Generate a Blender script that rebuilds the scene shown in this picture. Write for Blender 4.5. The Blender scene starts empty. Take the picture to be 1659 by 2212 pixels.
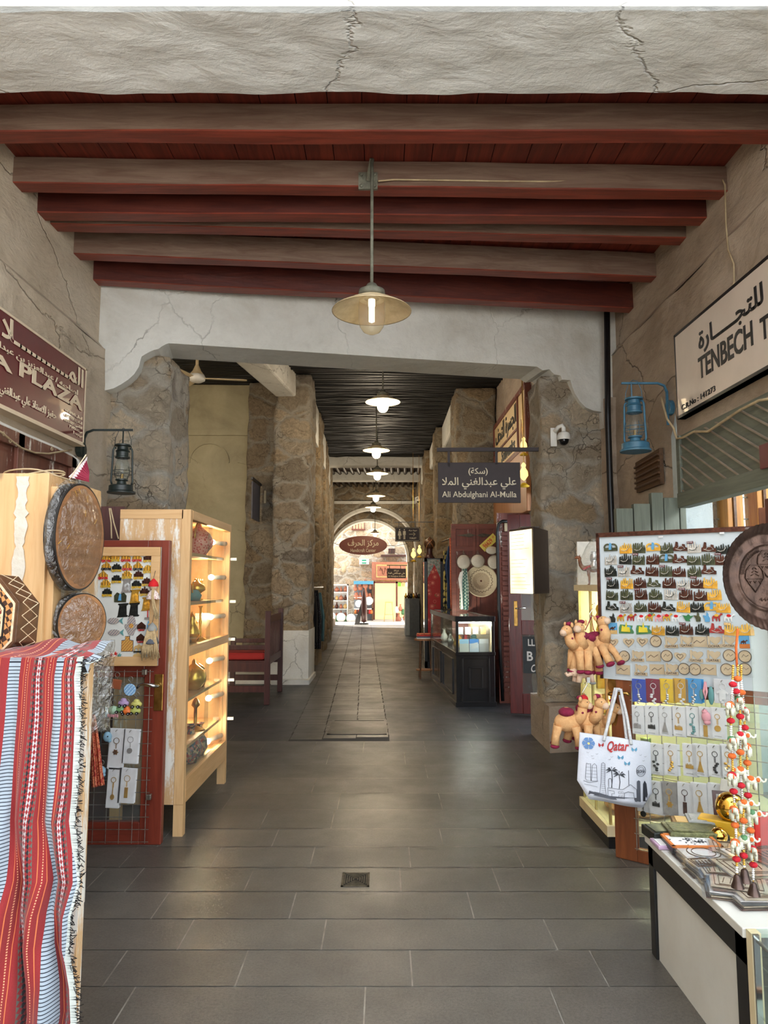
import bpy, bmesh, math, random, unicodedata
from math import pi, sin, cos, radians as R
from mathutils import Vector as V, Matrix as MX, noise as NZ
random.seed(7)
S = bpy.context.scene
COL = S.collection
# ------------------------------------------------------------------ camera, sky, sun, exposure
FPX, PIT, CAMH = 1534.0, R(5.8), 1.55
cd = bpy.data.cameras.new('camera'); cam = bpy.data.objects.new('camera', cd); COL.objects.link(cam)
cam.location = (0, 0, CAMH); cam.rotation_euler = (pi/2 + PIT, 0, 0)
cd.sensor_fit = 'VERTICAL'; cd.sensor_height = 24; cd.lens = 24*FPX/2212; cd.clip_start = .02; cd.clip_end = 300
S.camera = cam
S.view_settings.view_transform = 'Standard'; S.view_settings.look = 'None'; S.view_settings.gamma = 1
S.view_settings.use_curve_mapping = False; S.view_settings.exposure = EXPO = 1.3
try:
    S.cycles.max_bounces = 8; S.cycles.diffuse_bounces = 5; S.cycles.transparent_max_bounces = 24
    S.cycles.sample_clamp_indirect = 6; S.cycles.caustics_reflective = False; S.cycles.caustics_refractive = False
except Exception: pass
w = bpy.data.worlds.new('sky'); S.world = w; w.use_nodes = True
wb = w.node_tree.nodes['Background']; wb.inputs[0].default_value = (.88, .94, 1.0, 1); wb.inputs[1].default_value = 1.65
def lamp(kind, name, loc, energy, color=(1, 1, 1), size=.1, rot=None):
    l = bpy.data.lights.new(name, kind); l.energy = energy; l.color = color
    if kind == 'SUN': l.angle = size
    elif kind == 'AREA': l.size = size
    else: l.shadow_soft_size = size
    o = bpy.data.objects.new(name, l); COL.objects.link(o); o.location = loc
    if rot: o.rotation_euler = rot
    return o
lamp('SUN', 'sun', (0, 30, 20), 14, (1, .95, .86), .01, V((.45, -.5, -1)).to_track_quat('-Z', 'Y').to_euler())   # high sun behind the houses: lights the square behind the visitor and the street floor beyond the far arch
WARM = (1, .83, .60)
# ------------------------------------------------------------------ pixel helpers (measured on the photograph, one depth per thing)
def ray(px, py):
    a, v = px-829.5, 1106-py
    return a, FPX*cos(PIT)-v*sin(PIT), FPX*sin(PIT)+v*cos(PIT)
def P(px, py, Y):
    a, dy, dz = ray(px, py); return V((a/dy*Y, Y, CAMH+dz/dy*Y))
def PX(px, py, X):
    a, dy, dz = ray(px, py); t = X/a; return V((X, dy*t, CAMH+dz*t))
def G(px, py, z=0.0):
    a, dy, dz = ray(px, py); t = (z-CAMH)/dz; return V((a*t, dy*t, z))
def Zat(py, Y): return P(829.5, py, Y).z
def c(r, g, b):
    return tuple((x/255/12.92 if x/255 <= .04045 else ((x/255+.055)/1.055)**2.4) for x in (r, g, b)) + (1,)
# ------------------------------------------------------------------ materials
MATS = {}
class NT:
    def __init__(s, name, rough=.7, metal=0, coord='Object'):
        s.m = bpy.data.materials.new(name); s.m.use_nodes = True; s.t = s.m.node_tree
        s.b = s.t.nodes['Principled BSDF']; s.b.inputs['Roughness'].default_value = rough; s.b.inputs['Metallic'].default_value = metal
        s.co = s.n('ShaderNodeTexCoord').outputs[coord]
    def n(s, k, **kw):
        x = s.t.nodes.new(k)
        for a, v in kw.items(): setattr(x, a, v)
        return x
    def set(s, sock, v):
        if hasattr(v, 'is_output') or isinstance(v, bpy.types.NodeSocket): s.t.links.new(v, sock)
        else:
            if isinstance(v, tuple) and len(v) == 3 and sock.type == 'RGBA': v = v+(1,)
            sock.default_value = v
    def map(s, scale=(1, 1, 1), rot=(0, 0, 0), loc=(0, 0, 0), vec=None):
        x = s.n('ShaderNodeMapping'); s.set(x.inputs[0], vec or s.co); x.inputs['Scale'].default_value = scale; x.inputs['Rotation'].default_value = rot; x.inputs['Location'].default_value = loc
        return x.outputs[0]
    def noise(s, scale, detail=6, rough=.6, vec=None, dist=0, out=0):
        x = s.n('ShaderNodeTexNoise'); s.set(x.inputs['Vector'], vec or s.co); x.inputs['Scale'].default_value = scale
        x.inputs['Detail'].default_value = detail; x.inputs['Roughness'].default_value = rough; x.inputs['Distortion'].default_value = dist
        return x.outputs[out]
    def voro(s, scale, feature='F1', vec=None, rand=1, out='Distance'):
        x = s.n('ShaderNodeTexVoronoi', feature=feature); s.set(x.inputs['Vector'], vec or s.co); x.inputs['Scale'].default_value = scale
        x.inputs['Randomness'].default_value = rand; return x.outputs[out]
    def ramp(s, f, stops, interp='LINEAR'):
        x = s.n('ShaderNodeValToRGB'); s.set(x.inputs[0], f); cr = x.color_ramp; cr.interpolation = interp
        while len(cr.elements) < len(stops): cr.elements.new(.5)
        for e, (p, col) in zip(cr.elements, stops):
            e.position = p; e.color = col if isinstance(col, tuple) else (col, col, col, 1)
        return x.outputs[0]
    def mix(s, f, a, b, mode='MIX'):
        x = s.n('ShaderNodeMix', data_type='RGBA', blend_type=mode); s.set(x.inputs[0], f); s.set(x.inputs[6], a); s.set(x.inputs[7], b); return x.outputs[2]
    def m2(s, op, a, b=0.0, cc=None):
        x = s.n('ShaderNodeMath', operation=op); s.set(x.inputs[0], a); s.set(x.inputs[1], b)
        if cc is not None: s.set(x.inputs[2], cc)
        return x.outputs[0]
    def sep(s, vec=None):
        x = s.n('ShaderNodeSeparateXYZ'); s.set(x.inputs[0], vec or s.co); return x.outputs
    def bump(s, h, st=.5, d=.02):
        x = s.n('ShaderNodeBump'); s.set(x.inputs['Height'], h); x.inputs['Strength'].default_value = st; x.inputs['Distance'].default_value = d
        s.t.links.new(x.outputs[0], s.b.inputs['Normal'])
    def col(s, v): s.set(s.b.inputs['Base Color'], v)
    def rough(s, v): s.set(s.b.inputs['Roughness'], v)
def M(name, c1, c2=None, scale=8, rough=.6, metal=0, bump=0, bs=30, coat=0, stretch=(1, 1, 1)):
    """a procedural colour: two tones mixed by noise, with optional fine bump"""
    if name in MATS: return MATS[name]
    t = NT(name, rough, metal)
    if c2 is None: c2 = tuple(x*.78 for x in c1[:3])+(1,)
    vec = t.map(stretch) if stretch != (1, 1, 1) else None
    t.col(t.ramp(t.noise(scale, 5, .6, vec), [(.35, c1), (.7, c2)]))
    if bump: t.bump(t.noise(bs, 5, .6, vec), bump, .01)
    if coat: t.b.inputs['Coat Weight'].default_value = coat
    MATS[name] = t.m; return t.m
def wood(name, c1, c2, rough=.55, axis='z', knots=False, bump=.15, white=0, planks=0, pax='x'):
    if name in MATS: return MATS[name]
    t = NT(name, rough)
    sc = {'z': (14, 14, 1.2), 'x': (1.2, 14, 14), 'y': (14, 1.2, 14)}[axis]
    v = t.map(sc)
    f = t.noise(1.6, 7, .62, v, .6)
    colr = t.ramp(f, [(.25, c1), (.62, c2), (.8, c1)])
    if knots:
        k = t.voro(3.2, 'F1', t.map({'z': (2, 2, .8), 'x': (.8, 2, 2), 'y': (2, .8, 2)}[axis]))
        colr = t.mix(t.ramp(k, [(0, 1.0), (.06, .75), (.12, 0.0)]), colr, tuple(x*.35 for x in c1[:3])+(1,))
    if planks:
        px = t.sep()[{'x': 0, 'y': 1, 'z': 2}[pax]]
        fr = t.m2('FRACT', t.m2('MULTIPLY', px, planks))
        g = t.ramp(fr, [(0, 1.0), (.03, 0.0), (.97, 0.0), (1, 1.0)])
        colr = t.mix(g, colr, (.02, .012, .008, 1))
    if white:
        n1 = t.noise(2.2, 8, .75, t.map({'z': (5, 5, .7), 'x': (.7, 5, 5), 'y': (5, .7, 5)}[axis]))
        n2 = t.noise(40, 4, .7)
        colr = t.mix(t.ramp(t.m2('ADD', n1, t.m2('MULTIPLY', n2, .12)), [(.66-white*.1, 0.0), (.74-white*.1, 1.0)]), colr, c(226, 222, 212))
    t.col(colr); t.bump(f, bump, .01); MATS[name] = t.m; return t.m
def plaster(name, c1, c2, c3, bump=.5, rough=.85, stain=.5, trowel=(1, 1, 1)):
    if name in MATS: return MATS[name]
    t = NT(name, rough)
    v = t.map(trowel)
    n = t.noise(1.3, 9, .66, v, .4); n2 = t.noise(7, 8, .7, v, 1.2)
    colr = t.ramp(n, [(.3, c1), (.52, c2), (.75, c3)])
    colr = t.mix(t.ramp(n2, [(.5, 0.0), (.75, stain)]), colr, tuple(x*.62 for x in c2[:3])+(1,))
    cr = t.voro(1.1, 'DISTANCE_TO_EDGE', t.mix(.25, v, t.noise(2.5, 5, .6, v, 0, 1)))
    crack = t.ramp(cr, [(0, 1.0), (.006, 0.0)])
    colr = t.mix(t.m2('MULTIPLY', crack, t.ramp(t.noise(.9, 2), [(.5, 0.0), (.6, .7)])), colr, (.05, .04, .03, 1))
    t.col(colr)
    wv = t.noise(4.5, 10, .62, v, .25)
    t.bump(t.m2('ADD', t.m2('MULTIPLY', wv, 1.0), t.m2('MULTIPLY', crack, -.3)), bump, .05)
    MATS[name] = t.m; return t.m
def rubble(name, tint=(1, 1, 1), dark=1.0, pit=.7):
    """coral-stone rubble: irregular stones set in mud mortar"""
    if name in MATS: return MATS[name]
    t = NT(name, .92)
    warp = t.noise(3.2, 4, .6, None, 0, 1)
    v = t.mix(.22, t.map((1, 1, 1.5)), warp)
    ed = t.voro(2.5, 'DISTANCE_TO_EDGE', v); cell = t.voro(2.5, 'F1', v, 1, 'Color')
    v2 = t.mix(.3, t.map((1, 1, 1.2)), warp)
    ed2 = t.voro(7, 'DISTANCE_TO_EDGE', v2)
    k = lambda r, g, b: tuple(x*y*dark for x, y in zip(c(r, g, b)[:3], tint))+(1,)
    cs = t.n('ShaderNodeSeparateColor'); t.set(cs.inputs[0], cell)
    stone = t.ramp(cs.outputs[0], [(0, k(178, 156, 128)), (.3, k(150, 136, 116)), (.55, k(196, 178, 152)), (.8, k(166, 142, 110)), (1, k(140, 130, 118))])
    fine = t.noise(13, 9, .75, None, 1.5)
    stone = t.mix(t.ramp(fine, [(.42, 0.0), (.66, pit)]), stone, k(104, 90, 72))
    mort = t.mix(t.noise(5, 6, .7), k(186, 178, 164), k(150, 138, 120))
    colr = t.mix(t.ramp(ed, [(.03, 1.0), (.11, 0.0)]), stone, mort)
    vein = t.m2('MULTIPLY', t.ramp(ed2, [(0, .8), (.03, 0.0)]), t.ramp(t.noise(2.6, 4), [(.4, 0.0), (.6, 1.0)]))
    colr = t.mix(vein, colr, k(88, 74, 58))
    t.col(colr)
    h = t.m2('ADD', t.m2('MULTIPLY', t.ramp(ed, [(0, 0.0), (.16, 1.0)]), .55), t.m2('MULTIPLY', fine, .75))
    h = t.m2('SUBTRACT', h, t.m2('MULTIPLY', vein, .35))
    t.bump(h, 1.0, .09); MATS[name] = t.m; return t.m
def glassm(name, tint=(.93, .97, .95), refl=1.0, dirt=.04, rough=.03):
    """thin clear sheet: mostly see-through, mirror by Fresnel"""
    if name in MATS: return MATS[name]
    m = bpy.data.materials.new(name); m.use_nodes = True; nt = m.node_tree; nt.nodes.clear()
    o = nt.nodes.new('ShaderNodeOutputMaterial'); tr = nt.nodes.new('ShaderNodeBsdfTransparent'); gl = nt.nodes.new('ShaderNodeBsdfGlossy'); df = nt.nodes.new('ShaderNodeBsdfDiffuse')
    fr = nt.nodes.new('ShaderNodeFresnel'); fr.inputs[0].default_value = 1.42; mu = nt.nodes.new('ShaderNodeMath'); mu.operation = 'MULTIPLY'; mu.inputs[1].default_value = refl
    ge = nt.nodes.new('ShaderNodeNewGeometry'); bf = nt.nodes.new('ShaderNodeMath'); bf.operation = 'SUBTRACT'; bf.inputs[0].default_value = 1; nt.links.new(ge.outputs['Backfacing'], bf.inputs[1]); b2 = nt.nodes.new('ShaderNodeMath'); b2.operation = 'MULTIPLY'; nt.links.new(fr.outputs[0], b2.inputs[0]); nt.links.new(bf.outputs[0], b2.inputs[1]); nt.links.new(b2.outputs[0], mu.inputs[0]); tr.inputs[0].default_value = (*tint, 1); gl.inputs['Roughness'].default_value = rough
    a = nt.nodes.new('ShaderNodeMixShader'); b = nt.nodes.new('ShaderNodeMixShader')
    nt.links.new(mu.outputs[0], a.inputs[0]); nt.links.new(tr.outputs[0], a.inputs[1]); nt.links.new(gl.outputs[0], a.inputs[2])
    b.inputs[0].default_value = dirt; nt.links.new(a.outputs[0], b.inputs[1]); nt.links.new(df.outputs[0], b.inputs[2]); nt.links.new(b.outputs[0], o.inputs[0])
    MATS[name] = m; return m
def filmm(name, amount=.35, tint=(.95, .95, .93)):
    """crinkled cellophane: clear with bright creases"""
    if name in MATS: return MATS[name]
    m = bpy.data.materials.new(name); m.use_nodes = True; nt = m.node_tree; nt.nodes.clear(); n = nt.nodes.new; L = nt.links.new
    o = n('ShaderNodeOutputMaterial'); tr = n('ShaderNodeBsdfTransparent'); tr.inputs[0].default_value = (*tint, 1)
    gl = n('ShaderNodeBsdfGlossy'); gl.inputs['Roughness'].default_value = .12
    tc = n('ShaderNodeTexCoord'); no = n('ShaderNodeTexNoise'); no.inputs['Scale'].default_value = 22; no.inputs['Detail'].default_value = 5; no.inputs['Distortion'].default_value = 2.5
    L(tc.outputs['Object'], no.inputs['Vector']); bu = n('ShaderNodeBump'); bu.inputs['Strength'].default_value = 1; bu.inputs['Distance'].default_value = .02
    L(no.outputs[0], bu.inputs['Height']); L(bu.outputs[0], gl.inputs['Normal'])
    a = n('ShaderNodeMixShader'); a.inputs[0].default_value = amount; L(tr.outputs[0], a.inputs[1]); L(gl.outputs[0], a.inputs[2]); L(a.outputs[0], o.inputs[0])
    MATS[name] = m; return m
def emit(name, col, st, tex=None):
    if name in MATS: return MATS[name]
    t = NT(name, .5); t.col(tuple(col[:3])+(1,)); t.b.inputs['Emission Color'].default_value = tuple(col[:3])+(1,); t.b.inputs['Emission Strength'].default_value = st
    MATS[name] = t.m; return t.m
# ------------------------------------------------------------------ Arabic shaping for Blender text (joined letter forms, right to left)
AR = {}
for cp in range(0xFE80, 0xFEFD):
    d = unicodedata.decomposition(chr(cp)).split()
    if len(d) >= 2: AR[(''.join(chr(int(x, 16)) for x in d[1:]), d[0][1:-1])] = chr(cp)
def ar(s):
    out = []; i = 0; n = len(s); units = []
    while i < n:
        if s[i] == '\u0644' and i+1 < n and (s[i:i+2], 'isolated') in AR: units.append(s[i:i+2]); i += 2
        else: units.append(s[i]); i += 1
    def dual(u): return u == '\u0640' or (u, 'initial') in AR
    def joins(u): return u == '\u0640' or (u, 'final') in AR
    for k, u in enumerate(units):
        if u == '\u0640': out.append(u); continue
        if (u, 'isolated') not in AR: out.append({'(': ')', ')': '('}.get(u, u)); continue
        pv = k > 0 and dual(units[k-1]); nx = k+1 < len(units) and joins(units[k+1]) and dual(u)
        f = 'medial' if pv and nx else 'final' if pv else 'initial' if nx else 'isolated'
        out.append(AR.get((u, f), AR[(u, 'isolated')]))
    out = out[::-1]; res = []; dg = []
    for ch in out:                                  # digits keep their left-to-right order
        if ch.isdigit(): dg.insert(0, ch)
        else: res += dg+[ch]; dg = []
    return ''.join(res+dg)
TXT = {}
def textdata(s, bold=0.0, ext=.01, shear=0.0, spacing=1.0):
    key = (s, bold, ext, shear, spacing)
    if key not in TXT:
        cu = bpy.data.curves.new('t', 'FONT'); cu.body = s; cu.size = 1; cu.offset = bold; cu.extrude = ext; cu.space_character = spacing; cu.resolution_u = 3
        o = bpy.data.objects.new('t', cu); COL.objects.link(o); bpy.context.view_layer.update()
        e = o.evaluated_get(bpy.context.evaluated_depsgraph_get()); me = e.to_mesh()
        vs = [V((v.co.x+shear*v.co.y, v.co.y, v.co.z)) for v in me.vertices]; fs = [tuple(p.vertices) for p in me.polygons]; e.to_mesh_clear()
        bpy.data.objects.remove(o); bpy.data.curves.remove(cu)
        x0, x1 = min(v.x for v in vs), max(v.x for v in vs); y0, y1 = min(v.y for v in vs), max(v.y for v in vs)
        TXT[key] = ([V(((v.x-x0)/(x1-x0), (v.y-y0)/(y1-y0), v.z)) for v in vs], fs, (x1-x0)/(y1-y0), ext)
    return TXT[key]
# ------------------------------------------------------------------ mesh builder
def frame(o, right, up):
    r, u = V(right).normalized(), V(up).normalized(); n = r.cross(u)
    return MX(((r.x, u.x, n.x, o[0]), (r.y, u.y, n.y, o[1]), (r.z, u.z, n.z, o[2]), (0, 0, 0, 1)))
FC = lambda o, a=0, tilt=0: MX.Translation(V(o)) @ MX.Rotation(a, 4, 'Z') @ frame((0, 0, 0), (1, 0, 0), (0, 0, 1)) @ MX.Rotation(tilt, 4, 'Z')   # faces the visitor (-y), turned by a about the vertical
WM = {}
class MB:
    def __init__(s, M=None): s.v = []; s.f = []; s.uv = {}; s.M = M or MX.Identity(4); s.mi = []; s.cur = 0; s.cols = None
    def add(s, vs, fs, uvs=None):
        b = len(s.v); s.v += [s.M @ V(v) for v in vs]
        for k, f in enumerate(fs):
            if uvs: s.uv[len(s.f)] = uvs[k]
            s.f.append(tuple(b+i for i in f)); s.mi.append(s.cur)
        return s
    def box(s, x0, x1, y0, y1, z0, z1):
        return s.add([(x, y, z) for z in (z0, z1) for y in (y0, y1) for x in (x0, x1)], [(0, 2, 3, 1), (4, 5, 7, 6), (0, 1, 5, 4), (2, 6, 7, 3), (0, 4, 6, 2), (1, 3, 7, 5)])
    def cb(s, cx, cy, cz, w, d, h): return s.box(cx-w/2, cx+w/2, cy-d/2, cy+d/2, cz-h/2, cz+h/2)
    def cyl(s, p0, p1, r0, r1=None, n=16, caps=True):
        r1 = r0 if r1 is None else r1; p0, p1 = V(p0), V(p1); d = (p1-p0).normalized()
        a = d.orthogonal().normalized(); b = d.cross(a); vs = []
        for p, r in ((p0, r0), (p1, r1)): vs += [p+(a*cos(2*pi*i/n)+b*sin(2*pi*i/n))*r for i in range(n)]
        fs = [(i, (i+1) % n, n+(i+1) % n, n+i) for i in range(n)]
        if caps: fs += [tuple(range(n))[::-1], tuple(range(n, 2*n))]
        return s.add(vs, fs)
    def tube(s, pts, r, n=8, caps=True):
        pts = [V(p) for p in pts]; N = len(pts); vs = []; a = None
        rs = r if isinstance(r, (list, tuple)) else [r]*N
        for i, p in enumerate(pts):
            d = (pts[min(i+1, N-1)]-pts[max(i-1, 0)]).normalized()
            a = d.orthogonal().normalized() if a is None else (a-d*a.dot(d)).normalized(); b = d.cross(a)
            vs += [p+(a*cos(2*pi*k/n)+b*sin(2*pi*k/n))*rs[i] for k in range(n)]
        fs = [(i*n+k, i*n+(k+1) % n, (i+1)*n+(k+1) % n, (i+1)*n+k) for i in range(N-1) for k in range(n)]
        if caps: fs += [tuple(range(n))[::-1], tuple(range((N-1)*n, N*n))]
        return s.add(vs, fs)
    def lathe(s, prof, n=24, c=(0, 0, 0), T=None, cap=False):
        vs = []; N = len(prof); T = T or MX.Identity(4)
        for r, z in prof: vs += [T @ V((r*cos(2*pi*i/n), r*sin(2*pi*i/n), z))+V(c) for i in range(n)]
        fs = [(j*n+i, j*n+(i+1) % n, (j+1)*n+(i+1) % n, (j+1)*n+i) for j in range(N-1) for i in range(n)]
        if cap: fs += [tuple(range(n))[::-1], tuple(range((N-1)*n, N*n))]
        return s.add(vs, fs)
    def ell(s, c, r, n=12, m=8, T=None):
        r = (r, r, r) if not isinstance(r, (tuple, list)) else r; T = T or MX.Identity(3); c = V(c)
        vs = [c+T @ V((0, 0, -r[2]))]
        for j in range(1, m):
            t = -pi/2+pi*j/m; vs += [c+T @ V((r[0]*cos(t)*cos(2*pi*i/n), r[1]*cos(t)*sin(2*pi*i/n), r[2]*sin(t))) for i in range(n)]
        vs.append(c+T @ V((0, 0, r[2]))); L = len(vs)-1
        fs = [(0, 1+(i+1) % n, 1+i) for i in range(n)]+[(1+j*n+i, 1+j*n+(i+1) % n, 1+(j+1)*n+(i+1) % n, 1+(j+1)*n+i) for j in range(m-2) for i in range(n)]
        fs += [(1+(m-2)*n+i, 1+(m-2)*n+(i+1) % n, L) for i in range(n)]
        return s.add(vs, fs)
    def torus(s, c, R_, r, n=20, m=6, T=None):
        T = T or MX.Identity(3)
        return s.tube([V(c)+T @ V((R_*cos(2*pi*i/n), R_*sin(2*pi*i/n), 0)) for i in range(n+1)], r, m, False)
    def prism(s, pts, z0, z1):
        n = len(pts); vs = [(x, y, z0) for x, y in pts]+[(x, y, z1) for x, y in pts]
        return s.add(vs, [tuple(range(n))[::-1], tuple(range(n, 2*n))]+[(i, (i+1) % n, n+(i+1) % n, n+i) for i in range(n)])
    def disc(s, cx, cy, r, z0, z1, n=24, ry=None):
        ry = ry or r; return s.prism([(cx+r*cos(2*pi*i/n), cy+ry*sin(2*pi*i/n)) for i in range(n)], z0, z1)
    def grid(s, fn, nu, nv, uv=True):
        vs = [fn(i/nu, j/nv) for j in range(nv+1) for i in range(nu+1)]; W = nu+1
        fs = [(j*W+i, j*W+i+1, (j+1)*W+i+1, (j+1)*W+i) for j in range(nv) for i in range(nu)]
        us = [[(i/nu, j/nv), ((i+1)/nu, j/nv), ((i+1)/nu, (j+1)/nv), (i/nu, (j+1)/nv)] for j in range(nv) for i in range(nu)] if uv else None
        return s.add(vs, fs, us)
    def text(s, txt, cx, cy, h, w=None, z=0, ext=.002, bold=0.0, shear=0.0, wmax=None, align='c', spacing=1.0):
        vs, fs, asp, e = textdata(txt, bold, .01, shear, spacing)
        W = w or asp*h
        if wmax and W > wmax: W = wmax
        ox = {'c': cx-W/2, 'l': cx, 'r': cx-W}[align]
        return s.add([(ox+v.x*W, cy-h/2+v.y*h, z+v.z/e*ext) for v in vs], fs)
    def build(s, name, mat, parent=None, smooth=False, bevel=0, solid=0, auto=None):
        me = bpy.data.meshes.new(name); me.from_pydata([tuple(v) for v in s.v], [], s.f); me.validate(clean_customdata=False)
        if s.uv:
            ul = me.uv_layers.new(name='UVMap')
            for p in me.polygons:
                if p.index in s.uv:
                    for li, q in zip(p.loop_indices, s.uv[p.index]): ul.data[li].uv = q
        for m_ in (mat if isinstance(mat, (list, tuple)) else [mat]): me.materials.append(m_)
        if isinstance(mat, (list, tuple)):
            for p, k in zip(me.polygons, s.mi): p.material_index = k
        if s.cols is not None and len(s.cols) == len(me.vertices):
            at = me.color_attributes.new('tone', 'FLOAT_COLOR', 'POINT'); at.data.foreach_set('color', [x for q in s.cols for x in q])
        if smooth: me.polygons.foreach_set('use_smooth', [True]*len(me.polygons))
        if smooth and auto:
            bm = bmesh.new(); bm.from_mesh(me)
            for e in bm.edges:
                if len(e.link_faces) == 2 and e.calc_face_angle(0) > auto: e.smooth = False
            bm.to_mesh(me); bm.free()
        o = bpy.data.objects.new(name, me); COL.objects.link(o)
        if parent is not None:
            me.transform(WM[parent.name].inverted()); o.parent = parent; WM[o.name] = WM[parent.name]
        else: WM[o.name] = MX.Identity(4)
        if bevel: b = o.modifiers.new('b', 'BEVEL'); b.width = bevel; b.segments = 2; b.limit_method = 'ANGLE'; b.angle_limit = R(40)
        if solid: b = o.modifiers.new('s', 'SOLIDIFY'); b.thickness = solid; b.offset = 0
        return o
def tag(o, label=None, cat=None, group=None, kind=None):
    for k, v in (('label', label), ('category', cat), ('group', group), ('kind', kind)):
        if v: o[k] = v
    return o
def thing(name, label, cat, loc=(0, 0, 0), group=None, mat=None):
    o = bpy.data.objects.new(name, None); COL.objects.link(o); o.empty_display_size = .05
    m = mat if mat is not None else MX.Translation(V(loc)); o.matrix_world = m; WM[o.name] = m.copy(); return tag(o, label, cat, group)
def single(name, mb, mat, label, cat, loc=None, group=None, kind=None, **kw):
    """a thing that is one mesh; its origin goes to its base"""
    o = mb.build(name, mat, None, **kw); vs = o.data.vertices
    if loc is None:
        xs = [v.co for v in vs]; loc = V(((min(v.x for v in xs)+max(v.x for v in xs))/2, (min(v.y for v in xs)+max(v.y for v in xs))/2, min(v.z for v in xs)))
    o.data.transform(MX.Translation(-V(loc))); o.location = loc; WM[o.name] = MX.Translation(V(loc)); return tag(o, label, cat, group, kind)
def struct(name, mb, mat, parent=None, **kw):
    o = mb.build(name, mat, parent, **kw)
    if parent is None: o['kind'] = 'structure'
    return o
def copy_tree(o, matrix=None, label=None, group=None, parent=None):
    n = o.copy(); COL.objects.link(n)
    if parent is not None: n.parent = parent
    if matrix is not None: n.matrix_world = matrix
    if label: n['label'] = label
    if group: n['group'] = group
    for ch in o.children: copy_tree(ch, parent=n)
    return n
ORD = ['first', 'second', 'third', 'fourth', 'fifth', 'sixth', 'seventh', 'eighth', 'ninth', 'tenth', 'eleventh', 'twelfth']
# ================================================================== THE SETTING
m_plL = plaster('plaster_grey', c(214, 200, 180), c(196, 180, 158), c(164, 148, 126), .9, trowel=(1, .5, 1))
m_plR = plaster('plaster_brown', c(196, 180, 162), c(172, 154, 136), c(136, 116, 98), 1.0, trowel=(1, .45, 1), stain=.6)
m_plW = plaster('plaster_white', c(224, 223, 217), c(208, 206, 199), c(186, 180, 168), .45, stain=.25)
m_plB = plaster('plaster_bright', c(228, 229, 228), c(216, 216, 214), c(192, 190, 186), .9, stain=.22, trowel=(.6, 1, 1))
m_beige = plaster('plaster_beige', c(186, 176, 144), c(170, 160, 130), c(140, 130, 106), .12, stain=.15)
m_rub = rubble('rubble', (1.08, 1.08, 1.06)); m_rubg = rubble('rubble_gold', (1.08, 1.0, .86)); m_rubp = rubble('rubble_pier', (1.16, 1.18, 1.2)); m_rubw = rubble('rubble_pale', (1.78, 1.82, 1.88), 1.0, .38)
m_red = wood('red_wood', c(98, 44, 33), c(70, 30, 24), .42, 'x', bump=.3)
m_redb = wood('red_wood_under_lit', c(150, 66, 48), c(106, 45, 33), .45, 'x', bump=.3)  # brighter copy of red wood, bounce light put into the beam undersides
m_redg = wood('dusty_sky_grey_wood', c(132, 110, 94), c(104, 78, 64), .6, 'x', bump=.5)  # dusty front faces, with the grey of reflected sky put into the colour
m_plank = wood('plank_wood', c(140, 60, 44), c(98, 40, 31), .5, 'y', bump=.4)
def slab(name, cols, speck=.5, rough=(.38, .6), spec=.5):
    t = NT(name, .5); a = t.n('ShaderNodeAttribute', attribute_name='tone').outputs[0]
    n = t.noise(2.2, 7, .65); f = t.noise(85, 3, .8); sp = t.noise(190, 2, .9)
    k = t.ramp(n, [(.3, cols[0]), (.7, cols[1])])
    k = t.mix(t.ramp(f, [(.42, 0.0), (.72, speck)]), k, cols[2]); k = t.mix(t.ramp(sp, [(.6, 0.0), (.75, speck)]), k, cols[3])
    k = t.mix(1.0, k, a, 'MULTIPLY')
    t.col(k); t.rough(t.ramp(t.noise(1.1, 6, .7), [(.3, rough[0]), (.7, rough[1])])); t.b.inputs['Specular IOR Level'].default_value = spec
    t.bump(t.m2('ADD', f, t.m2('MULTIPLY', t.noise(4, 6), 2.0)), .25, .004); MATS[name] = t.m; return t.m
m_slab = slab('paving', [c(98, 94, 88), c(80, 76, 71), c(52, 49, 46), c(142, 136, 128)], .65, (.28, .5))
m_slate = slab('slate', [c(52, 51, 53), c(36, 36, 39), c(26, 26, 28), c(70, 70, 72)], .3, (.3, .55), .5)
m_grout = M('grout', c(164, 160, 150), c(110, 106, 98), 6, .9)
def tiles(name, rects, mat, par=None, gap=.003):
    mb = MB(); mb.cols = []
    for x0, x1, y0, y1, tn in rects:
        g = gap; mb.add([(x0+g, y0+g, 0), (x1-g, y0+g, 0), (x1-g, y1-g, 0), (x0+g, y1-g, 0)], [(0, 1, 2, 3)]); mb.cols += [(tn, tn, tn*.99, 1)]*4
    return struct(name, mb, mat, par)
ROWS = [1601, 1625.6, 1651, 1681, 1713.5, 1749, 1790, 1829, 1874, 1926, 1985, 2052, 2131]
JX = [[595, 768, 930, 1133, 1290, 1500], [570, 812, 1067, 1450], [480, 1138], [460, 765, 1380], [480, 848, 1185, 1620], [600, 828, 1400], [270, 637, 1188, 1525], [150, 440, 760, 1083, 1445], [40, 170, 550, 1052, 1370], [255, 695, 1285], [340, 798, 1550], [105, 525, 1088]]
ys = [G(829, y).y for y in ROWS]; rects = []
for k in range(12):
    ym = (ROWS[k]+ROWS[k+1])/2; xs = [G(180+j*.651, ym).x for j in JX[k]]
    while xs[0] > -3.2: xs.insert(0, xs[0]-random.uniform(.5, .85))
    while xs[-1] < 3.2: xs.append(xs[-1]+random.uniform(.5, .85))
    for a, b in zip(xs, xs[1:]):
        tn = random.uniform(.84, 1.1)
        if k == 4 and abs(a-G(180+848*.651, ym).x) < .01: tn = .62
        rects.append((a, b, ys[k+1], ys[k], tn))
y = ys[-1]
while y > -2.4:
    x = -3.2-random.random()*.5
    while x < 3.2:
        L = random.uniform(.5, .9); rects.append((x, x+L, y-.3, y, random.uniform(.9, 1.1))); x += L
    y -= .3
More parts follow.
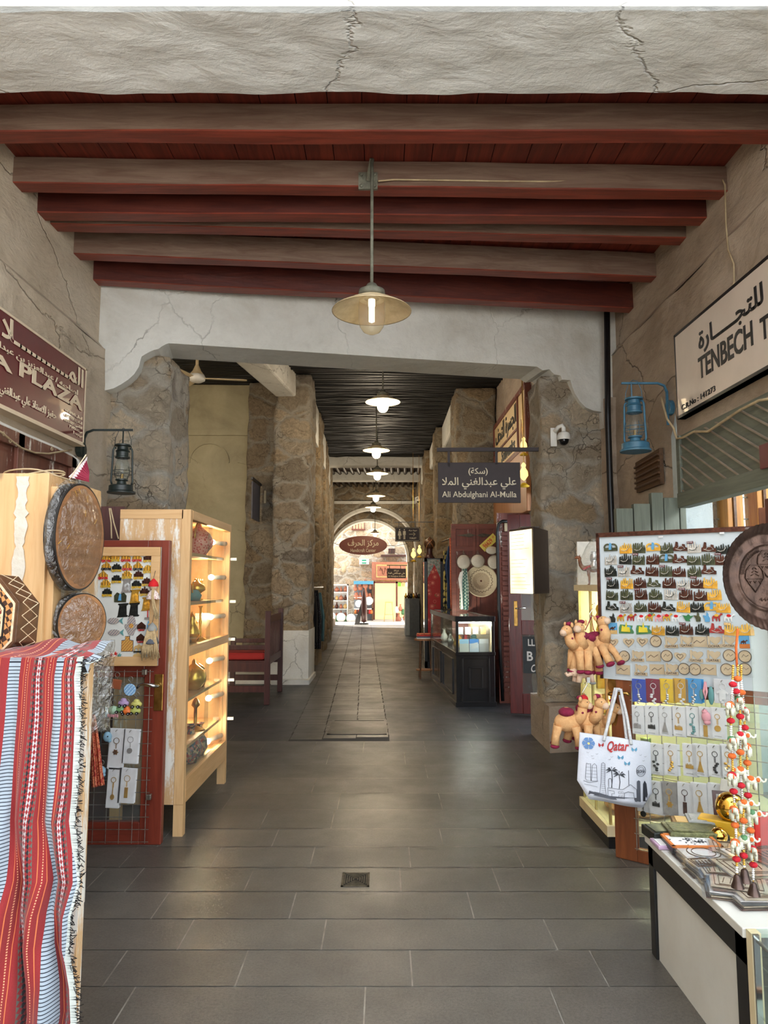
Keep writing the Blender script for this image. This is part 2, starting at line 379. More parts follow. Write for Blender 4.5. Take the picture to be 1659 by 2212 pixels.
struct('floor', MB().box(-9, 9, -2.4, 27.6, -.2, -.004), m_grout)
tiles('floor_paving', rects, m_slab)
rects = []; y = ys[0]
while y < 27.5:                                     # the covered lane: slates, with a strip of older blocks down the middle
    d = .30 if y < 20 else .36
    ox = -.028*(y-7.3)
    for a, b in ((-9, -.95+ox), (.05+ox, 9)):
        x = a-random.random()*.6
        if a > -1: x = a
        while x < b-.05:
            L = min(random.uniform(.55, 1.0), b-x)
            if b-x-L < .15: L = b-x
            rects.append((x, x+L, y, y+d, random.uniform(.8, 1.15))); x += L
    y += d
tiles('floor_slates', rects, m_slate)
rects = []
for cx0, cx1 in ((-.95, -.62), (-.62, -.28), (-.28, .05)):
    y = ys[0]+random.random()*.2
    while y < 27.4:
        d = random.uniform(.14, .45); ox = -.028*(y-7.3); rects.append((cx0+ox, cx1+ox, y, y+d, random.uniform(.6, 1.45))); y += d
m_old = slab('old_block', [c(72, 68, 63), c(50, 47, 44), c(32, 30, 28), c(92, 88, 82)], .5, (.26, .5), .5)
tiles('floor_old_blocks', rects, m_old, gap=.005)
mb = MB(); mb.add([(-.97, ys[0], -.001), (.07, ys[0], -.001), (.07-.565, 27.5, -.001), (-.97-.565, 27.5, -.001)], [(0, 1, 2, 3)]); struct('floor_old_strip', mb, M('dark_joint', c(46, 43, 40), rough=.9))
struct('floor_street', MB().box(-16, 16, 27.6, 45, -.2, -.03), M('street', c(200, 192, 180), c(180, 172, 160), 2, .8))
struct('floor_square', MB().box(-16, 16, -30, -2.4, -.2, -.01), M('square', c(196, 196, 194), c(178, 178, 175), 2, .8))
# side walls of the near bay, thicker below the ledge
def wallgrid(mb, x, y0, y1, z0, z1, amp=.012, flip=1):
    ny, nz = max(2, int((y1-y0)/.08)), max(2, int((z1-z0)/.08))
    def f(u, v):
        p = V((x, y0+(y1-y0)*u, z0+(z1-z0)*v)); return p+V((NZ.noise(p*1.7)*amp*2+NZ.noise(p*5)*amp, 0, 0))*flip
    return mb.grid(f, ny, nz, False)
mb = MB(); wallgrid(mb, -2.45, 1.2, 6.3, 0, 3.6); mb.box(-2.9, -2.475, 1.2, 6.3, 0, 3.59); mb.box(-2.9, -2.5, 1.2, 6.3, 3.59, 4.75)
mb.add([(-2.45, 1.2, 3.6), (-2.45, 6.3, 3.6), (-2.5, 6.3, 3.66), (-2.5, 1.2, 3.66)], [(0, 1, 2, 3)])
struct('wall_left', mb, m_plL)
mb = MB(); wallgrid(mb, 2.3, 1.2, 7.6, 2.62, 3.85, flip=-1); wallgrid(mb, 2.3, 5.55, 7.6, 0, 2.62, flip=-1); mb.box(2.325, 2.75, 1.2, 7.6, 2.62, 3.84); mb.box(2.325, 2.75, 5.55, 7.6, 0, 2.62); mb.box(2.36, 2.75, 1.2, 7.6, 3.84, 4.75)
mb.add([(2.3, 1.2, 3.85), (2.3, 7.6, 3.85), (2.36, 7.6, 3.93), (2.36, 1.2, 3.93)], [(0, 1, 2, 3)])
struct('wall_right', mb, m_plR)
# front lintel: a thick plastered beam overhead
mb = MB(); nx = 90
def lf(u, v):
    x = -4+8*u; y = 3.05+.55*v; d = NZ.noise(V((x*1.3, y*3, 0)))*.02+NZ.noise(V((x*5, y*6, 3)))*.01
    return V((x, y+(NZ.noise(V((x*2, 7, v*3)))*.02), 4.2+d))
mb.grid(lf, 160, 16, False)
mb.box(-4, 4, 3.06, 3.58, 4.235, 8); struct('wall_front_lintel', mb, m_plB)
struct('wall_front_flanks', MB().box(-9, -2.46, 2.2, 3.05, 0, 8).box(2.6, 9, 2.2, 3.05, 2.8, 8), m_plL)
# ceiling boards above the beams
mb = MB(); x = -2.9
while x < 2.8:
    L = random.uniform(.17, .27); mb.box(x+.003, x+L-.003, 3.5, 7.4, 4.43+random.uniform(0, .006), 4.47); x += L
mb.box(-2.9, 2.8, 3.5, 7.4, 4.48, 4.6); struct('ceiling', mb, m_plank)
BEAMS = [(3.98, 3.98, 4.24, .17), (4.53, 4.63, 4.24, .18), (4.87, 4.95, 4.22, .2), (5.07, 5.30, 4.24, .18), (5.47, 5.92, 4.2, .21), (5.86, 6.50, 4.15, .24)]
for k, (a, b, z, h) in enumerate(BEAMS):
    mb = MB(); N = 60; wd = .125
    def bf(i, y, z_): x = -2.56+4.98*i/N; return (x, y+(b-a)*i/N+NZ.noise(V((x*1.5, k*3, z_*9)))*.008, z_+NZ.noise(V((x*1.1, k*5, y*6)))*.008)
    vs = []; fs = []
    for i in range(N+1): vs += [bf(i, a, z+.006), bf(i, a+.008, z), bf(i, a+wd, z), bf(i, a+wd, z+h), bf(i, a, z+h)]
    for i in range(N):
        for j in range(5): q = i*5; fs.append((q+j, q+(j+1) % 5, q+5+(j+1) % 5, q+5+j))
    fs += [(0, 1, 2, 3, 4), tuple(N*5+j for j in (4, 3, 2, 1, 0))]
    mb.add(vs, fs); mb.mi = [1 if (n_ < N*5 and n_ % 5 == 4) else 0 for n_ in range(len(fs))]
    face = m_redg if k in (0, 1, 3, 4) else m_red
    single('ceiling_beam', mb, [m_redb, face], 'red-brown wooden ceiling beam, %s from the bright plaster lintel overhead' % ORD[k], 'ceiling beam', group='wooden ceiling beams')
# the shop behind the right wall
m_shopw = plaster('shop_wall', c(206, 216, 218), c(190, 202, 206), c(150, 160, 160), .2)
struct('wall_shop_back', MB().box(2.3, 2.56, 5.5, 5.6, 0, 3.2).box(2.56, 5, 5.5, 5.6, 0, 1.93).box(2.56, 5, 5.5, 5.6, 2.9, 3.2), m_shopw)
struct('wall_shop_side', MB().box(4.4, 4.5, 1.2, 5.6, 0, 3.2).box(2.5, 4.5, 1.1, 1.2, 0, 3.2), m_shopw); struct('ceiling_shop', MB().box(2.4, 4.5, 1.2, 5.6, 3.1, 3.2), m_shopw)
struct('wall_front_left_sun_block', MB().box(-9, -3.2, -4, 2.2, 0, 9), m_plL)  # unseen mass added on the left to block slanting sun
# ---- the middle wall with its scrolled opening, standing slightly askew
AK = .2; AW = lambda x: 6.05+AK*(x+2.45)
def PA(px, py, off=0.0):
    a, dy, dz = ray(px, py); t = (6.54+off)/(dy-AK*a); return V((a*t, dy*t, CAMH+dz*t))
AF = lambda off=0.0: frame((0, AW(0)+off, 0), (1, AK, 0), (0, 0, 1))
SC = math.sqrt(1+AK*AK)
lft = [(359, 743), (350, 748), (342, 754), (332, 756), (323, 760), (314, 765), (306, 770), (303, 780), (300, 792), (290, 808), (277, 820), (260, 831), (245, 839), (228, 843), (214, 845), (213, 859), (201, 861), (200, 874), (190, 876), (188, 905)]
rgt = [(1160, 792), (1172, 800), (1187, 798), (1198, 809), (1211, 811), (1214, 820), (1232, 821), (1236, 835), (1242, 850), (1252, 866), (1265, 880), (1282, 887), (1300, 890), (1303, 925)]
def loc2(p): return (p.x*SC, p.z)
pl = [loc2(PA(*q)) for q in lft]; pr = [loc2(PA(*q)) for q in rgt]
zb = 3.69; xl, xr = -2.75*SC, 2.42*SC
poly = [(xl, 4.75), (xl, pl[-1][1]), (pl[-1][0], pl[-1][1])]+pl[::-1][1:]+[(pl[0][0]+.02, zb)]+[(pr[0][0]-.02, zb)]+pr+[(xr, pr[-1][1]), (xr, 4.75)]
bm = bmesh.new()
from mathutils.geometry import tessellate_polygon
tri = tessellate_polygon([[V((x, y, 0)) for x, y in poly]]); bm.free()
mb = MB(AF()); n = len(poly); mb.add([(x, y, 0) for x, y in poly]+[(x, y, -.44) for x, y in poly], [tuple(q) for q in tri]+[tuple(n+i for i in q[::-1]) for q in tri]+[(i, n+i, n+(i+1) % n, (i+1) % n) for i in range(n)])
struct('wall_middle', mb, m_plW)
mb = MB(AF(-.02)); mb.box(2.235*SC-.03, 2.31*SC, 0, 3.4, -.2, .06); struct('trim_1', mb, m_plR)           # plaster fillet in the corner
def rub(name, x0, x1, y0, y1, z0, z1, mat=None, amp=1.0, skew=0.0, res=.06, parent=None):
    mb = MB(); nz = int((z1-z0)/res)
    ring = []
    nxx, nyy = max(2, int((x1-x0)/res)), max(2, int((y1-y0)/res))
    ring += [(x0+(x1-x0)*i/nxx, y0) for i in range(nxx)]+[(x1, y0+(y1-y0)*i/nyy) for i in range(nyy)]
    ring += [(x1-(x1-x0)*i/nxx, y1) for i in range(nxx)]+[(x0, y1-(y1-y0)*i/nyy) for i in range(nyy)]
    n = len(ring); vs = []; cx, cy = (x0+x1)/2, (y0+y1)/2
    for j in range(nz+1):
        z = z0+(z1-z0)*j/nz
        for x, y in ring:
            p = V((x, y+skew*(x-cx), z)); d = NZ.noise_vector(p*2.3)*.035+NZ.noise_vector(p*7)*.018+NZ.noise_vector(p*17)*.007; d.z *= .3
            r = V((x-cx, y-cy, 0)); k = .012 if (x in (x0, x1) and y in (y0, y1)) else 0
            vs.append(p+d*amp-r.normalized()*k)
    fs = [(j*n+i, j*n+(i+1) % n, (j+1)*n+(i+1) % n, (j+1)*n+i) for j in range(nz) for i in range(n)]
    mb.add(vs, fs+[tuple(nz*n+i for i in range(n))]); return struct(name, mb, mat or m_rub, parent, smooth=True)
rub('wall_left_pillar', -2.6, -1.95, 6.25, 6.95, 0, 3.62, m_rubw, skew=AK)
rub('wall_right_pillar', 1.56, 2.34, 7.0, 7.6, .42, 3.62, m_rubw, skew=AK)
struct('baseboard_right_pillar', MB(MX.Translation((1.95, 7.24, 0))).add([(x, y+AK*x, z) for z in (0, .42) for y in (-.42, .42) for x in (-.42, .42)], [(0, 2, 3, 1), (4, 5, 7, 6), (0, 1, 5, 4), (2, 6, 7, 3), (0, 4, 6, 2), (1, 3, 7, 5)]), m_plR)
OX = lambda y: -.028*(y-7.3)
# left side beyond: beige room wall, stone piers
mb = MB(); mb.box(-7, -2.1, 12.05, 12.4, 0, 5.2); struct('wall_left_room', mb, m_beige)
A0 = P(443, 1100, 12.03); A1 = P(520, 1100, 12.03)
mb = MB(frame((0, 12.05, 0), (1, 0, 0), (0, 0, 1)))
zl = Zat(935, 12.05); mb.box(-5, -2.15, zl-.05, zl+.05, 0, .04)
def arc(cx, cz, r, t0, t1, wd=.05, N=24):
    return [(cx+(r+wd)*cos(t0+(t1-t0)*i/N), cz+(r+wd)*sin(t0+(t1-t0)*i/N)) for i in range(N+1)], [(cx+r*cos(t0+(t1-t0)*i/N), cz+r*sin(t0+(t1-t0)*i/N)) for i in range(N+1)]
def archband(mb, cx, cz, r, t0, t1, wd, z0, z1, N=24):
    o, i_ = arc(cx, cz, r, t0, t1, wd, N)
    for k in range(N): mb.prism([i_[k], o[k], o[k+1], i_[k+1]], z0, z1)
p = P(452, 1000, 12.05); archband(mb, p.x, p.z, .33, 0, pi, .02, 0, .03); p2 = P(520, 1025, 12.05); archband(mb, p2.x-.05, p2.z-.1, .3, .2, pi/2, .02, 0, .03)
struct('trim_2', mb, m_beige)
struct('wall_left_room_side', MB().box(-7.2, -5.0, 6.9, 12.4, 0, 5.2), m_beige)
rub('wall_left_pier_slim', -2.3, -1.74, 11.75, 12.5, .0, 4.95, m_rub)
rub('wall_left_pier', -1.80, -1.2, 11.4, 12.3, .82, 4.98, m_rubp)
struct('baseboard_left_pier', MB().box(-1.8, -1.19, 11.37, 12.33, 0, .82).box(-1.75, -1.16, 11.2, 12.3, 0, .07), m_plW)
struct('baseboard_left_slim', MB().box(-3.6, -1.66, 11.3, 12.0, 0, .13), m_plW)
mb = MB()
mb.add([(-2.5, 6.9, 4.62), (-2.0, 6.9, 4.62), (-1.44, 11.5, 4.62), (-1.78, 11.5, 4.62), (-2.5, 6.9, 5.1), (-2.0, 6.9, 5.1), (-1.44, 11.5, 5.1), (-1.78, 11.5, 5.1)], [(0, 3, 2, 1), (4, 5, 6, 7), (0, 1, 5, 4), (2, 3, 7, 6), (0, 4, 7, 3), (1, 2, 6, 5)])
struct('trim_3', mb, m_plW, bevel=.03)
for k, (y0, y1, x1, m_) in enumerate([(13.9, 14.8, -1.27, m_rubg), (16.6, 17.6, -1.38, m_rubg), (19.3, 20.5, -1.5, m_rub), (21.9, 24.4, -1.72, m_rub)]):
    rub('wall_left_pier_%s' % ORD[k], x1-.75, x1, y0, y1, 0, 4.95, m_, res=.09)
mb = MB()
for y0, y1, x in ((12.3, 13.9, -1.3), (14.8, 16.6, -1.38), (17.6, 19.3, -1.48), (20.5, 21.9, -1.6)): mb.box(x-.6, x, y0-.02, y1+.02, 4.25, 4.98)
struct('trim_4', mb, m_plW)
# right side beyond
rub('wall_right_pier', 1.27, 1.95, 12.2, 13.3, 0, 4.98, m_rub)
for k, (y0, y1, x0, m_) in enumerate([(15.2, 16.2, 1.13, m_rubg), (17.9, 19.0, 1.03, m_rubg), (20.6, 24.4, 1.1, m_rub)]):
    rub('wall_right_pier_%s' % ORD[k], x0, x0+.8, y0, y1, 0, 4.95, m_, res=.09)
mb = MB()
for y0, y1, x in ((13.3, 15.2, 1.26), (16.2, 17.9, 1.16), (19.0, 20.6, 1.08)): mb.box(x, x+.6, y0-.02, y1+.02, 4.45, 4.98)
struct('trim_5', mb, m_plW, bevel=.04)
mb = MB(); wallgrid(mb, 1.98, 9.1, 12.3, 0, 5.0, .02, -1); mb.box(2.0, 2.4, 9.1, 12.3, 0, 5.0).box(1.98, 2.4, 7.4, 9.1, 2.7, 5.0); struct('wall_right_shop', mb, m_plR)
struct('wall_right_back', MB().box(2.6, 3.0, 12, 27, 0, 5.0), m_beige)
struct('wall_left_back', MB().box(-4.4, -4.1, 12.4, 27, 0, 5.0).box(-4.1, -2.0, 18, 18.3, 0, 5), m_beige)
# dark pole ceiling
m_dark = M('tarred_pole', c(14, 11, 9), c(6, 5, 4), 9, .5, bump=.4, bs=60)
mb = MB(); y = 6.9
while y < 19:
    r = random.uniform(.022, .05); x0, x1 = -2.2, 2.4
    if y < 12.2: x0 = -7
    pts = [(x0+(x1-x0)*i/10, y+random.uniform(-.012, .012), 5.03+random.uniform(-.03, .012)) for i in range(11)]
    mb.tube(pts, r, 6, False); y += r*2.05
o = mb.build('ceiling_poles', m_dark, smooth=True); o['kind'] = 'structure'
struct('ceiling_deck', MB().box(-7.4, 3.4, 6.5, 28, 5.08, 5.3), m_dark)
struct('ceiling_beam_crosswise', MB().box(-2.4, 2, 19.0, 19.4, 4.74, 5.0), m_plW, bevel=.03)
struct('ceiling_beam_crosswise_far', MB().box(-2.4, 2, 21.6, 22.0, 4.72, 5.0), m_plW, bevel=.03)
m_joist = M('joist', c(64, 48, 36), c(36, 26, 20), 5, .5, bump=.4); mb = MB()
for y0, y1 in ((19.4, 21.6), (22.0, 24.4)):
    x = -2.2
    while x < 1.5: mb.tube([(x, y0, 4.95), (x+.02, (y0+y1)/2, 4.93), (x+.05, y1, 4.94)], .05, 8); x += .2
struct('ceiling_joists', mb, m_joist, smooth=True)
struct('ceiling_mat', MB().box(-2.4, 2, 19.4, 24.5, 5.0, 5.02), wood('reed', c(96, 66, 44), c(50, 34, 24), .8, 'x', planks=30, pax='y'))
# far arched walls
def archwall(name, y, th, cx, cz, r, x0, x1, ztop, mat, trim, tw=.09):
    mb = MB(frame((0, y, 0), (1, 0, 0), (0, 0, 1))); N = 32; a = [(cx-r, 0)]+[(cx-r*cos(pi*i/N), cz+r*sin(pi*i/N)) for i in range(N+1)]+[(cx+r, 0)]
    for p, q in zip(a[1:-1], a[2:-1]): mb.add([(p[0], p[1], 0), (q[0], q[1], 0), (q[0], ztop, 0), (p[0], ztop, 0), (p[0], p[1], -th), (q[0], q[1], -th), (q[0], ztop, -th), (p[0], ztop, -th)], [(0, 1, 2, 3), (5, 4, 7, 6), (0, 4, 5, 1)])
    mb.box(x0, cx-r, 0, ztop, -th, 0); mb.box(cx+r, x1, 0, ztop, -th, 0); struct(name, mb, mat)
    if trim:
        mb = MB(frame((0, y, 0), (1, 0, 0), (0, 0, 1))); archband(mb, cx, cz, r-.03, -.05, pi+.05, tw, -th-.02, .03, 32); struct(trim, mb, m_plW)
archwall('wall_far', 24.5, .5, -.42, 2.6, 1.55, -4.2, 3, 5.0, m_rub, 'trim_6')
archwall('wall_far_outer', 27.0, .5, -.6, 2.47, 1.5, -4.2, 3, 6.5, m_rub, 'trim_7')
struct('wall_far_passage', MB().box(-2.6, -2.2, 25, 27, 0, 5).box(1.1, 1.5, 25, 27, 0, 5), m_rub)
struct('trim_8', MB().box(-2.3, 1.4, 24.4, 24.5, Zat(1089, 24.5), Zat(1083, 24.5)), m_plW)
# the sunlit house across the street
m_rubs = rubble('rubble_sun', (1.5, 1.5, 1.5), 1.3)  # stone tint raised to stand in for sunlight on this front
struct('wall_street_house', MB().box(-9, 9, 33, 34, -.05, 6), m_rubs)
struct('baseboard_kerb', MB().box(-2.6, -1.85, 25.2, 27.4, 0, .25), m_plR)
# ------------------------------------------------------------------ manhole frame and drain in the floor
m_iron = M('iron', c(96, 88, 74), c(60, 54, 46), 20, .5, .6, .3, 60)
a, b = G(706, 1587), G(835, 1556)
mb = MB(); mb.box(a.x, b.x, a.y, a.y+.03, 0, .006).box(a.x, b.x, b.y-.03, b.y, 0, .006).box(a.x, a.x+.03, a.y, b.y, 0, .006).box(b.x-.03, b.x, a.y, b.y, 0, .006)
mb.box(a.x+.03, b.x-.03, a.y+.03, b.y-.03, 0, .003)
single('manhole_cover', mb, m_old, 'rectangular stone-filled manhole cover set in the lane floor before the counter', 'manhole cover')
a, b = G(736, 1916), G(799, 1886); dr = thing('floor_drain', 'small square metal floor drain grate in the grey paving', 'drain', ((a.x+b.x)/2, (a.y+b.y)/2, 0))
w_, h_ = (b.x-a.x), (b.y-a.y); mb = MB(); t = .012
mb.box(a.x, b.x, a.y, a.y+t, 0, .004).box(a.x, b.x, b.y-t, b.y, 0, .004).box(a.x, a.x+t, a.y, b.y, 0, .004).box(b.x-t, b.x, a.y, b.y, 0, .004); mb.build('frame', m_iron, dr)
mb = MB(); cx, cy = (a.x+b.x)/2, (a.y+b.y)/2
for i in range(1, 6):
    f = i/6
    for sx in (-1, 1): mb.box(cx+sx*w_*.46*f-.003, cx+sx*w_*.46*f+.003, cy-h_*.42*f, cy+h_*.42*f, .0, .005)
    for sy in (-1, 1): mb.box(cx-w_*.42*f, cx+w_*.42*f, cy+sy*h_*.46*f-.002, cy+sy*h_*.46*f+.002, .0, .0045)
mb.build('grate', m_iron, dr); MB().box(a.x+t, b.x-t, a.y+t, b.y-t, -.001, .0012).build('pit', M('black', c(14, 13, 12), rough=.9), dr)
m_mah0 = wood('dark_brown_board', c(92, 48, 42), c(66, 34, 30), .45, 'z')
# ================================================================== LAMPS
m_black = M('black_paint', c(26, 26, 28), c(16, 16, 18), 10, .35)
m_rod = M('grey_green_paint', c(122, 122, 108), c(88, 86, 74), 25, .6, bump=.2, bs=80)
m_shade = M('cream_enamel', c(226, 206, 170), c(200, 176, 136), 14, .35)
m_clear = glassm('clear_glass'); m_amber = glassm('amber_glass', (.93, .84, .66), 1.3, .10, .08)
m_warmglobe = emit('lit_globe', (1, .84, .52), 6); m_cfl = emit('white_bulb_glow', (.9, .95, 1), 1.2)  # bulb of the unlit lamp is given a glow so it reads white
m_brassy = M('dull_brass', c(150, 120, 70), c(100, 78, 44), 12, .35, .9)
SHADE = [(.045, .075), (.06, .05), (.11, .035), (.112, .028), (.165, .008), (.167, .001), (.22, -.022), (.257, -.045), (.26, -.05), (.254, -.046), (.165, -.002), (.11, .02), (.05, .035)]
def pendant(px, py, Z, D, lit, label, ztop=5.0):
    p = P(px, py, Z); k = D/.51; t = thing('pendant_lamp', label, 'lamp', p, 'pendant lamps hanging down the lane')
    T = lambda pr: [(r*k, z*k) for r, z in pr]
    MB(MX.Translation(p)).lathe(T(SHADE), 40).build('shade', m_shade, t, smooth=True); sh_ = bpy.data.objects[-1] if 0 else COL.objects[-1]
    MB(MX.Translation(p)).lathe(T([(.0, .14), (.03, .135), (.045, .11), (.085, .09), (.09, .055), (.06, .05)]), 24).build('collar', m_rod, sh_, smooth=True)
    MB().cyl(p+V((0, 0, .12*k)), (p.x, p.y, ztop), .011, n=10).build('rod', m_rod, t, smooth=True)
    gp = T([(.082, .03), (.085, 0), (.085, -.11), (.078, -.15), (.055, -.185), (.025, -.2), (.001, -.203)])
    gl_ = MB(MX.Translation(p)).lathe(gp, 28).build('glass_globe', m_warmglobe if lit else m_amber, t, smooth=True)
    if lit: lamp('POINT', 'lamp_light', p+V((0, 0, -.26*k)), LAMPW, WARM, .06)
    else:
        MB(MX.Translation(p)).cyl((0, 0, .03), (0, 0, -.015), .022, n=16).build('bulb_base', m_cfl, gl_, smooth=True)
        mb = MB(MX.Translation(p))
        for a in range(4): mb.cyl((.011*cos(a*pi/2), .011*sin(a*pi/2), -.01), (.011*cos(a*pi/2), .011*sin(a*pi/2), -.12), .008, n=8)
        mb.build('bulb', m_cfl, gl_, smooth=True)
    return t
LAMPW = 21
near = pendant(803, 657, 4.47, .51, False, 'unlit cream enamel pendant lamp with a white bulb hanging from the red ceiling beams', 4.37)
a = P(795, 388, 4.56); mb = MB(); mb.cb(a.x, a.y+.02, a.z, .13, .02, .12).cyl((a.x, a.y+.01, a.z), (near.location.x, near.location.y, 4.37), .016, n=10)
for sx in (-1, 1):
    for sz in (-1, 1): mb.ell((a.x+sx*.045, a.y+.005, a.z+sz*.04), .012, 8, 6)
mb.build('ceiling_plate', m_rod, near)
for i, (x, y, Z) in enumerate([(827, 862, 10.3), (813, 968, 13.5), (815, 1019, 16.6), (812, 1068, 19.5), (806, 1093, 23)]):
    pendant(x, y, Z, .51, True, ['largest and nearest of the lit pendant lamps in the dark-ceilinged lane', 'second lit pendant lamp into the lane, just above the first white crossbeam', 'third lit pendant lamp into the lane, in front of the pole joists', 'fourth lit pendant lamp into the lane, under the joists', 'lit pendant lamp nearest the top of the stone arch'][i])
pendant(810, 1150, 26.0, .40, True, 'small lit pendant lamp hanging inside the arch above the oval sign', 6.2)
pts = [P(817, 391, 4.55)]+[P(x, y, 4.56+.1*(x-830)/740) for x, y in ((850, 388), (940, 389), (1060, 391), (1180, 392), (1290, 390), (1400, 388), (1500, 384), (1560, 386))]+[PX(x, y, 2.29) for x, y in ((1566, 400), (1568, 480), (1573, 540), (1585, 570), (1586, 610), (1570, 645))]
m_wire = M('cream_wire', c(184, 164, 130), c(150, 130, 100), 10, .6)
single('electric_cable', MB().tube(pts, .006, 6), m_wire, 'cream cable clipped along the ceiling beam and down the right wall', 'cable', smooth=True)
# ceiling fan in the room on the left
p = P(425, 818, 9.3); t = thing('ceiling_fan', 'white ceiling fan hanging from the dark ceiling over the left room', 'fan', p)
m_white = M('white_paint', c(228, 226, 220), c(206, 202, 194), 8, .4); m_cream = M('cream_paint', c(206, 186, 150), c(186, 166, 130), 8, .5)
MB(MX.Translation(p)).lathe([(.001, -.05), (.07, -.045), (.11, -.02), (.115, .02), (.1, .05), (.03, .06)], 28).build('motor', m_white, t, smooth=True)
MB(MX.Translation(p)).lathe([(.1, .05), (.06, .1), (.02, .19), (.012, .2)], 24).build('cone_cap', m_cream, t, smooth=True)
MB().cyl(p+V((0, 0, .18)), (p.x, p.y, 5.02), .02, n=10).build('rod', m_cream, t)
for a in (0.15, 2.25, 4.3):
    T = MX.Translation(p) @ MX.Rotation(a, 4, 'Z') @ MX.Rotation(R(9), 4, 'X'); MB(T).prism([(.1, -.04), (.2, -.06), (.62, -.075), (.66, -.05), (.66, .05), (.62, .065), (.2, .045), (.1, .03)], .0, .008).build('blade', m_cream, t)
# ================================================================== HURRICANE LANTERNS
def lantern(loc, k, m, label, rz=0):
    T = MX.Translation(V(loc)) @ MX.Rotation(rz, 4, 'Z') @ MX.Scale(k, 4); t = thing('hurricane_lantern', label, 'lantern', loc)
    MB(T).lathe([(.001, 0), (.11, .0), (.112, .012), (.1, .02), (.098, .06), (.085, .068), (.04, .075), (.035, .1), (.05, .105), (.05, .115), (.03, .12)], 32).build('tank', m, t, smooth=True, auto=R(35)); tk_ = COL.objects[-1]
    MB(T).lathe([(.045, .115), (.052, .14), (.062, .18), (.06, .22), (.047, .26), (.04, .29)], 24).build('glass', m_clear, t, smooth=True)
    MB(T).lathe([(.042, .285), (.058, .29), (.058, .30), (.05, .305), (.05, .34), (.058, .345), (.045, .36), (.045, .385), (.065, .39), (.066, .40), (.03, .41), (.001, .412)], 28).build('cap', m, t, smooth=True, auto=R(35))
    for s_ in (-1, 1):
        MB(T).tube([(s_*.05, 0, .375), (s_*.068, 0, .37), (s_*.074, 0, .35), (s_*.078, 0, .2), (s_*.082, 0, .1), (s_*.075, 0, .07)], .008, 8).build('side_tube', m, t, smooth=True)
    mb = MB(T)
    for z in (.155, .185): mb.torus((0, 0, z), .072, .0022, 24, 5)
    for a in (.6, 2.5, 3.7, 5.6): mb.tube([(.05*cos(a), .05*sin(a), .12), (.074*cos(a), .074*sin(a), .165), (.06*cos(a), .06*sin(a), .22)], .002, 5)
    mb.build('wire_guard', m, t, smooth=True)
    MB(T).tube([(-.066, 0, .37), (-.06, 0, .45), (-.035, 0, .52), (0, 0, .54), (.035, 0, .52), (.06, 0, .45), (.066, 0, .37)], .0025, 6).build('wire_handle', m, t, smooth=True)
    MB(T).cyl((0, 0, .115), (0, 0, .16), .012).build('wick', m_brassy, tk_)
    return t
m_grn = M('dark_green_paint', c(38, 48, 44), c(26, 34, 32), 14, .4); m_blu = M('blue_paint', c(66, 116, 142), c(48, 90, 116), 14, .45)
def bracket(side, zt, x0, x1, Y, m, label, dz=.4, plate=.2):
    t = thing('lantern_bracket', label, 'bracket', (x1, Y, zt-dz)); d = 1 if x1 > x0 else -1
    MB().tube([(x0, Y, zt), (x1-.10*d, Y, zt), (x1-.05*d, Y, zt-.02), (x1-.03*d, Y, zt-.07), (x1-.03*d, Y, zt-dz)], .011, 4).build('arm', m, t)
    MB().cyl((x1-.03*d, Y, zt-plate), (x1+.01*d, Y, zt-plate), .06, n=20).build('wall_plate', m, t); MB().cyl((x0+.08*d, Y, zt), (x0+.08*d, Y, zt-.14), .006, n=6).build('hook', m, t)
Y1 = 5.62; a = P(288, 929, Y1); bracket(-1, a.z, a.x, -2.44, Y1, m_grn, 'dark green iron wall bracket holding the lantern left of the opening', .27, .16)
b = P(262, 1066, Y1); lantern((b.x, b.y, b.z), .98, m_grn, 'dark green hurricane lantern hanging from its bracket by the maroon sign', .35)
Y2 = 5.55; a = P(1342, 828, Y2); bracket(1, a.z, a.x, 2.29, Y2, m_blu, 'blue iron wall bracket on the right wall beside the white sign', .34, .2)
b = P(1373, 976, Y2); lantern((b.x, b.y, b.z), 1.08, m_blu, 'blue painted hurricane lantern hanging on the right wall', -.75)
# ================================================================== WALL SIGNS
m_maroon = M('maroon_board', c(98, 18, 32), c(82, 14, 26), 3, .38, coat=.1); m_crm = M('cream_letters', c(226, 208, 182), c(212, 192, 164), 5, .5)
m_signw = M('cream_board', c(222, 208, 196), c(208, 194, 182), 2, .4, coat=.2); m_blk = M('black_letters', c(24, 22, 24), c(16, 14, 16), 5, .45)
def wt(mb, X, s, xl, yl, xr, yr, hpx, z=.002, bold=.012, flip=1, ext=.002):
    a, b = PX(xl, yl, X), PX(xr, yr, X); h = hpx*(a.y+b.y)/2/FPX*1.03
    mb.text(s, flip*(a.y+b.y)/2, (a.z+b.z)/2, h, abs(b.y-a.y), z, ext, bold)
X = -2.36; FL = frame((X, 0, 0), (0, 1, 0), (0, 0, 1))
t = thing('shop_sign', 'maroon shop sign with cream Arabic lettering and PLAZA on the left wall', 'sign', (X, 4.8, 2.6))
s0, s1, zb_, zt_ = 3.3, 5.52, 2.66, 3.27
a = PX(186, 796, X); b = PX(183, 962, X); s1 = (a.y+b.y)/2; zt_, zb_ = a.z, b.z
MB(FL).box(s0, s1, zb_, zt_, -.09, -.004).build('board', m_maroon, t)
mb = MB(FL)
for q in ((s0, s1, zb_, zb_+.016), (s0, s1, zt_-.016, zt_), (s1-.016, s1, zb_, zt_)): mb.box(*q, -.006, .001)
mb.build('border', m_crm, t)
MB(FL).box(s0-.01, s1+.01, zb_-.012, zb_, -.09, .004).build('edge', m_crm, t)
mb = MB(FL)
wt(mb, X, ar('المـــــــــــلا'), 4, 708, 180, 815, 45, bold=.02)
wt(mb, X, ar('لصاحبه / عبدالعزيز بن عبدالله الملا'), -70, 715, 168, 842, 17)
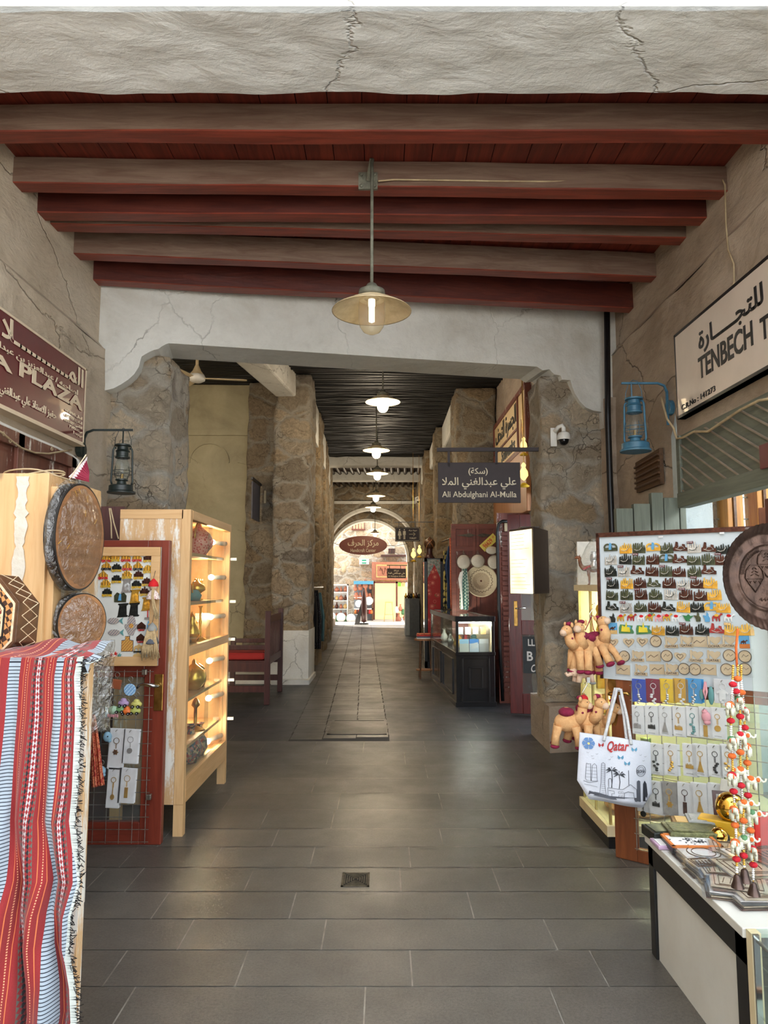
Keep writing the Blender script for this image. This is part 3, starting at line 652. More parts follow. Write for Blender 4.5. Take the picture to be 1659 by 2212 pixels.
wt(mb, X, 'PLAZA', 42, 793, 178, 878, 29, bold=.03); wt(mb, X, 'MULLA', -260, 640, 27, 788, 31, bold=.03)
wt(mb, X, ar('حفيز للاستاذ علي عبدالغني الملا'), -30, 835, 121, 895, 27)
for k, s in enumerate(['الجوال : ٥٥٢٨٧٧٥٦', 'المكتب : ٤٤٣٢٠٢٣٣', 'الفاكس : ٤٤٣٢٠٢٣٣', 'س ت : ٣٦٠٧٦', 'ص ب : ٣٠']):
    w_ = [36, 37, 38, 27, 19][k]; wt(mb, X, ar(s), 177-w_, 893+k*10.5-w_*.18, 177, 905+k*10.2, 8)
mb.build('lettering', m_crm, t)
X = 2.24; FR = frame((X, 0, 0), (0, -1, 0), (0, 0, 1)); t = thing('shop_sign', 'white shop sign with black lettering reading TENBECH on the right wall', 'sign', (X, 4.5, 2.8))
a, b = PX(1457, 724, X), PX(1462, 907, X); s1 = (a.y+b.y)/2; s0 = 3.2; zt_, zb_ = a.z, b.z
MB(FR).box(-s1, -s0, zb_, zt_, -.06, 0).build('board', m_signw, t); mb = MB(FR)
for q in ((-s1+.0, -s0, zb_, zb_+.022), (-s1, -s0, zt_-.022, zt_), (-s1, -s1+.018, zb_, zt_)): mb.box(*q, -.061, .002)
mb.build('border', m_blk, t); mb = MB(FR)
wt(mb, X, 'TENBECH', 1509, 790, 1627, 727, 52, bold=.018, flip=-1); wt(mb, X, 'TRADING', 1643, 712, 1800, 610, 56, bold=.018, flip=-1)
wt(mb, X, ar('للتجـــــارة'), 1509, 728, 1650, 655, 58, bold=.02, flip=-1)
wt(mb, X, 'C.R.No : 141273', 1473, 877, 1546, 843, 12, bold=.015, flip=-1); mb.build('lettering', m_blk, t)
# ================================================================== LEFT WALL: shutters, pipe, cable, flag
m_brown = wood('brown_shutter', c(120, 72, 56), c(92, 52, 40), .5, 'z', bump=.2, white=.15)
X = -2.38; FL = frame((X, 0, 0), (0, 1, 0), (0, 0, 1)); t = thing('wooden_shutter', 'brown panelled wooden shutter high on the left wall below the maroon sign', 'shutter', (X, 4.9, 1.9))
e = PX(158, 985, X); tz = PX(60, 945, X).z
MB(FL).box(3.5, e.y, 1.6, tz, -.06, 0).build('panel', m_brown, t); mb = MB(FL)
for y0, y1, z0, z1 in ((3.5, e.y, tz-.1, tz), (e.y-.08, e.y, 1.6, tz), (4.5, 4.58, 1.6, tz), (4.05, 4.12, 1.6, tz), (4.58, e.y, tz-.33, tz-.25), (4.58, e.y, tz-.6, tz-.52)): mb.box(y0, y1, z0, z1, 0, .03)
mb.build('frame', m_brown, t, bevel=.004)
single('conduit_pipe', MB().tube([PX(x, y, -2.36) for x, y in ((-60, 868), (0, 915), (60, 942), (120, 967), (155, 985), (168, 995), (171, 1012), (172, 1045))], .013, 10), m_white, 'white plastic conduit pipe running under the maroon sign', 'pipe', smooth=True)
mb = MB().tube([PX(x, y, -2.33) for x, y in ((-20, 920), (5, 935), (22, 950), (45, 967), (75, 978), (105, 980), (135, 975), (155, 972))], .007, 6)
for x, y in ((8, 937), (22, 952), (112, 970)): p = PX(x, y, -2.33); mb.torus(p, .012, .003, 10, 5, MX.Rotation(pi/2, 3, 'Y'))
single('electric_cable', mb, m_wire, 'beige cable sagging across the brown shutter', 'cable', smooth=True)
m_flagm = M('flag_maroon', c(138, 34, 62), c(120, 26, 50), 6, .8); m_flagw = M('flag_white', c(222, 214, 218), c(200, 192, 196), 6, .8)
p0, p1 = P(148, 1030, 3.62), P(186, 986, 3.62); t = thing('small_flag', 'small maroon and white flag on a stick above the pine cabinet', 'flag', p0)
MB().cyl(p0-V((0, 0, .02)), p1+V((.0, 0, .01)), .003, n=6).build('stick', m_crm, t)
def fl(u, v):
    a = p0.lerp(p1, u); b = P(195, 1042, 3.62).lerp(P(191, 1018, 3.62), u); q = a.lerp(b, v); q.y += .015*sin(v*5+u*2); return q
def part(mb, f, v0, v1, zig, N=8, w_=10):
    pts = []
    for i in range(2*N+1):
        u = i/(2*N); z = zig*(i % 2)
        pts.append((u, z))
    for (u0, a), (u1, b) in zip(pts, pts[1:]): mb.add([f(u0, v0(a)), f(u1, v0(b)), f(u1, v1(b)), f(u0, v1(a))], [(0, 1, 2, 3)])
    return mb
part(MB(), fl, lambda a: 0, lambda a: .3-a, .12).build('white_band', m_flagw, t, solid=.002); part(MB(), fl, lambda a: .3-a, lambda a: 1, .12).build('maroon_field', m_flagm, t, solid=.002)
# ================================================================== NEAR LEFT: pine cabinet, drums, inlaid box, striped blanket
m_pine = wood('pine', c(222, 186, 138), c(200, 158, 108), .5, 'z', True, .08); m_pinex = wood('pine_x', c(218, 180, 132), c(196, 154, 104), .5, 'x', True, .08); m_piney = wood('pine_y', c(218, 180, 132), c(196, 154, 104), .5, 'y', True, .08)
m_pinew = wood('pine_whitewashed', c(214, 178, 132), c(196, 156, 110), .55, 'z', True, .1, white=1.0)
m_caulk = M('white_filler', c(206, 200, 188), c(192, 184, 168), 18, .8, bump=.3, bs=60)
t = thing('pine_cabinet', 'tall pine cabinet at the left edge with a white filler streak on its side', 'cabinet', (-1.9, 3.4, 0))
CX, C0, C1 = -1.47, 3.09, 3.66
mb = MB(); mb.box(-2.36, -1.93, C0, C0+.03, 0, 2.02).box(-1.93, CX, C0-.004, C0+.03, 0, 2.035); mb.build('side_panel', m_pine, t, bevel=.002)
MB().box(-2.36, CX, C0+.03, C1, 1.99, 2.03).build('top_panel', m_pinex, t); MB().box(CX-.03, CX+.002, C0+.03, C1, 0, 2.0).build('front_panel', m_pinew, t)
MB().box(CX-.01, CX+.03, C0+.02, C0+.1, 0, 1.98).build('front_post', m_pine, t, bevel=.003); MB().box(-2.36, CX, C1-.03, C1, 0, 2.0).build('back_panel', m_pine, t)
mb = MB(); a = P(46, 1040, C0); N = 26; l = []; r_ = []
for i in range(N+1):
    z = 2.02-i/N*.47; w_ = .026+.022*NZ.noise(V((z*9, 1, 0)))+.012*NZ.noise(V((z*40, 5, 0))); l.append((a.x-w_+.012, z)); r_.append((a.x+w_+.01+.014*NZ.noise(V((z*22, 9, 0))), z))
for i in range(N): mb.add([(l[i][0], C0-.009, l[i][1]), (r_[i][0], C0-.009, r_[i][1]), (r_[i+1][0], C0-.009, r_[i+1][1]), (l[i+1][0], C0-.009, l[i+1][1])], [(0, 1, 2, 3)])
mb.build('filler_streak', m_caulk, t, solid=.004)
pts = []
for i in range(60):
    a = i/60*2*pi*2.4; pts.append(P(60, 1030, 3.2)+V((.13*cos(a)+.01*sin(a*3), .07*sin(a)+.06, .02*sin(a*1.3)+.015)))
pts += [P(100, 1022, 3.15), P(130, 1030, 3.2), P(160, 1040, 3.25), P(175, 1052, 3.3)]
single('cable_coil', MB().tube(pts, .004, 6), m_wire, 'loose coil of cream cable lying on the near pine cabinet', 'cable', smooth=True)
# frame drums in cellophane
m_skin = wood('drum_skin', c(176, 124, 80), c(136, 92, 58), .4, 'y', bump=.1); m_film = filmm('cellophane', .2); m_film2 = filmm('thick_film', .34, (.88, .87, .84))
def wrapped(px, py, X, rx, a, label, bag=False):
    p = PX(px, py, X); T = MX.Translation(p) @ frame((0, 0, 0), (sin(a), cos(a), 0), (0, 0, 1)); t = thing('frame_drum', label, 'drum', p-V((0, 0, rx)))
    MB(T).lathe([(rx*.96, -.005), (rx, -.005), (rx, -.055), (rx*.93, -.055), (rx*.93, -.01)], 48).build('rim', m_black, t, smooth=True, auto=R(30)); MB(T).disc(0, 0, rx*.965, -.012, -.004, 48).build('skin', m_skin, t)
    for k in range(7 if rx > .2 else 0):
        mb = MB(T); th = random.uniform(0, 2*pi); r = random.uniform(.3, .9)*rx; mb.tube([(r*cos(th), r*sin(th), -.002), (r*cos(th)+.03*cos(th+.4), r*sin(th)+.03*sin(th+.4), -.002)], .0016, 4)
        mb.build('straw_tie', M('straw', c(206, 160, 70), c(180, 130, 50), 9, .5), t)
    mb = MB(T); mb.grid(lambda u, v: V((rx*1.08*cos(2*pi*u)*sin(pi*v)*(1+.06*NZ.noise(V((cos(u*6.28)*3, sin(u*6.28)*3, v*3)))), rx*1.08*sin(2*pi*u)*sin(pi*v)*(1+.06*NZ.noise(V((sin(u*6.28)*3, cos(u*6.28)*3, v*3)))), -.035+.055*cos(pi*v)+.006*NZ.noise(V((cos(u*6.28)*9*sin(pi*v), sin(u*6.28)*9*sin(pi*v), v))))), 60, 26, False)
    mb.build('plastic_wrap', m_film, t, smooth=True); return t
wrapped(178, 1160, -1.37, .243, R(2), 'large black-rimmed frame drum wrapped in clear plastic on the pine cabinet')
wrapped(180, 1345, -1.35, .132, R(28), 'small brown frame drum wrapped in clear plastic below the large drum')
p0 = PX(176, 1470, -1.37); T = MX.Translation(p0) @ frame((0, 0, 0), (sin(R(25)), cos(R(25)), 0), (0, 0, 1))
mb = MB(T)
def bg(u, v):
    x = (u-.5)*2; yv = (v-.5)*2; w_ = .19*(1-.25*max(0, -yv-.6)); h_ = .21; b_ = (1-x*x)**.5*(1-yv**4)**.5 if abs(x) < 1 and abs(yv) < 1 else 0
    return V((x*w_, yv*h_-.04, .035*b_+.012*NZ.noise(V((x*3, yv*4, 0)))+.006*NZ.noise(V((x*11, yv*12, 2)))))
mb.grid(bg, 34, 40, False); mb.grid(lambda u, v: bg(u, v)*1.0-V((0, 0, .02+.03*(1-(2*u-1)**2))), 30, 30, False)
single('plastic_bag', mb, m_film2, 'clear plastic bag hanging under the small drum', 'bag', smooth=True)
# shelf and upright panel carrying the blanket
t = thing('pine_display_stand', 'pine display stand at the bottom left under the striped blanket', 'stand', (-1.5, 2.4, 0))
MB().box(-2.3, -.90, 2.2, 2.24, 0, 1.31).build('front_board', m_pinew, t, bevel=.002); MB().box(-2.3, -1.35, 2.24, 2.95, 1.21, 1.24).build('shelf', m_piney, t)
for x in (-2.28, -1.39): MB().box(x, x+.04, 2.9, 2.94, 0, 1.21).build('leg', m_pine, t)
# inlaid octagonal box
m_dwood = wood('walnut', c(110, 74, 48), c(74, 48, 30), .35, 'x'); m_inl = M('bone_inlay', c(226, 210, 180), c(190, 160, 120), 60, .4)
def mosaic(name, cols, sc=60):
    t = NT(name, .35); ck = t.n('ShaderNodeTexChecker'); t.set(ck.inputs[0], t.map((1, 1, 1), (0.3, .5, pi/4))); ck.inputs['Scale'].default_value = sc; ck.inputs['Color1'].default_value = cols[0]; ck.inputs['Color2'].default_value = cols[1]
    v = t.voro(sc*.7, 'F1'); t.col(t.mix(t.ramp(v, [(.12, 1.0), (.2, 0.0)]), ck.outputs[0], cols[2])); MATS[name] = t.m; return t.m
m_mos = mosaic('inlay_mosaic', [c(196, 140, 84), c(60, 36, 28), c(226, 200, 160)], 55); m_mos2 = mosaic('inlay_red', [c(120, 40, 34), c(214, 190, 150), c(40, 30, 28)], 90)
p = P(-52, 1343, 2.55); T = MX.Translation(p) @ MX.Rotation(R(-12), 4, 'Z') @ frame((0, 0, 0), (1, 0, 0), (0, .06, 1)); t = thing('inlaid_box', 'octagonal wooden box with bone and wood inlay standing behind the striped blanket', 'box', p-V((0, 0, .17)), mat=MX.Translation(p-V((0, 0, .17))))
oc = lambda r: [(r/cos(pi/8)*cos(pi/8+k*pi/4), r/cos(pi/8)*sin(pi/8+k*pi/4)) for k in range(8)]
MB(T).prism(oc(.168), -.11, 0).build('body', m_dwood, t, bevel=.003); mb = MB(T)
o_ = oc(.1685)
for k in range(8):
    a, b = V((*o_[k], 0)), V((*o_[(k+1) % 8], 0))
    for j in range(3):
        q0, q1 = a.lerp(b, j/3), a.lerp(b, (j+1)/3)
        mb.tube([q0+V((0, 0, -.1)), q1+V((0, 0, -.02))], .0015, 4).tube([q1+V((0, 0, -.1)), q0+V((0, 0, -.02))], .0015, 4)
mb.build('lattice_lines', m_inl, t)
for r1, r0, m_, z in ((.166, .158, m_dwood, .004), (.158, .15, m_inl, .006), (.15, .122, m_mos, .006), (.122, .115, m_black, .008), (.115, .108, m_inl, .008), (.108, .078, m_mos2, .007), (.078, .07, m_inl, .009)):
    a, b = oc(r1), oc(r0); mb = MB(T)
    for k in range(8): mb.prism([a[k], a[(k+1) % 8], b[(k+1) % 8], b[k]], -.001, z)
    mb.build('lid_inlay_ring', m_, t)
MB(T).prism(oc(.07), -.001, .006).build('lid_centre', m_mos, t)
# the blanket
def clothmat():
    t = NT('striped_weave', .9, 0, 'UV'); u, v, _ = t.sep()
    red = t.ramp(t.noise(90, 4, .7, t.map((1, 14, 1))), [(.3, c(130, 26, 30)), (.7, c(152, 42, 44))])
    def band(a, b): return t.m2('MULTIPLY', t.m2('GREATER_THAN', u, a), t.m2('LESS_THAN', u, b))
    colr = red
    for a in (.05, .17, .43, .48, .66, .72, .845): colr = t.mix(band(a, a+.0045), colr, c(222, 122, 70))
    dash = t.m2('GREATER_THAN', t.m2('FRACT', t.m2('MULTIPLY', v, 210)), .45)
    for a in (.13, .455, .69): colr = t.mix(t.m2('MULTIPLY', band(a, a+.007), dash), colr, c(232, 160, 120))
    rung = t.m2('LESS_THAN', t.m2('FRACT', t.m2('MULTIPLY', v, 150)), .26)
    wh = t.mix(rung, c(160, 172, 184), c(36, 42, 54))
    for a, b in ((.27, .385), (.755, .83), (.965, 1.01)): colr = t.mix(band(a, b), colr, wh)
    for a, b in ((.525, .635), (.862, .935)):
        n = 5; uu = t.m2('MULTIPLY', t.m2('SUBTRACT', u, a), n/(b-a)); vv = t.m2('MULTIPLY', v, 92)
        p_ = t.m2('FLOOR', t.m2('ADD', uu, vv)); q = t.m2('FLOOR', t.m2('SUBTRACT', uu, vv)); par = t.m2('FLOORED_MODULO', t.m2('ADD', p_, q), 2)
        edge = t.m2('ABSOLUTE', t.m2('SUBTRACT', uu, n/2)); cc_ = t.mix(t.m2('LESS_THAN', edge, .7), c(34, 26, 32), c(186, 180, 182)); cc_ = t.mix(t.m2('GREATER_THAN', edge, 1.7), cc_, c(92, 98, 88))
        colr = t.mix(band(a, b), colr, t.mix(par, red, cc_))
    t.col(colr); t.bump(t.m2('ADD', t.noise(600, 2, .6), t.m2('MULTIPLY', t.m2('FRACT', t.m2('MULTIPLY', v, 600)), .4)), .35, .002)
    t.b.inputs['Sheen Weight'].default_value = .15; return t.m
m_cloth = clothmat(); EDGE = [(1430, 190), (1480, 181), (1560, 183), (1640, 178), (1700, 174), (1760, 168), (1820, 178), (1870, 186), (1930, 170), (1990, 168), (2060, 181), (2120, 184), (2180, 172), (2300, 160)]
def edge(y):
    for (a, x0), (b, x1) in zip(EDGE, EDGE[1:]):
        if a <= y <= b: return x0+(x1-x0)*(y-a)/(b-a)
    return EDGE[0][1] if y < 1430 else EDGE[-1][1]
def blanket(u, v):
    if v < .13:                                   # lies over the shelf, behind the front board
        s_ = v/.13; Y = 2.75-(2.75-2.16)*s_; z = 1.325+.02*NZ.noise(V((u*5, s_*3, 2)))+.03*(1-s_)*NZ.noise(V((u*3, 8, 0)))+.012*sin(u*20+s_*3)
        xr = P(198 if s_ > .75 else 100+98*s_, 1430, 2.2).x+.0*s_; xl_ = -1.75; return V((xl_+(xr-xl_)*u, Y, z-.03*(s_ > .97)))
    s_ = (v-.13)/.87; z = 1.325*(1-s_)+.02; py = 1435+s_*900
    xr = P(edge(py), py, 2.17).x; xl_ = -1.18-.04*s_
    ph = .9*sin(s_*4.4+1.1)+.5*s_; f = (.012+.055*s_*(1-.25*s_))*sin(2*pi*(u*3.4+ph*.55))+(.006+.012*s_)*sin(2*pi*(u*7.3-ph*.8)+1)
    uu = u-(.035*s_)*sin(2*pi*(u*3.4+ph*.55)+1.3)*min(1, u*6)*min(1, (1-u)*6)-.06*s_*sin(pi*u)
    return V((xl_+(xr-xl_)*uu, 2.16-.02-.9*f*(s_**.6)-.012, z if s_ > .02 else 1.335-.01*s_*50))
mb = MB().grid(blanket, 220, 260)
bl = single('striped_blanket', mb, m_cloth, 'red woven blanket with white and black striped bands draped at the left', 'blanket', loc=(-1.4, 2.3, 0), smooth=True)
mb = MB(); mb2 = MB(); rr = random.Random(3)
pr = [blanket(1, .1+.9*i/420) for i in range(421)]
for i in range(420):
    p = pr[i]; d = V((rr.uniform(.006, .024), rr.uniform(-.012, .008), rr.uniform(-.016, .014))); mb.tube([p, p+d*.5+V((0, 0, rr.uniform(-.004, .004))), p+d], .0013, 3, False)
    if i % 1 == 0: mb2.tube([p-V((.012, .002, 0)), p+V((.006, -.002, rr.uniform(-.003, .003)))], .0022, 4, False)
bl_m = mb.build('dark_fringe', m_black, None); bl_w = mb2.build('white_fringe', M('pale_yarn', c(206, 212, 206), c(170, 176, 172), 9, .9), None)
for o in (bl_m, bl_w): o.data.transform(MX.Translation(-V((-1.4, 2.3, 0)))); o.parent = bl

single('hanging_cord_pair', MB().tube([P(236, 1098, 4.5), P(240, 1130, 4.45), P(241, 1163, 4.44)], .004, 5).tube([P(239, 1098, 4.5), P(246, 1130, 4.45), P(256, 1164, 4.44)], .004, 5), m_wire, 'two cream cords hanging between the large drum and the display cabinet', 'cord')
single('brown_shutter_board', MB().box(P(228, 1130, 4.75).x-.3, P(268, 1130, 4.75).x, 4.75, 4.79, 0, Zat(1094, 4.75)), m_mah0, 'dark brown board between the drum and the display cabinet', 'board')
# ================================================================== LEFT: red door with magnet board, wire grid, key rings
m_door = wood('door_red', c(134, 58, 40), c(104, 40, 28), .35, 'z', bump=.1); m_doorx = wood('door_red_x', c(130, 56, 40), c(100, 40, 28), .35, 'x', bump=.1)
m_panelw = M('magnet_board', c(214, 214, 208), c(200, 200, 194), 4, .5); m_steel = M('steel_wire', c(168, 164, 154), c(120, 114, 104), 30, .35, .85); m_brass = M('brass', c(190, 150, 84), c(140, 104, 52), 18, .3, .95)
m_gold = M('gold', c(250, 206, 100), c(216, 160, 56), 30, .25, .7); m_silv = M('silver', c(226, 226, 224), c(176, 176, 174), 30, .25, .7); m_brz = M('bronze_metal', c(104, 66, 54), c(62, 38, 32), 40, .35, .7)
m_drk = M('dark_metal', c(66, 70, 66), c(34, 36, 36), 40, .35, .7); m_olv = M('olive_metal', c(98, 102, 76), c(56, 60, 48), 40, .35, .6); m_chrome = M('chrome', c(210, 210, 210), c(190, 190, 190), 5, .12, 1.0)
def flat(n, r, g, b, rough=.5): return M(n, c(r, g, b), c(int(r*.88), int(g*.88), int(b*.88)), 12, rough)
m_tred = flat('red_letters', 206, 40, 36); m_tyel = flat('yellow_letters', 224, 178, 30); m_tblk = flat('ink_black', 30, 28, 28); m_card = flat('pale_card', 226, 220, 208); m_cardw = flat('white_card', 232, 232, 232)
DY = 4.42
def at(px, py, Y=DY): p = P(px, py, Y); return p.x, p.z
t = thing('shop_door', 'red-brown door with a glass pane carrying the left magnet board and wire grid', 'door', (-1.8, DY, 0))
F = frame((0, DY, 0), (1, 0, 0), (0, 0, 1)); rx = -1.335; lx = -2.28; top = at(360, 1167)[1]
mb = MB(F).box(rx-.13, rx, 0.0, top, -.05, 0).box(lx, lx+.12, 0.0, top, -.05, 0); mb.build('stile', m_door, t, bevel=.004)
mid = at(300, 1445)[1]
MB(F).box(lx+.12, rx-.13, top-.1, top, -.05, 0).box(lx+.12, rx-.13, mid-.05, mid+.07, -.05, -.002).box(lx+.12, rx-.13, 0.0, .13, -.05, 0).build('rail', m_doorx, t, bevel=.004)
MB(F).box(lx+.12, rx-.13, mid+.07, top-.1, -.04, -.02).build('upper_panel', m_doorx, t); MB(F).box(lx+.12, rx-.13, .13, mid-.05, -.028, -.022).build('glass_pane', m_clear, t)
mb = MB(F); h0, h1 = at(342, 1456)[1], at(342, 1535)[1]; hx = at(343, 1495)[0]; mb.box(hx-.027, hx+.027, h1, h0, 0, .007); lp_ = mb.build('lock_plate', m_brass, t, bevel=.006)
hz = at(340, 1480)[1]; MB(F).tube([(hx, hz, 0), (hx, hz, .04), (hx-.03, hz+.004, .05), (hx-.07, hz+.012, .05), (hx-.10, hz+.008, .045), (hx-.12, hz-.012, .04)], [.011, .011, .012, .009, .008, .006], 10).build('lever_handle', m_chrome, lp_, smooth=True)
# board
BY = DY-.025; FB = frame((0, BY, 0), (1, 0, 0), (0, 0, 1)); bp = lambda x, y: at(180+x*.205, 1080+y*.205, BY)
x0, x1, z0, z1 = bp(60, 0)[0], bp(812, 900)[0], at(300, 1438, BY)[1], bp(600, 498)[1]; x1 = at(345, 1300, BY)[0]
t = thing('magnet_board', 'small white magnet board in a pine frame on the red-brown left door', 'board', (x0, BY, z0))
fw = .055; MB(FB).box(x0, x1, z0, z1, -.01, .006).build('panel', m_panelw, t)
MB(FB).box(x0, x1, z1-fw, z1, 0, .022).box(x0, x1, z0, z0+fw, 0, .022).box(x0, x0+fw, z0+fw, z1-fw, 0, .022).box(x1-fw, x1, z0+fw, z1-fw, 0, .022).build('frame', m_pinex, t, bevel=.003)
def skyline(mb, cx, cz, w, h, z=0, seed=0, d=.006, dome=False):
    """relief of towers on a base, as on souvenir magnets"""
    r = random.Random(seed); n = 6 if w > .03 else 5
    for i in range(n):
        x = cx-w/2+w*(i+.5)/n; hh = h*(.7+.3*r.random())*(1-.18*abs(2*(i+.5)/n-1)); ww = w/n*r.uniform(.55, .95); b = cz-h/2
        k = r.random()
        if k < .35: mb.prism([(x-ww/2, b), (x+ww/2, b), (x+ww/2, b+hh*.75), (x, b+hh), (x-ww/2, b+hh*.75)], z, z+d*r.uniform(.6, 1.2))
        elif k < .7: mb.prism([(x-ww/2, b), (x+ww/2, b), (x+ww*.35, b+hh), (x-ww*.35, b+hh*.93)], z, z+d*r.uniform(.6, 1.2))
        else: mb.prism([(x-ww/2, b), (x+ww/2, b), (x+ww*.5, b+hh*.6), (x+ww*.2, b+hh*.9), (x, b+hh), (x-ww*.2, b+hh*.9), (x-ww*.5, b+hh*.6)], z, z+d)
    mb.box(cx-w/2, cx+w/2, cz-h/2-.002, cz-h/2+h*.42, z, z+d*.55)
    if dome: mb.tube([(cx-w*.3, cz-h*.2, z+d), (cx-w*.1, cz-h*.34, z+d*1.3), (cx+w*.12, cz-h*.3, z+d*1.3), (cx+w*.3, cz, z+d)], .0012, 5)
    return mb
colr = {'gold': m_gold, 'bronze': m_brz, 'dark': m_drk, 'silver': m_silv, 'olive': m_olv}
QL = [(250, 610, 'gold', 'red'), (340, 605, 'gold', 'yellow'), (455, 605, 'gold', 'red'), (572, 605, 'gold', 'red'), (690, 612, 'bronze', 'yellow'), (250, 695, 'gold', 'black'), (358, 712, 'dark', 'yellow'), (468, 697, 'gold', 'red'), (582, 697, 'gold', 'black'), (688, 726, 'gold', 'yellow'),
      (215, 790, 'gold', 'red'), (356, 830, 'dark', 'yellow'), (466, 785, 'gold', 'yellow'), (588, 790, 'bronze', 'yellow'), (243, 878, 'gold', 'yellow'), (566, 888, 'dark', 'yellow'), (675, 862, 'bronze', 'yellow'), (257, 972, 'dark', 'yellow'), (652, 965, 'bronze', 'yellow')]
RW = ['top row'] * 5+['second row']*5+['third row']*4+['fourth row']*3+['fifth row']*2
CI = {}
for k, (x, y, a, b) in enumerate(QL):
    cx, cz = bp(x, y); row = RW[k]; CI[row] = CI.get(row, 0)+1; n = RW.count(row)
    pos = 'leftmost' if CI[row] == 1 else 'rightmost' if CI[row] == n else ORD[CI[row]-1]+' from the left'
    t = thing('fridge_magnet', '%s skyline magnet, %s QATAR letters, %s in %s, left board' % (a if a != 'bronze' else 'brown', b, pos.replace('from the left', 'from left'), row), 'magnet', (cx, BY-.008, cz-.03), 'lettered skyline magnets on the left board')
    mb = MB(FB); w_ = .058
    for i in range(7):
        hh = [.018, .026, .034, .042, .033, .025, .016][i]*random.uniform(.85, 1.1); xx = cx-w_/2+w_*(i+.5)/7
        mb.prism([(xx-.0042, cz-.012), (xx+.0042, cz-.012), (xx+.004, cz-.012+hh*.8), (xx, cz-.012+hh), (xx-.004, cz-.012+hh*.8)], .006, .011+.003*(i % 2))
    if b == 'yellow': mb.ell((cx-.024, cz+.002, .009), (.007, .007, .003), 8, 5).ell((cx+.024, cz+.002, .009), (.007, .007, .003), 8, 5).ell((cx-.013, cz+.014, .009), (.007, .007, .003), 8, 5).ell((cx+.013, cz+.014, .009), (.007, .007, .003), 8, 5)
    mb.build('skyline', colr[a], t); MB(FB).text('QATAR', cx, cz-.020, .017, .062, .010, .0035, .03).build('letters', {'red': m_tred, 'yellow': m_tyel, 'black': m_tblk}[b], t)
for x, y, a, lab in [(460, 908, 'silver', 'pale metallic scroll magnet between the lettered skylines'), (546, 1020, 'gold', 'gold scroll magnet in the middle of the left board'), (673, 1098, 'gold', 'gold scroll magnet near the right frame of the left board'), (418, 1165, 'dark', 'dark metal scroll magnet, left of the pair'), (536, 1160, 'dark', 'dark metal scroll magnet, right of the pair')]:
    cx, cz = bp(x, y); t = thing('fridge_magnet', lab, 'magnet', (cx, BY-.008, cz-.04), 'scroll magnets on the left board')
    MB(FB).prism([(cx-.034, cz-.042), (cx+.03, cz-.038), (cx+.036, cz-.03), (cx+.026, cz-.026), (cx+.024, cz+.03), (cx+.036, cz+.038), (cx+.034, cz+.046), (cx-.026, cz+.042), (cx-.03, cz+.036), (cx-.02, cz+.03), (cx-.028, cz-.03)], .006, .009).build('scroll', colr[a], t)
    skyline(MB(FB), cx, cz, .036, .052, .009, k, .004).build('relief', colr[a], t)
m_teal = flat('teal_paint', 96, 150, 150); m_navy = flat('navy_paint', 44, 58, 84); m_orng = flat('orange_paint', 206, 118, 52); m_blue = flat('sky_blue_paint', 92, 160, 206); m_pink = flat('pink_plush', 226, 160, 168, .9); m_green2 = flat('green_paint', 78, 130, 84)
m_sand = flat('sand_paint', 206, 170, 110); m_mosb = mosaic('mosaic_blue', [c(60, 84, 120), c(214, 196, 170), c(190, 60, 50)], 260); m_mosr = mosaic('mosaic_red', [c(150, 50, 44), c(224, 190, 90), c(60, 70, 110)], 240)
def mag(lab, x, y, parts, name='fridge_magnet'):
    cx, cz = bp(x, y); t = thing(name, lab, 'magnet', (cx, BY-.008, cz))
    for pn, pts, z0, z1, m_ in parts: MB(FB).prism([(cx+a, cz+b) for a, b in pts], z0, z1).build(pn, m_, t)
    return t, cx, cz
el = lambda x, y, a, b, n=16: [(x+a*cos(2*pi*i/n), y+b*sin(2*pi*i/n)) for i in range(n)]
mag('arched grey souvenir magnet with blue centre below the lettered rows', 395, 1025, [('arch', [(-.036, -.03), (.036, -.03), (.038, .01), (.02, .03), (0, .02), (-.02, .03), (-.038, .01)], .006, .011, m_olv), ('centre', [(-.012, -.02), (.008, -.02), (.006, .018), (-.004, .022)], .011, .014, m_blue)])
mag('hand-shaped magnet with red and blue mosaic pattern', 512, 1325, [('hand', [(-.014, -.056), (.014, -.056), (.024, -.03), (.038, -.012), (.04, .012), (.026, .008), (.024, .034), (.016, .052), (.006, .062), (-.006, .062), (-.016, .052), (-.024, .034), (-.026, .008), (-.04, .012), (-.038, -.012), (-.024, -.03)], .006, .011, m_mosb), ('medallion', el(0, .0, .014, .014), .011, .013, m_mosr)])
for x, y, lab in ((345, 1272, 'patterned fish magnet half hidden behind the plastic bag'), (352, 1395, 'patterned fish magnet below the other fish')):
    mag(lab, x, y, [('body', el(-.012, 0, .036, .018, 20), .006, .012, m_mosb), ('tail', [(.018, 0), (.046, .02), (.04, 0), (.046, -.02)], .006, .010, m_teal)])
mag('cutting-board shaped magnet with coloured tile pattern', 468, 1515, [('board', [(-.034, -.044), (.034, -.044), (.034, .018), (.012, .022), (.012, .044), (-.012, .044), (-.012, .022), (-.034, .018)], .006, .010, m_mosr), ('edge', [(-.037, -.047), (.037, -.047), (.037, .021), (.015, .025), (.015, .047), (-.015, .047), (-.015, .025), (-.037, .021)], .004, .0065, m_navy)])
for x, y, lab in ((617, 1338, 'small Qatar house magnet beside the mosaic hand'), (610, 1462, 'small Qatar house magnet above the camel magnets')):
    t, cx, cz = mag(lab, x, y, [('house', [(-.026, -.012), (.026, -.012), (.026, .01), (0, .032), (-.026, .01)], .006, .012, m_brz)]); MB(FB).text('Qatar', cx, cz-.018, .014, .04, .009, .003, .02).build('letters', m_tred, t)
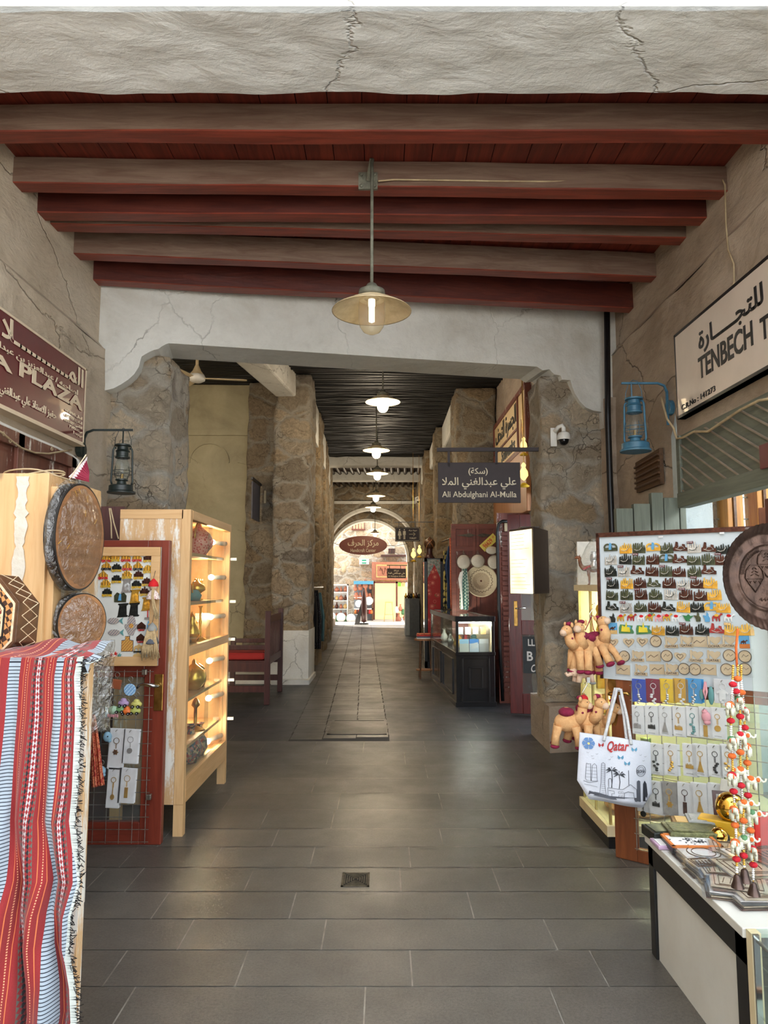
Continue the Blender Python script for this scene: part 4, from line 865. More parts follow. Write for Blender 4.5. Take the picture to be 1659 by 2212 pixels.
camel_pts = [(-.034, -.024), (-.028, -.024), (-.026, -.006), (-.012, -.008), (-.008, -.024), (-.003, -.024), (-.002, -.006), (.006, -.006), (.01, -.024), (.016, -.024), (.016, 0), (.024, .012), (.034, .012), (.034, .02), (.024, .024), (.014, .01), (.004, .012), (-.004, .022), (-.014, .012), (-.026, .01), (-.034, .0)]
for x, y, lab in ((598, 1552, 'upper sandy camel caravan magnet on the left board'), (588, 1640, 'lower sandy camel caravan magnet on the left board')):
    mag(lab, x, y, [('camel', camel_pts, .006, .012, m_sand), ('base', [(-.036, -.03), (.036, -.028), (.034, -.02), (-.034, -.022)], .006, .014, m_drk)])
mag('blue figure magnet at the right edge of the left board', 697, 1335, [('robe', [(-.012, -.05), (.016, -.05), (.014, .01), (.006, .034), (-.006, .034), (-.012, .01)], .006, .013, m_blue), ('face', el(.0, .014, .006, .007), .013, .015, m_sand)])
mag('small twin tower magnet with white base on the left board', 692, 1222, [('base', [(-.024, -.02), (.024, -.02), (.022, -.008), (-.022, -.008)], .006, .014, m_silv), ('tower', [(-.008, -.01), (-.002, -.01), (-.003, .034), (-.005, .04), (-.008, .034)], .006, .011, m_tred), ('tower', [(.003, -.01), (.009, -.01), (.008, .03), (.006, .036), (.003, .03)], .006, .011, m_cardw)])
mag('small blue dome magnet in the lower right corner of the left board', 680, 1655, [('dome', el(0, 0, .016, .018), .006, .012, m_blue), ('base', [(-.022, -.022), (.022, -.022), (.02, -.012), (-.02, -.012)], .006, .012, m_cardw)])
for k, (x, y, m_) in enumerate([(300, 1632, m_tred), (346, 1618, m_tred), (388, 1635, m_teal), (305, 1662, m_green2), (340, 1668, m_tred), (372, 1658, m_green2), (410, 1668, m_tred)]):
    pts = []
    for i in range(10): a = pi/2+i*pi/5; r = .014 if i % 2 == 0 else .006; pts.append((r*cos(a), r*sin(a)))
    t, _, _ = mag('tiny %s star-shaped figure magnet, %s in the bottom cluster' % ('red' if m_ is m_tred else 'green', ['top left', 'top middle', 'top right', 'lower left', 'lower second', 'lower third', 'lower right'][k]), x, y, [('figure', pts, .006, .011, m_)]); t['group'] = 'tiny star-shaped magnets'
# hanging dolls
m_straw = M('blond_yarn', c(196, 170, 128), c(160, 134, 96), 60, .9); m_skinp = flat('doll_face', 226, 186, 160, .8); m_redc = flat('red_cloth', 206, 28, 34, .9); m_dots = NT('dotted_cloth', .9)
m_dots.col(m_dots.mix(m_dots.ramp(m_dots.voro(90, rand=.2), [(.25, 1.0), (.3, 0.0)]), c(232, 214, 206), c(150, 40, 50))); m_dots = m_dots.m; m_greyc = flat('grey_cloth', 150, 150, 146, .9); m_stripe = flat('striped_cloth', 92, 96, 106, .9)
def doll(x, y, hat, dress, lab, tail):
    cx, cz = bp(x, y); T = MX.Translation((cx, BY-.05, cz)); t = thing('hanging_doll', lab, 'doll', (cx, BY-.05, cz-.08))
    MB(T).ell((0, 0, .03), (.026, .024, .026), 16, 10).build('head', m_skinp, t, smooth=True); hd_ = COL.objects[-1]; MB(T).lathe([(.03, .028), (.031, .038), (.024, .055), (.008, .072), (.001, .078)], 20).build('hat', hat, t, smooth=True)
    MB(T).lathe([(.012, .008), (.03, -.012), (.042, -.045), (.04, -.05), (.001, -.045)], 20).build('dress', dress, t, smooth=True); mb = MB(T); rr = random.Random(x)
    if tail:
        for i in range(14): a = rr.uniform(-.006, .006); mb.tube([(.008+a, -.026, .02), (.01+a, -.045, -.03), (.022+a*1.5, -.045, -.09), (.042+a*2, -.04, -.16+rr.uniform(-.01, .01))], .003, 5)
    else:
        for i in range(40): a = rr.uniform(-.036, .036); mb.tube([(a*.6, -.02, .04), (a, -.03, -.02), (a*1.35, -.03, -.08), (a*1.6, -.02, -.12+rr.uniform(-.03, .02))], .003, 5)
    mb.build('hair', m_straw, hd_, smooth=True); MB(T).tube([(0, 0, .078), (.002, .01, .11), (0, .03, .125)], .0015, 5).build('cord', m_black, t); return t
doll(765, 960, m_redc, m_dots, 'doll with a red hood and spotted dress hanging on the left board frame', True); doll(752, 1420, m_greyc, m_stripe, 'doll with a grey hood and long blond hair hanging below the red-hooded doll', False)
# wire grid
GY = DY-.03; t = thing('wire_grid', 'steel wire display grid fixed on the lower half of the left door', 'grid', (-1.75, GY, .02)); FG = frame((0, GY, 0), (1, 0, 0), (0, 0, 1))
gx1, gz1, gz0 = at(328, 1449, GY)[0], at(328, 1447, GY)[1], at(320, 1822, GY)[1]; mb = MB(FG); sx = .078
for i in range(11): mb.cyl((gx1-.01-i*sx, gz0, 0), (gx1-.01-i*sx, gz1, 0), .0022, n=6)
mb.build('vertical_wires', m_steel, t); mb = MB(FG); n = 14
for i in range(n+1): z = gz0+.01+(gz1-gz0-.02)*i/n; mb.cyl((gx1-.83, z, .004), (gx1+.012, z, .004), .0022, n=6)
mb.build('cross_wires', m_steel, t)
for q in ((312, 1452), (321, 1722)): x, z = at(*q, GY); MB(FG).box(x-.014, x+.014, z-.016, z+.016, -.02, .008).build('clip', m_steel, t, bevel=.003)
gp = lambda x, y: at(180+x*.205, 1400+y*.205, GY)
def keycard(F_, cx, cz, w, h, card, charm, m_ch, lab, group, n=4, tilt=0.0, name='key_ring_pack', seed=0, txt=False):
    """a stack of carded key rings hung on one peg"""
    T = F_ @ MX.Translation((cx, cz, 0)) @ MX.Rotation(tilt, 4, 'Z'); o = T @ V((0, -h/2, .01)); t = thing(name, lab, 'key ring', o, group); r = random.Random(seed); card = m_cardw if card is m_card else card
    mb = MB(T)
    for i in range(n): a = r.uniform(-.004, .004)+i*.0022; mb.box(-w/2+a, w/2+a, -h/2+r.uniform(-.004, .002), h/2, .012+i*-.0035, .0125+i*-.0035)
    cd_ = mb.build('card', card, t); z = .0135
    if txt: MB(T).text('KEYRING', 0, -h*.44, h*.03, w*.5, z-.001, .0004).build('print', m_tblk, cd_)
    mb = MB(T); mb.torus((0, h*.2, z+.002), w*.19, .0016, 18, 5)
    zz = h*.2-w*.19
    for i in range(4): mb.torus((0, zz-.005-i*.007, z+.002), .0035, .0011, 8, 4)
    zz -= .034
    if charm == 'star': mb.prism([(.019*cos(a*pi/6+pi/6)*(1 if a % 2 else .62), zz-.016+.019*sin(a*pi/6+pi/6)*(1 if a % 2 else .62)) for a in range(12)], z, z+.004)
    elif charm == 'disc': mb.disc(0, zz-.014, .016, z, z+.004, 20)
    elif charm == 'bar': mb.box(-.01, .01, zz-.06, zz, z, z+.004)
    elif charm == 'sky': skyline(mb, 0, zz-.014, .04, .03, z, seed, .005)
    elif charm == 'dress': mb.prism([(-.016, zz-.045), (.016, zz-.045), (.004, zz), (-.004, zz)], z, z+.006).disc(0, zz+.002, .005, z, z+.006, 10)
    elif charm == 'cluster':
        for i in range(5): mb.ell((r.uniform(-.012, .012), zz-i*.011, z+.003), (.009, .007, .004), 8, 6)
    elif charm == 'spoon': mb.box(-.002, .002, zz-.04, zz+.03, z, z+.004).disc(0, zz-.05, .012, z, z+.005, 16, .016)
    mb.build('charm', m_ch, t, smooth=False)
    MB(T).box(-w/2-.004, w/2+.004, -h/2-.004, h/2-.002, z+.007, z+.0075).build('sleeve', m_sleeve, t)
    MB(T).tube([(0, h/2-.008, -.02), (0, h/2-.006, .03), (0, h/2-.012, .045)], .0018, 5).build('peg', m_steel, t); return t
m_sleeve = glassm('sleeve_film', (.98, .98, .98), 1.2, .02, .1); GRL = 'carded key rings on the left wire grid'
for x, y, w_, h_, ch, m_, lab in ((352, 1055, .088, .235, 'star', m_brass, 'star key ring pack on the left grid, upper left of four'), (500, 1030, .09, .20, 'disc', m_silv, 'silver disc key ring pack on the left grid, upper right of four'), (322, 1465, .078, .23, 'spoon', m_gold, 'gold spoon key ring pack on the left grid, lower left of four'), (465, 1440, .092, .20, 'bar', m_gold, 'gold bar key ring pack on the left grid, lower right of four')):
    cx, cz = gp(x, y); keycard(FG, cx, cz, w_, h_, m_card, ch, m_, lab, GRL, 5, -.05, seed=x)
m_lea = flat('brown_leather', 150, 78, 44, .6)
def ringed(x, y, name, lab, fn, m_, tail=None):
    cx, cz = gp(x, y); T = FG @ MX.Translation((cx, cz, .025)); t = thing(name, lab, 'key ring', FG @ V((cx, cz-.03, .02)))
    fn(t, T); MB(T).torus((0, .05, 0), .014, .0022, 18, 6).tube([(0, .036, 0), (0, .022, 0)], .0016, 5).build('ring', m_steel, t, smooth=True)
ringed(372, 365, 'leather_key_ring', 'brown leather key ring tag at the top of the left grid', lambda t, T: MB(T @ MX.Rotation(-.15, 4, 'Z')).box(-.03, .028, -.034, .024, 0, .008).build('leather_tag', m_lea, t, bevel=.006), 0)
ringed(510, 410, 'beaded_key_ring', 'blue and white mosaic disc key ring at the top of the left grid', lambda t, T: MB(T).disc(0, -.012, .036, 0, .01, 30).build('disc', mosaic('mosaic_sky', [c(60, 130, 190), c(200, 226, 240), c(40, 90, 160)], 200), t, bevel=.003), 0)
def car(col_):
    def f(t, T):
        MB(T).ell((0, -.008, 0), (.034, .02, .02), 16, 10).ell((0, .008, 0), (.02, .016, .016), 12, 8).build('body', col_, t, smooth=True); mb = MB(T)
        for s_ in (-.016, .016): mb.cyl((s_, -.02, .012), (s_, -.02, .024), .009, n=14)
        mb.build('wheel', m_black, t); mb = MB(T)
        for s_ in (-.016, .016): mb.cyl((s_, -.02, .024), (s_, -.02, .0255), .003, n=8)
        mb.build('hubcap', m_cardw, t)
    return f
for x, y, n_, r_, g_, b_ in ((440, 560, 'purple', 178, 150, 190), (408, 625, 'green', 124, 168, 112), (472, 645, 'orange', 236, 120, 50), (575, 570, 'yellow', 206, 200, 110), (562, 640, 'lime', 186, 192, 100)):
    ringed(x, y, 'toy_car_key_ring', '%s rubber toy car key ring on the left wire grid' % n_, car(flat(n_+'_rubber', r_, g_, b_, .45)), 0)
def octo(col_):
    def f(t, T):
        MB(T).ell((0, .005, 0), (.03, .026, .026), 16, 10).build('head', col_, t, smooth=True); mb = MB(T)
        for i in range(6): mb.ell((-.028+i*.011, -.024-(i % 2)*.004, .006), (.007, .012, .008), 8, 6)
        mb.build('tentacles', m_pink, t, smooth=True)
    return f
ringed(332, 655, 'plush_key_ring', 'mint and pink plush jellyfish key ring on the left grid', octo(flat('mint_plush', 176, 206, 178, .95)), 0)
for x, y, lab in ((248, 665, 'light blue plush whale key ring beside the jellyfish'), (270, 925, 'grey-blue plush whale key ring low on the left grid'), (208, 1285, 'light blue plush whale key ring below the orange scarf')):
    ringed(x, y, 'plush_key_ring', lab, lambda t, T: (MB(T).ell((0, 0, 0), (.026, .03, .022), 14, 10).ell((.012, -.022, 0), (.014, .012, .012), 10, 8).build('body', flat('blue_plush', 140, 178, 200, .95), t, smooth=True), MB(T).cyl((.01, .006, .018), (.01, .006, .023), .004, n=8).build('eye', m_black, t)), 0)
ringed(208, 905, 'plush_key_ring', 'tiny yellow duck key ring at the left of the grid', lambda t, T: MB(T).ell((0, 0, 0), (.012, .014, .01), 12, 8).ell((-.006, -.018, 0), (.005, .012, .004), 8, 6).build('body', m_tyel, t, smooth=True), 0)
# hanging black bag, orange scarf, extinguisher behind the pane
def drape(name, pts_l, pts_r, Y, mat, label, cat, folds=3, amp=.012, group=None, thick=.004):
    n = len(pts_l)-1
    def f(u, v):
        k = min(int(v*n), n-1); s_ = v*n-k; a = V(pts_l[k]).lerp(V(pts_l[k+1]), s_); b = V(pts_r[k]).lerp(V(pts_r[k+1]), s_); px = a.x+(b.x-a.x)*u; py = a.y+(b.y-a.y)*u
        return P(px, py, Y+amp*sin(u*folds*2*pi+v*1.5)+amp*.5*sin(u*folds*4.6*pi+1))
    return single(name, MB().grid(f, 40, 40), mat, label, cat, group=group, smooth=True, solid=thick)
v3 = lambda *q: [(x, y, 0) for x, y in q]
drape('black_scarf', v3((186, 1520), (196, 1560), (204, 1600), (208, 1640)), v3((228, 1515), (226, 1560), (220, 1600), (212, 1640)), 4.3, flat('black_cloth', 26, 24, 26, .9), 'black cloth hanging beside the left wire grid', 'scarf', 2)
m_orp = NT('orange_print', .9); v_ = m_orp.voro(60); m_orp.col(m_orp.ramp(v_, [(.1, c(40, 30, 40)), (.25, c(206, 90, 60)), (.5, c(226, 150, 110)), (.7, c(170, 50, 44))])); m_orp = m_orp.m
drape('patterned_scarf', v3((190, 1540), (194, 1600), (196, 1650), (198, 1702)), v3((206, 1545), (214, 1600), (220, 1650), (226, 1696)), 4.25, m_orp, 'orange and red printed scarf hanging left of the wire grid', 'scarf', 2)
p = P(206, 1800, 4.95); t = thing('fire_extinguisher', 'red fire extinguisher standing behind the left door glass', 'fire extinguisher', (p.x, 4.95, 0)); MB(MX.Translation((p.x, 4.95, 0))).lathe([(.001, 0), (.085, 0), (.09, .02), (.09, .40), (.07, .46), (.03, .5), (.025, .53)], 28).build('cylinder', flat('extinguisher_red', 176, 30, 32, .3), t, smooth=True)
MB(MX.Translation((p.x, 4.95, 0))).cyl((0, 0, .53), (0, 0, .56), .03).box(-.02, .09, -.01, .01, .56, .58).build('valve', m_black, t)
# ================================================================== PINE DISPLAY CABINET with glass front, lit inside
KX, KL, K0, K1 = -1.245, -1.70, 4.56, 5.78; KZ0, KZ1 = .19, 2.03
t = kab = thing('display_cabinet', 'tall pine display cabinet with glass doors, lit bulbs inside and whitewash streaks', 'cabinet', (-1.5, 5.1, 0))
MB().box(KL, KX-.05, K0, K0+.025, KZ0, KZ1-.06).build('side_panel', m_pinew, t); MB().box(KX-.06, KX, K0-.004, K0+.05, KZ0, KZ1).build('front_post', m_pine, t, bevel=.003)
MB().box(KX-.05, KX, K1-.04, K1, KZ0, KZ1).build('front_post', m_pine, t, bevel=.003); MB().box(KL, KX-.05, K0-.004, K0+.025, KZ1-.06, KZ1).build('top_rail', m_pinex, t)
MB().box(KL, KX-.05, K1-.025, K1, KZ0, KZ1).build('side_panel', m_pine, t); MB().box(KL, KL+.02, K0+.025, K1-.025, KZ0, KZ1).build('back_panel', wood('pine_boards', c(226, 194, 140), c(206, 170, 116), .5, 'z', True, .1, planks=9, pax='y'), t)
MB().box(KL, KX-.01, K0+.025, K1-.025, KZ1-.03, KZ1).build('top_panel', m_piney, t); MB().box(KX-.04, KX+.002, K0+.05, K1-.04, KZ1-.06, KZ1-.003).build('top_rail', m_piney, t)
mz = 1.09; MB().box(KX-.04, KX+.001, K0+.05, K1-.04, mz, mz+.06).build('middle_rail', m_piney, t); MB().box(KX-.04, KX+.002, K0+.05, K1-.04, KZ0, KZ0+.14).build('bottom_rail', m_piney, t)
SHZ = [1.76, 1.43, 1.13, .80, .50, .30]
for z in SHZ: MB().box(KL+.02, KX-.045, K0+.03, K1-.03, z-.02, z).build('shelf', m_piney, t)
for x, y in ((KX-.06, K0), (KL, K0), (KX-.06, K1-.06), (KL, K1-.06)): MB().box(x, x+.06, y, y+.06, 0, KZ0).build('leg', m_pine, t)
for z0, z1 in ((mz+.06, KZ1-.06), (KZ0+.14, mz)):
    for y0, y1, dx in ((K0+.05, K0+.66, 0), (K0+.6, K1-.04, -.012)): MB().box(KX-.022+dx, KX-.018+dx, y0, y1, z0, z1).build('glass_door', m_clear, t)
for z in (1.74, 1.4, 1.1, .78, .48): MB().box(KX, KX+.05, K1-.02, K1+.0, z, z+.022).build('bracket_lug', m_white, t)
m_bulb = emit('cabinet_bulb', (1, .86, .6), 16)
for i, (px, py) in enumerate([(458, 1171), (455, 1247), (456, 1333), (452, 1428), (453, 1509), (455, 1603)]):
    p = P(px, py, 5.5); p.x = max(min(p.x, KX-.09), KL+.1); MB().cyl((p.x, 5.56, p.z), (p.x+.05, 5.74, p.z+.0), .016, .02, n=12).build('lamp_holder', m_white, t, smooth=True)
    MB().ell((p.x, 5.52, p.z), (.022, .04, .022), 12, 8).build('bulb', m_bulb, t, smooth=True); lamp('POINT', 'cabinet_light', (p.x-.02, 5.44, p.z+.015), 2.6 if i < 5 else 4, (1, .80, .52), .02)
# goods on its shelves
m_coral = NT('coral_glaze', .3); m_coral.col(m_coral.mix(m_coral.ramp(m_coral.voro(55), [(.3, 1.0), (.42, 0.0)]), c(240, 170, 150), c(206, 70, 60))); m_coral = m_coral.m
m_paint = NT('painted_glaze', .3); m_paint.col(m_paint.ramp(m_paint.voro(70, out='Color'), [(.2, c(60, 70, 60)), (.35, c(214, 196, 160)), (.55, c(176, 60, 50)), (.8, c(60, 100, 120))])); m_paint = m_paint.m
def ware(name, lab, cat, x, y, z, prof, m_, extra=None, n=24, k=1.0):
    if KL < x < KX and K0 < y < K1: y = 5.14+(y-4.66)*.42
    t = thing(name, lab, cat, (x, y, z)); T = MX.Translation((x, y, z)) @ MX.Scale(k, 4); MB(T).lathe(prof, n).build('body', m_, t, smooth=True)
    if extra: extra(t, T)
    return t
def handle(m_, r=.055, z=.1): return lambda t, T: MB(T).tube([(0, -r*cos(a), z+r*1.1*sin(a)) for a in [i*pi/12 for i in range(13)]], .006, 6).build('handle', m_, t, smooth=True)
def spout(m_): return lambda t, T: (MB(T).tube([(0, .05, .05), (0, .1, .08), (0, .13, .13), (0, .145, .14)], [.014, .01, .007, .005], 8).build('spout', m_, t, smooth=True), MB(T).tube([(0, -.05, .04), (0, -.1, .06), (0, -.09, .12), (0, -.04, .13)], .005, 6).build('handle', m_, t, smooth=True))
bowl = [(.001, 0), (.04, 0), (.045, .008), (.075, .05), (.08, .08), (.06, .12), (.03, .145), (.012, .16), (.012, .175), (.001, .19)]; pot = [(.001, 0), (.035, 0), (.03, .015), (.055, .05), (.058, .08), (.035, .12), (.02, .15), (.028, .17), (.012, .19), (.001, .215)]
vase = [(.001, 0), (.035, 0), (.06, .05), (.055, .1), (.025, .15), (.02, .19), (.035, .21)]; jar = [(.001, 0), (.05, 0), (.065, .06), (.06, .11), (.04, .13), (.04, .14), (.055, .145), (.03, .17), (.006, .185), (.001, .19)]
sx = KX-.12
ware('lidded_bowl', 'coral pink lidded bowl with a gold handle on the top shelf of the display cabinet', 'bowl', sx, 4.86, SHZ[0], bowl, m_coral, handle(m_gold, .08, .09), k=1.35)
t = thing('inlaid_tray', 'copper framed tray leaning on the second shelf of the display cabinet', 'tray', (KL+.1, 5.0, SHZ[1])); MB(MX.Translation((KL+.1, 5.0, SHZ[1])) @ MX.Rotation(-.12, 4, 'Y')).box(0, .012, -.22, .2, 0, .2).build('plate', M('copper', c(200, 130, 80), c(160, 90, 50), 12, .35, .7), t, bevel=.02)
ware('oil_lamp', 'gold oil lamp on the second shelf of the display cabinet', 'oil lamp', sx, 4.8, SHZ[1], [(.001, 0), (.04, 0), (.012, .02), (.015, .04), (.06, .07), (.055, .1), (.02, .12), (.004, .14)], m_gold, spout(m_gold), k=1.1)
ware('small_pot', 'green glazed pot on the second shelf beside the gold lamp', 'pot', sx, 4.66, SHZ[1], [(.001, 0), (.04, 0), (.055, .04), (.03, .075), (.02, .08)], m_teal)
for k in range(3): ware('brass_ornament', 'small brass stand on the second shelf, %s from the front' % ORD[k], 'ornament', sx-.03, 5.0+.14*k, SHZ[1], [(.001, 0), (.04, 0), (.008, .02), (.008, .07), (.03, .1), (.02, .13), (.004, .16)], m_gold)
ware('candlestick', 'tall thin gold candlestick in the cabinet above the middle rail', 'candlestick', sx, 5.12, SHZ[2], [(.001, 0), (.05, 0), (.05, .01), (.012, .03), (.008, .12), (.014, .14), (.008, .16), (.01, .24), (.02, .26)], m_gold)
ware('gold_pitcher', 'gold pitcher with a bent spout on the third cabinet shelf', 'pitcher', sx-.02, 4.74, SHZ[2], pot, m_gold, spout(m_gold), k=1.05)
ware('glass_goblet', 'clear goblet on the third cabinet shelf beside the candlestick', 'goblet', sx, 5.3, SHZ[2], [(.001, 0), (.04, 0), (.006, .02), (.006, .06), (.05, .12), (.06, .2)], m_amber)
t = thing('driftwood_piece', 'piece of driftwood lying on the third cabinet shelf', 'ornament', (sx, 5.0, SHZ[2])); MB().tube([(sx-.02, 4.66, SHZ[2]+.02), (sx, 4.85, SHZ[2]+.03), (sx-.03, 5.1, SHZ[2]+.022), (sx, 5.4, SHZ[2]+.02)], [.01, .02, .018, .008], 8).build('stick', m_dwood, t, smooth=True)
ware('gold_teapot', 'gold domed teapot on the fourth cabinet shelf', 'teapot', sx, 4.76, SHZ[3], bowl, m_gold, spout(m_gold), k=1.15)
ware('incense_burner', 'brass incense burner with pierced lid on the fourth cabinet shelf', 'incense burner', sx, 5.08, SHZ[3], jar, m_brass, k=.9)
ware('oil_lamp', 'bronze tall-stemmed lamp on the fifth cabinet shelf', 'oil lamp', sx, 4.95, SHZ[4], [(.001, 0), (.07, 0), (.06, .01), (.012, .03), (.012, .15), (.03, .17), (.02, .2), (.004, .22)], m_brass, k=1.05)
for k, (y, z_, pf, kk) in enumerate([(4.68, 5, vase, 1.25), (4.82, 5, jar, .95), (4.96, 5, vase, .95), (5.1, 5, jar, .8), (5.22, 5, vase, 1.1)]):
    ware('painted_vase' if pf is vase else 'painted_jar', 'painted %s with small flowers on the bottom shelf, %s from the front corner' % ('vase' if pf is vase else 'jar', ORD[k]), 'vase' if pf is vase else 'jar', sx-.02*(k % 2), y, SHZ[5], pf, m_paint, k=kk)
# ================================================================== BENCH, bracket sign, clothes, frames on the left
m_mah = wood('mahogany', c(84, 46, 42), c(58, 30, 30), .35, 'z', bump=.1); t = thing('wooden_settle', 'dark wooden settle with a red striped cushion by the stone pier', 'bench', (-1.8, 9.9, 0))
BX, B0, B1 = -1.52, 9.35, 10.5; hb = 1.20
for y in (B0, B1): MB().box(BX-.03, BX+.04, y, y+.07, 0, hb).build('back_post', m_mah, t, bevel=.006); MB().box(BX-.72, BX-.65, y, y+.07, 0, .78).build('front_post', m_mah, t, bevel=.006); MB().box(BX-.72, BX-.03, y+.005, y+.065, .70, .76).build('armrest', m_mah, t, bevel=.005); MB().box(BX-.7, BX-.03, y+.01, y+.06, .16, .24).build('stretcher', m_mah, t); MB().box(BX-.7, BX-.03, y+.005, y+.065, .42, .54).build('apron', m_mah, t)
MB().box(BX-.01, BX+.02, B0+.07, B1, hb-.16, hb-.06).build('back_rail', m_mah, t, bevel=.005); MB().box(BX-.01, BX+.02, B0+.07, B1, .5, .6).build('back_rail', m_mah, t); mb = MB()
y = B0+.12
while y < B1-.03: mb.box(BX-.005, BX+.012, y, y+.04, .6, hb-.16); y += .075
mb.build('back_slats', m_mah, t); MB().box(BX-.7, BX-.02, B0+.02, B1+.04, .52, .56).build('seat', m_mah, t)
m_cush = NT('red_cushion', .9); zz = m_cush.sep()[2]; m_cush.col(m_cush.mix(m_cush.m2('LESS_THAN', m_cush.m2('FRACT', m_cush.m2('MULTIPLY', m_cush.sep()[1], 4)), .2), c(158, 40, 36), c(60, 26, 30))); m_cush = m_cush.m
single('seat_cushion', MB().box(BX-.68, BX-.04, B0+.08, B1-.01, .561, .66), m_cush, 'flat red striped cushion on the dark wooden settle', 'cushion', bevel=.03)
p0, p1 = P(565, 1045, 11.72), P(568, 1128, 11.72); t = thing('bracket_sign', 'thin dark bracket sign seen edge-on on the slim stone pier', 'sign', (p0.x, 11.6, p1.z))
MB().box(p0.x-.03, p0.x-.01, 11.0, 11.66, p1.z, p0.z-.06).build('board', flat('sign_slate', 70, 68, 76), t); MB().box(p0.x-.035, p0.x+.0, 10.95, 11.74, p0.z-.04, p0.z).build('bar', m_black, t); MB().box(p0.x+.05, p0.x+.085, 11.68, 11.74, p0.z-.33, p0.z-.12).build('wall_plate', m_cream, t)
m_dkp = NT('dark_print', .9); m_dkp.col(m_dkp.ramp(m_dkp.voro(40), [(.1, c(150, 150, 156)), (.2, c(50, 48, 56)), (.6, c(28, 26, 32))])); m_dkp = m_dkp.m
for k, (a, b, y0, y1, m_, lab) in enumerate([(670, 684, 1272, 1388, flat('black_cloth2', 26, 24, 28, .9), 'black long garment hanging nearest on the lane-side rail'), (676, 692, 1275, 1402, m_dkp, 'dark printed dress hanging in the middle of the lane-side rail'), (686, 699, 1280, 1385, flat('teal_cloth', 84, 120, 128, .9), 'teal dress hanging farthest on the lane-side rail')]):
    drape('hanging_garment', v3((a+4, y0), (a, y0+25), (a, (y0+y1)/2), (a+2, y1)), v3((b-6, y0), (b-2, y0+30), (b+2, (y0+y1)/2), (b, y1)), 13.0+k*.35, m_, lab, 'dress', 3, .04, 'garments on the left rail', .02)
a = P(672, 1272, 12.8); MB_ = MB().tube([(a.x, 12.4, a.z+.03), (a.x+.1, 14.1, a.z+.03)], .012, 8); single('garment_rail', MB_, m_chrome, 'thin metal rail holding the garments behind the left pier', 'rail')
for k, (px, py, Y, w_, h_, m_, lab) in enumerate([(703.5, 1134, 18.9, .35, .9, m_black, 'tall black board on the left lane pier below the joists'), (689, 1193, 15.4, .35, .36, m_brz, 'brown picture frame on the left lane wall, upper'), (689, 1241, 15.4, .35, .36, m_cream, 'pale picture frame on the left lane wall, lower'), (703, 1230, 19.6, .4, .6, m_dwood, 'wooden notice frame on the left pier beside the arch')]):
    p = P(px, py, Y); single('wall_panel', MB().box(p.x-.035, p.x+.035, Y-w_, Y+w_, p.z-h_/2, p.z+h_/2), m_, lab, 'picture frame' if k else 'board')
# ================================================================== THE LANE AND THE FAR END
m_brn = wood('brown_door', c(128, 68, 52), c(100, 50, 40), .5, 'z', bump=.15, white=.1); m_brnx = wood('brown_door_x', c(128, 68, 52), c(98, 50, 40), .5, 'x', bump=.15); m_tan = wood('tan_wood', c(176, 122, 78), c(150, 98, 60), .45, 'z')
m_slateb = flat('sign_dark_brown', 50, 38, 40, .6); m_sgn = flat('sign_cream', 226, 214, 186)
# street-name sign on the right pillar
def streetsign(px0, px1, yt, yb, Y, lab, bar, dy=.0, skew=0):
    a, b = P(px0, yt, Y), P(px1, yb, Y); w_, h_ = b.x-a.x, a.z-b.z; T = frame(((a.x+b.x)/2, Y, (a.z+b.z)/2), (1, -.08, -.012), (0, 0, 1)); t = thing('street_name_sign', lab, 'sign', ((a.x+b.x)/2, Y, b.z))
    MB(T).box(-w_/2, w_/2, -h_/2, h_/2, -.02, 0).build('board', m_slateb, t, bevel=.003); mb = MB(T)
    mb.text(ar('(سكة)'), -.01*w_, h_*.27, h_*.2, None, 0, .002, .012); mb.text(ar('علي عبدالغني الملا'), 0, -.02*h_, h_*.30, w_*.90, 0, .002, .012); mb.text('Ali Abdulghani Al-Mulla', 0, -.315*h_, h_*.19, w_*.90, 0, .002, .006); mb.build('lettering', m_sgn, t)
    MB(T).box(-w_/2-.01, w_*bar, h_*.78, h_*.87, -.03, .01).box(-w_*.38, -w_*.35, h_*.4, h_*.8, -.015, .0).box(w_*.20, w_*.23, h_*.45, h_*.8, -.015, .0).build('hanging_bar', m_slateb, t); return t
streetsign(946, 1124, 999, 1086, 7.12, 'dark brown street-name sign hanging from the bar on the right stone pillar', .80)
streetsign(836, 877, 1228, 1249, 27.6, 'small distant dark street-name sign outside beyond the far arch', .6)
# light box on the right pillar
c0, c1, c2 = P(1155, 1283, 6.35), P(1102, 1275, 6.75), P(1187, 1283, 6.85); zt_ = P(1155, 1137, 6.35).z; zb_ = P(1155, 1283, 6.35).z
t = thing('light_box', 'dark brown lit notice box mounted on the right stone pillar', 'light box', (c0.x, 6.5, zb_)); mb = MB()
def quadbox(mb, p, z0, z1): mb.add([(x, y, z) for z in (z0, z1) for x, y in p], [(3, 2, 1, 0), (4, 5, 6, 7)]+[(i, (i+1) % 4, 4+(i+1) % 4, 4+i) for i in range(4)]); return mb
c3 = c1+(c2-c0)
quadbox(mb, [(q.x, q.y) for q in (c1, c0, c2, c3)], zb_, zt_).build('case', flat('case_brown', 74, 60, 54, .4), t, bevel=.004)
d = (c0-c1).normalized(); d.z = 0; nrm = V((d.y, -d.x, 0)); T = frame(((c0.x+c1.x)/2+nrm.x*.004, (c0.y+c1.y)/2+nrm.y*.004, (zb_+zt_)/2), (d.x, d.y, 0), (0, 0, 1)); W_ = (V((c0.x-c1.x, c0.y-c1.y, 0))).length
m_lb = NT('lit_notice', .5); e_ = m_lb.ramp(m_lb.noise(1.8, 2), [(.3, c(255, 222, 150)), (.6, c(255, 246, 216))]); m_lb.col(e_); m_lb.set(m_lb.b.inputs['Emission Color'], e_); m_lb.b.inputs['Emission Strength'].default_value = .62; m_lb = m_lb.m
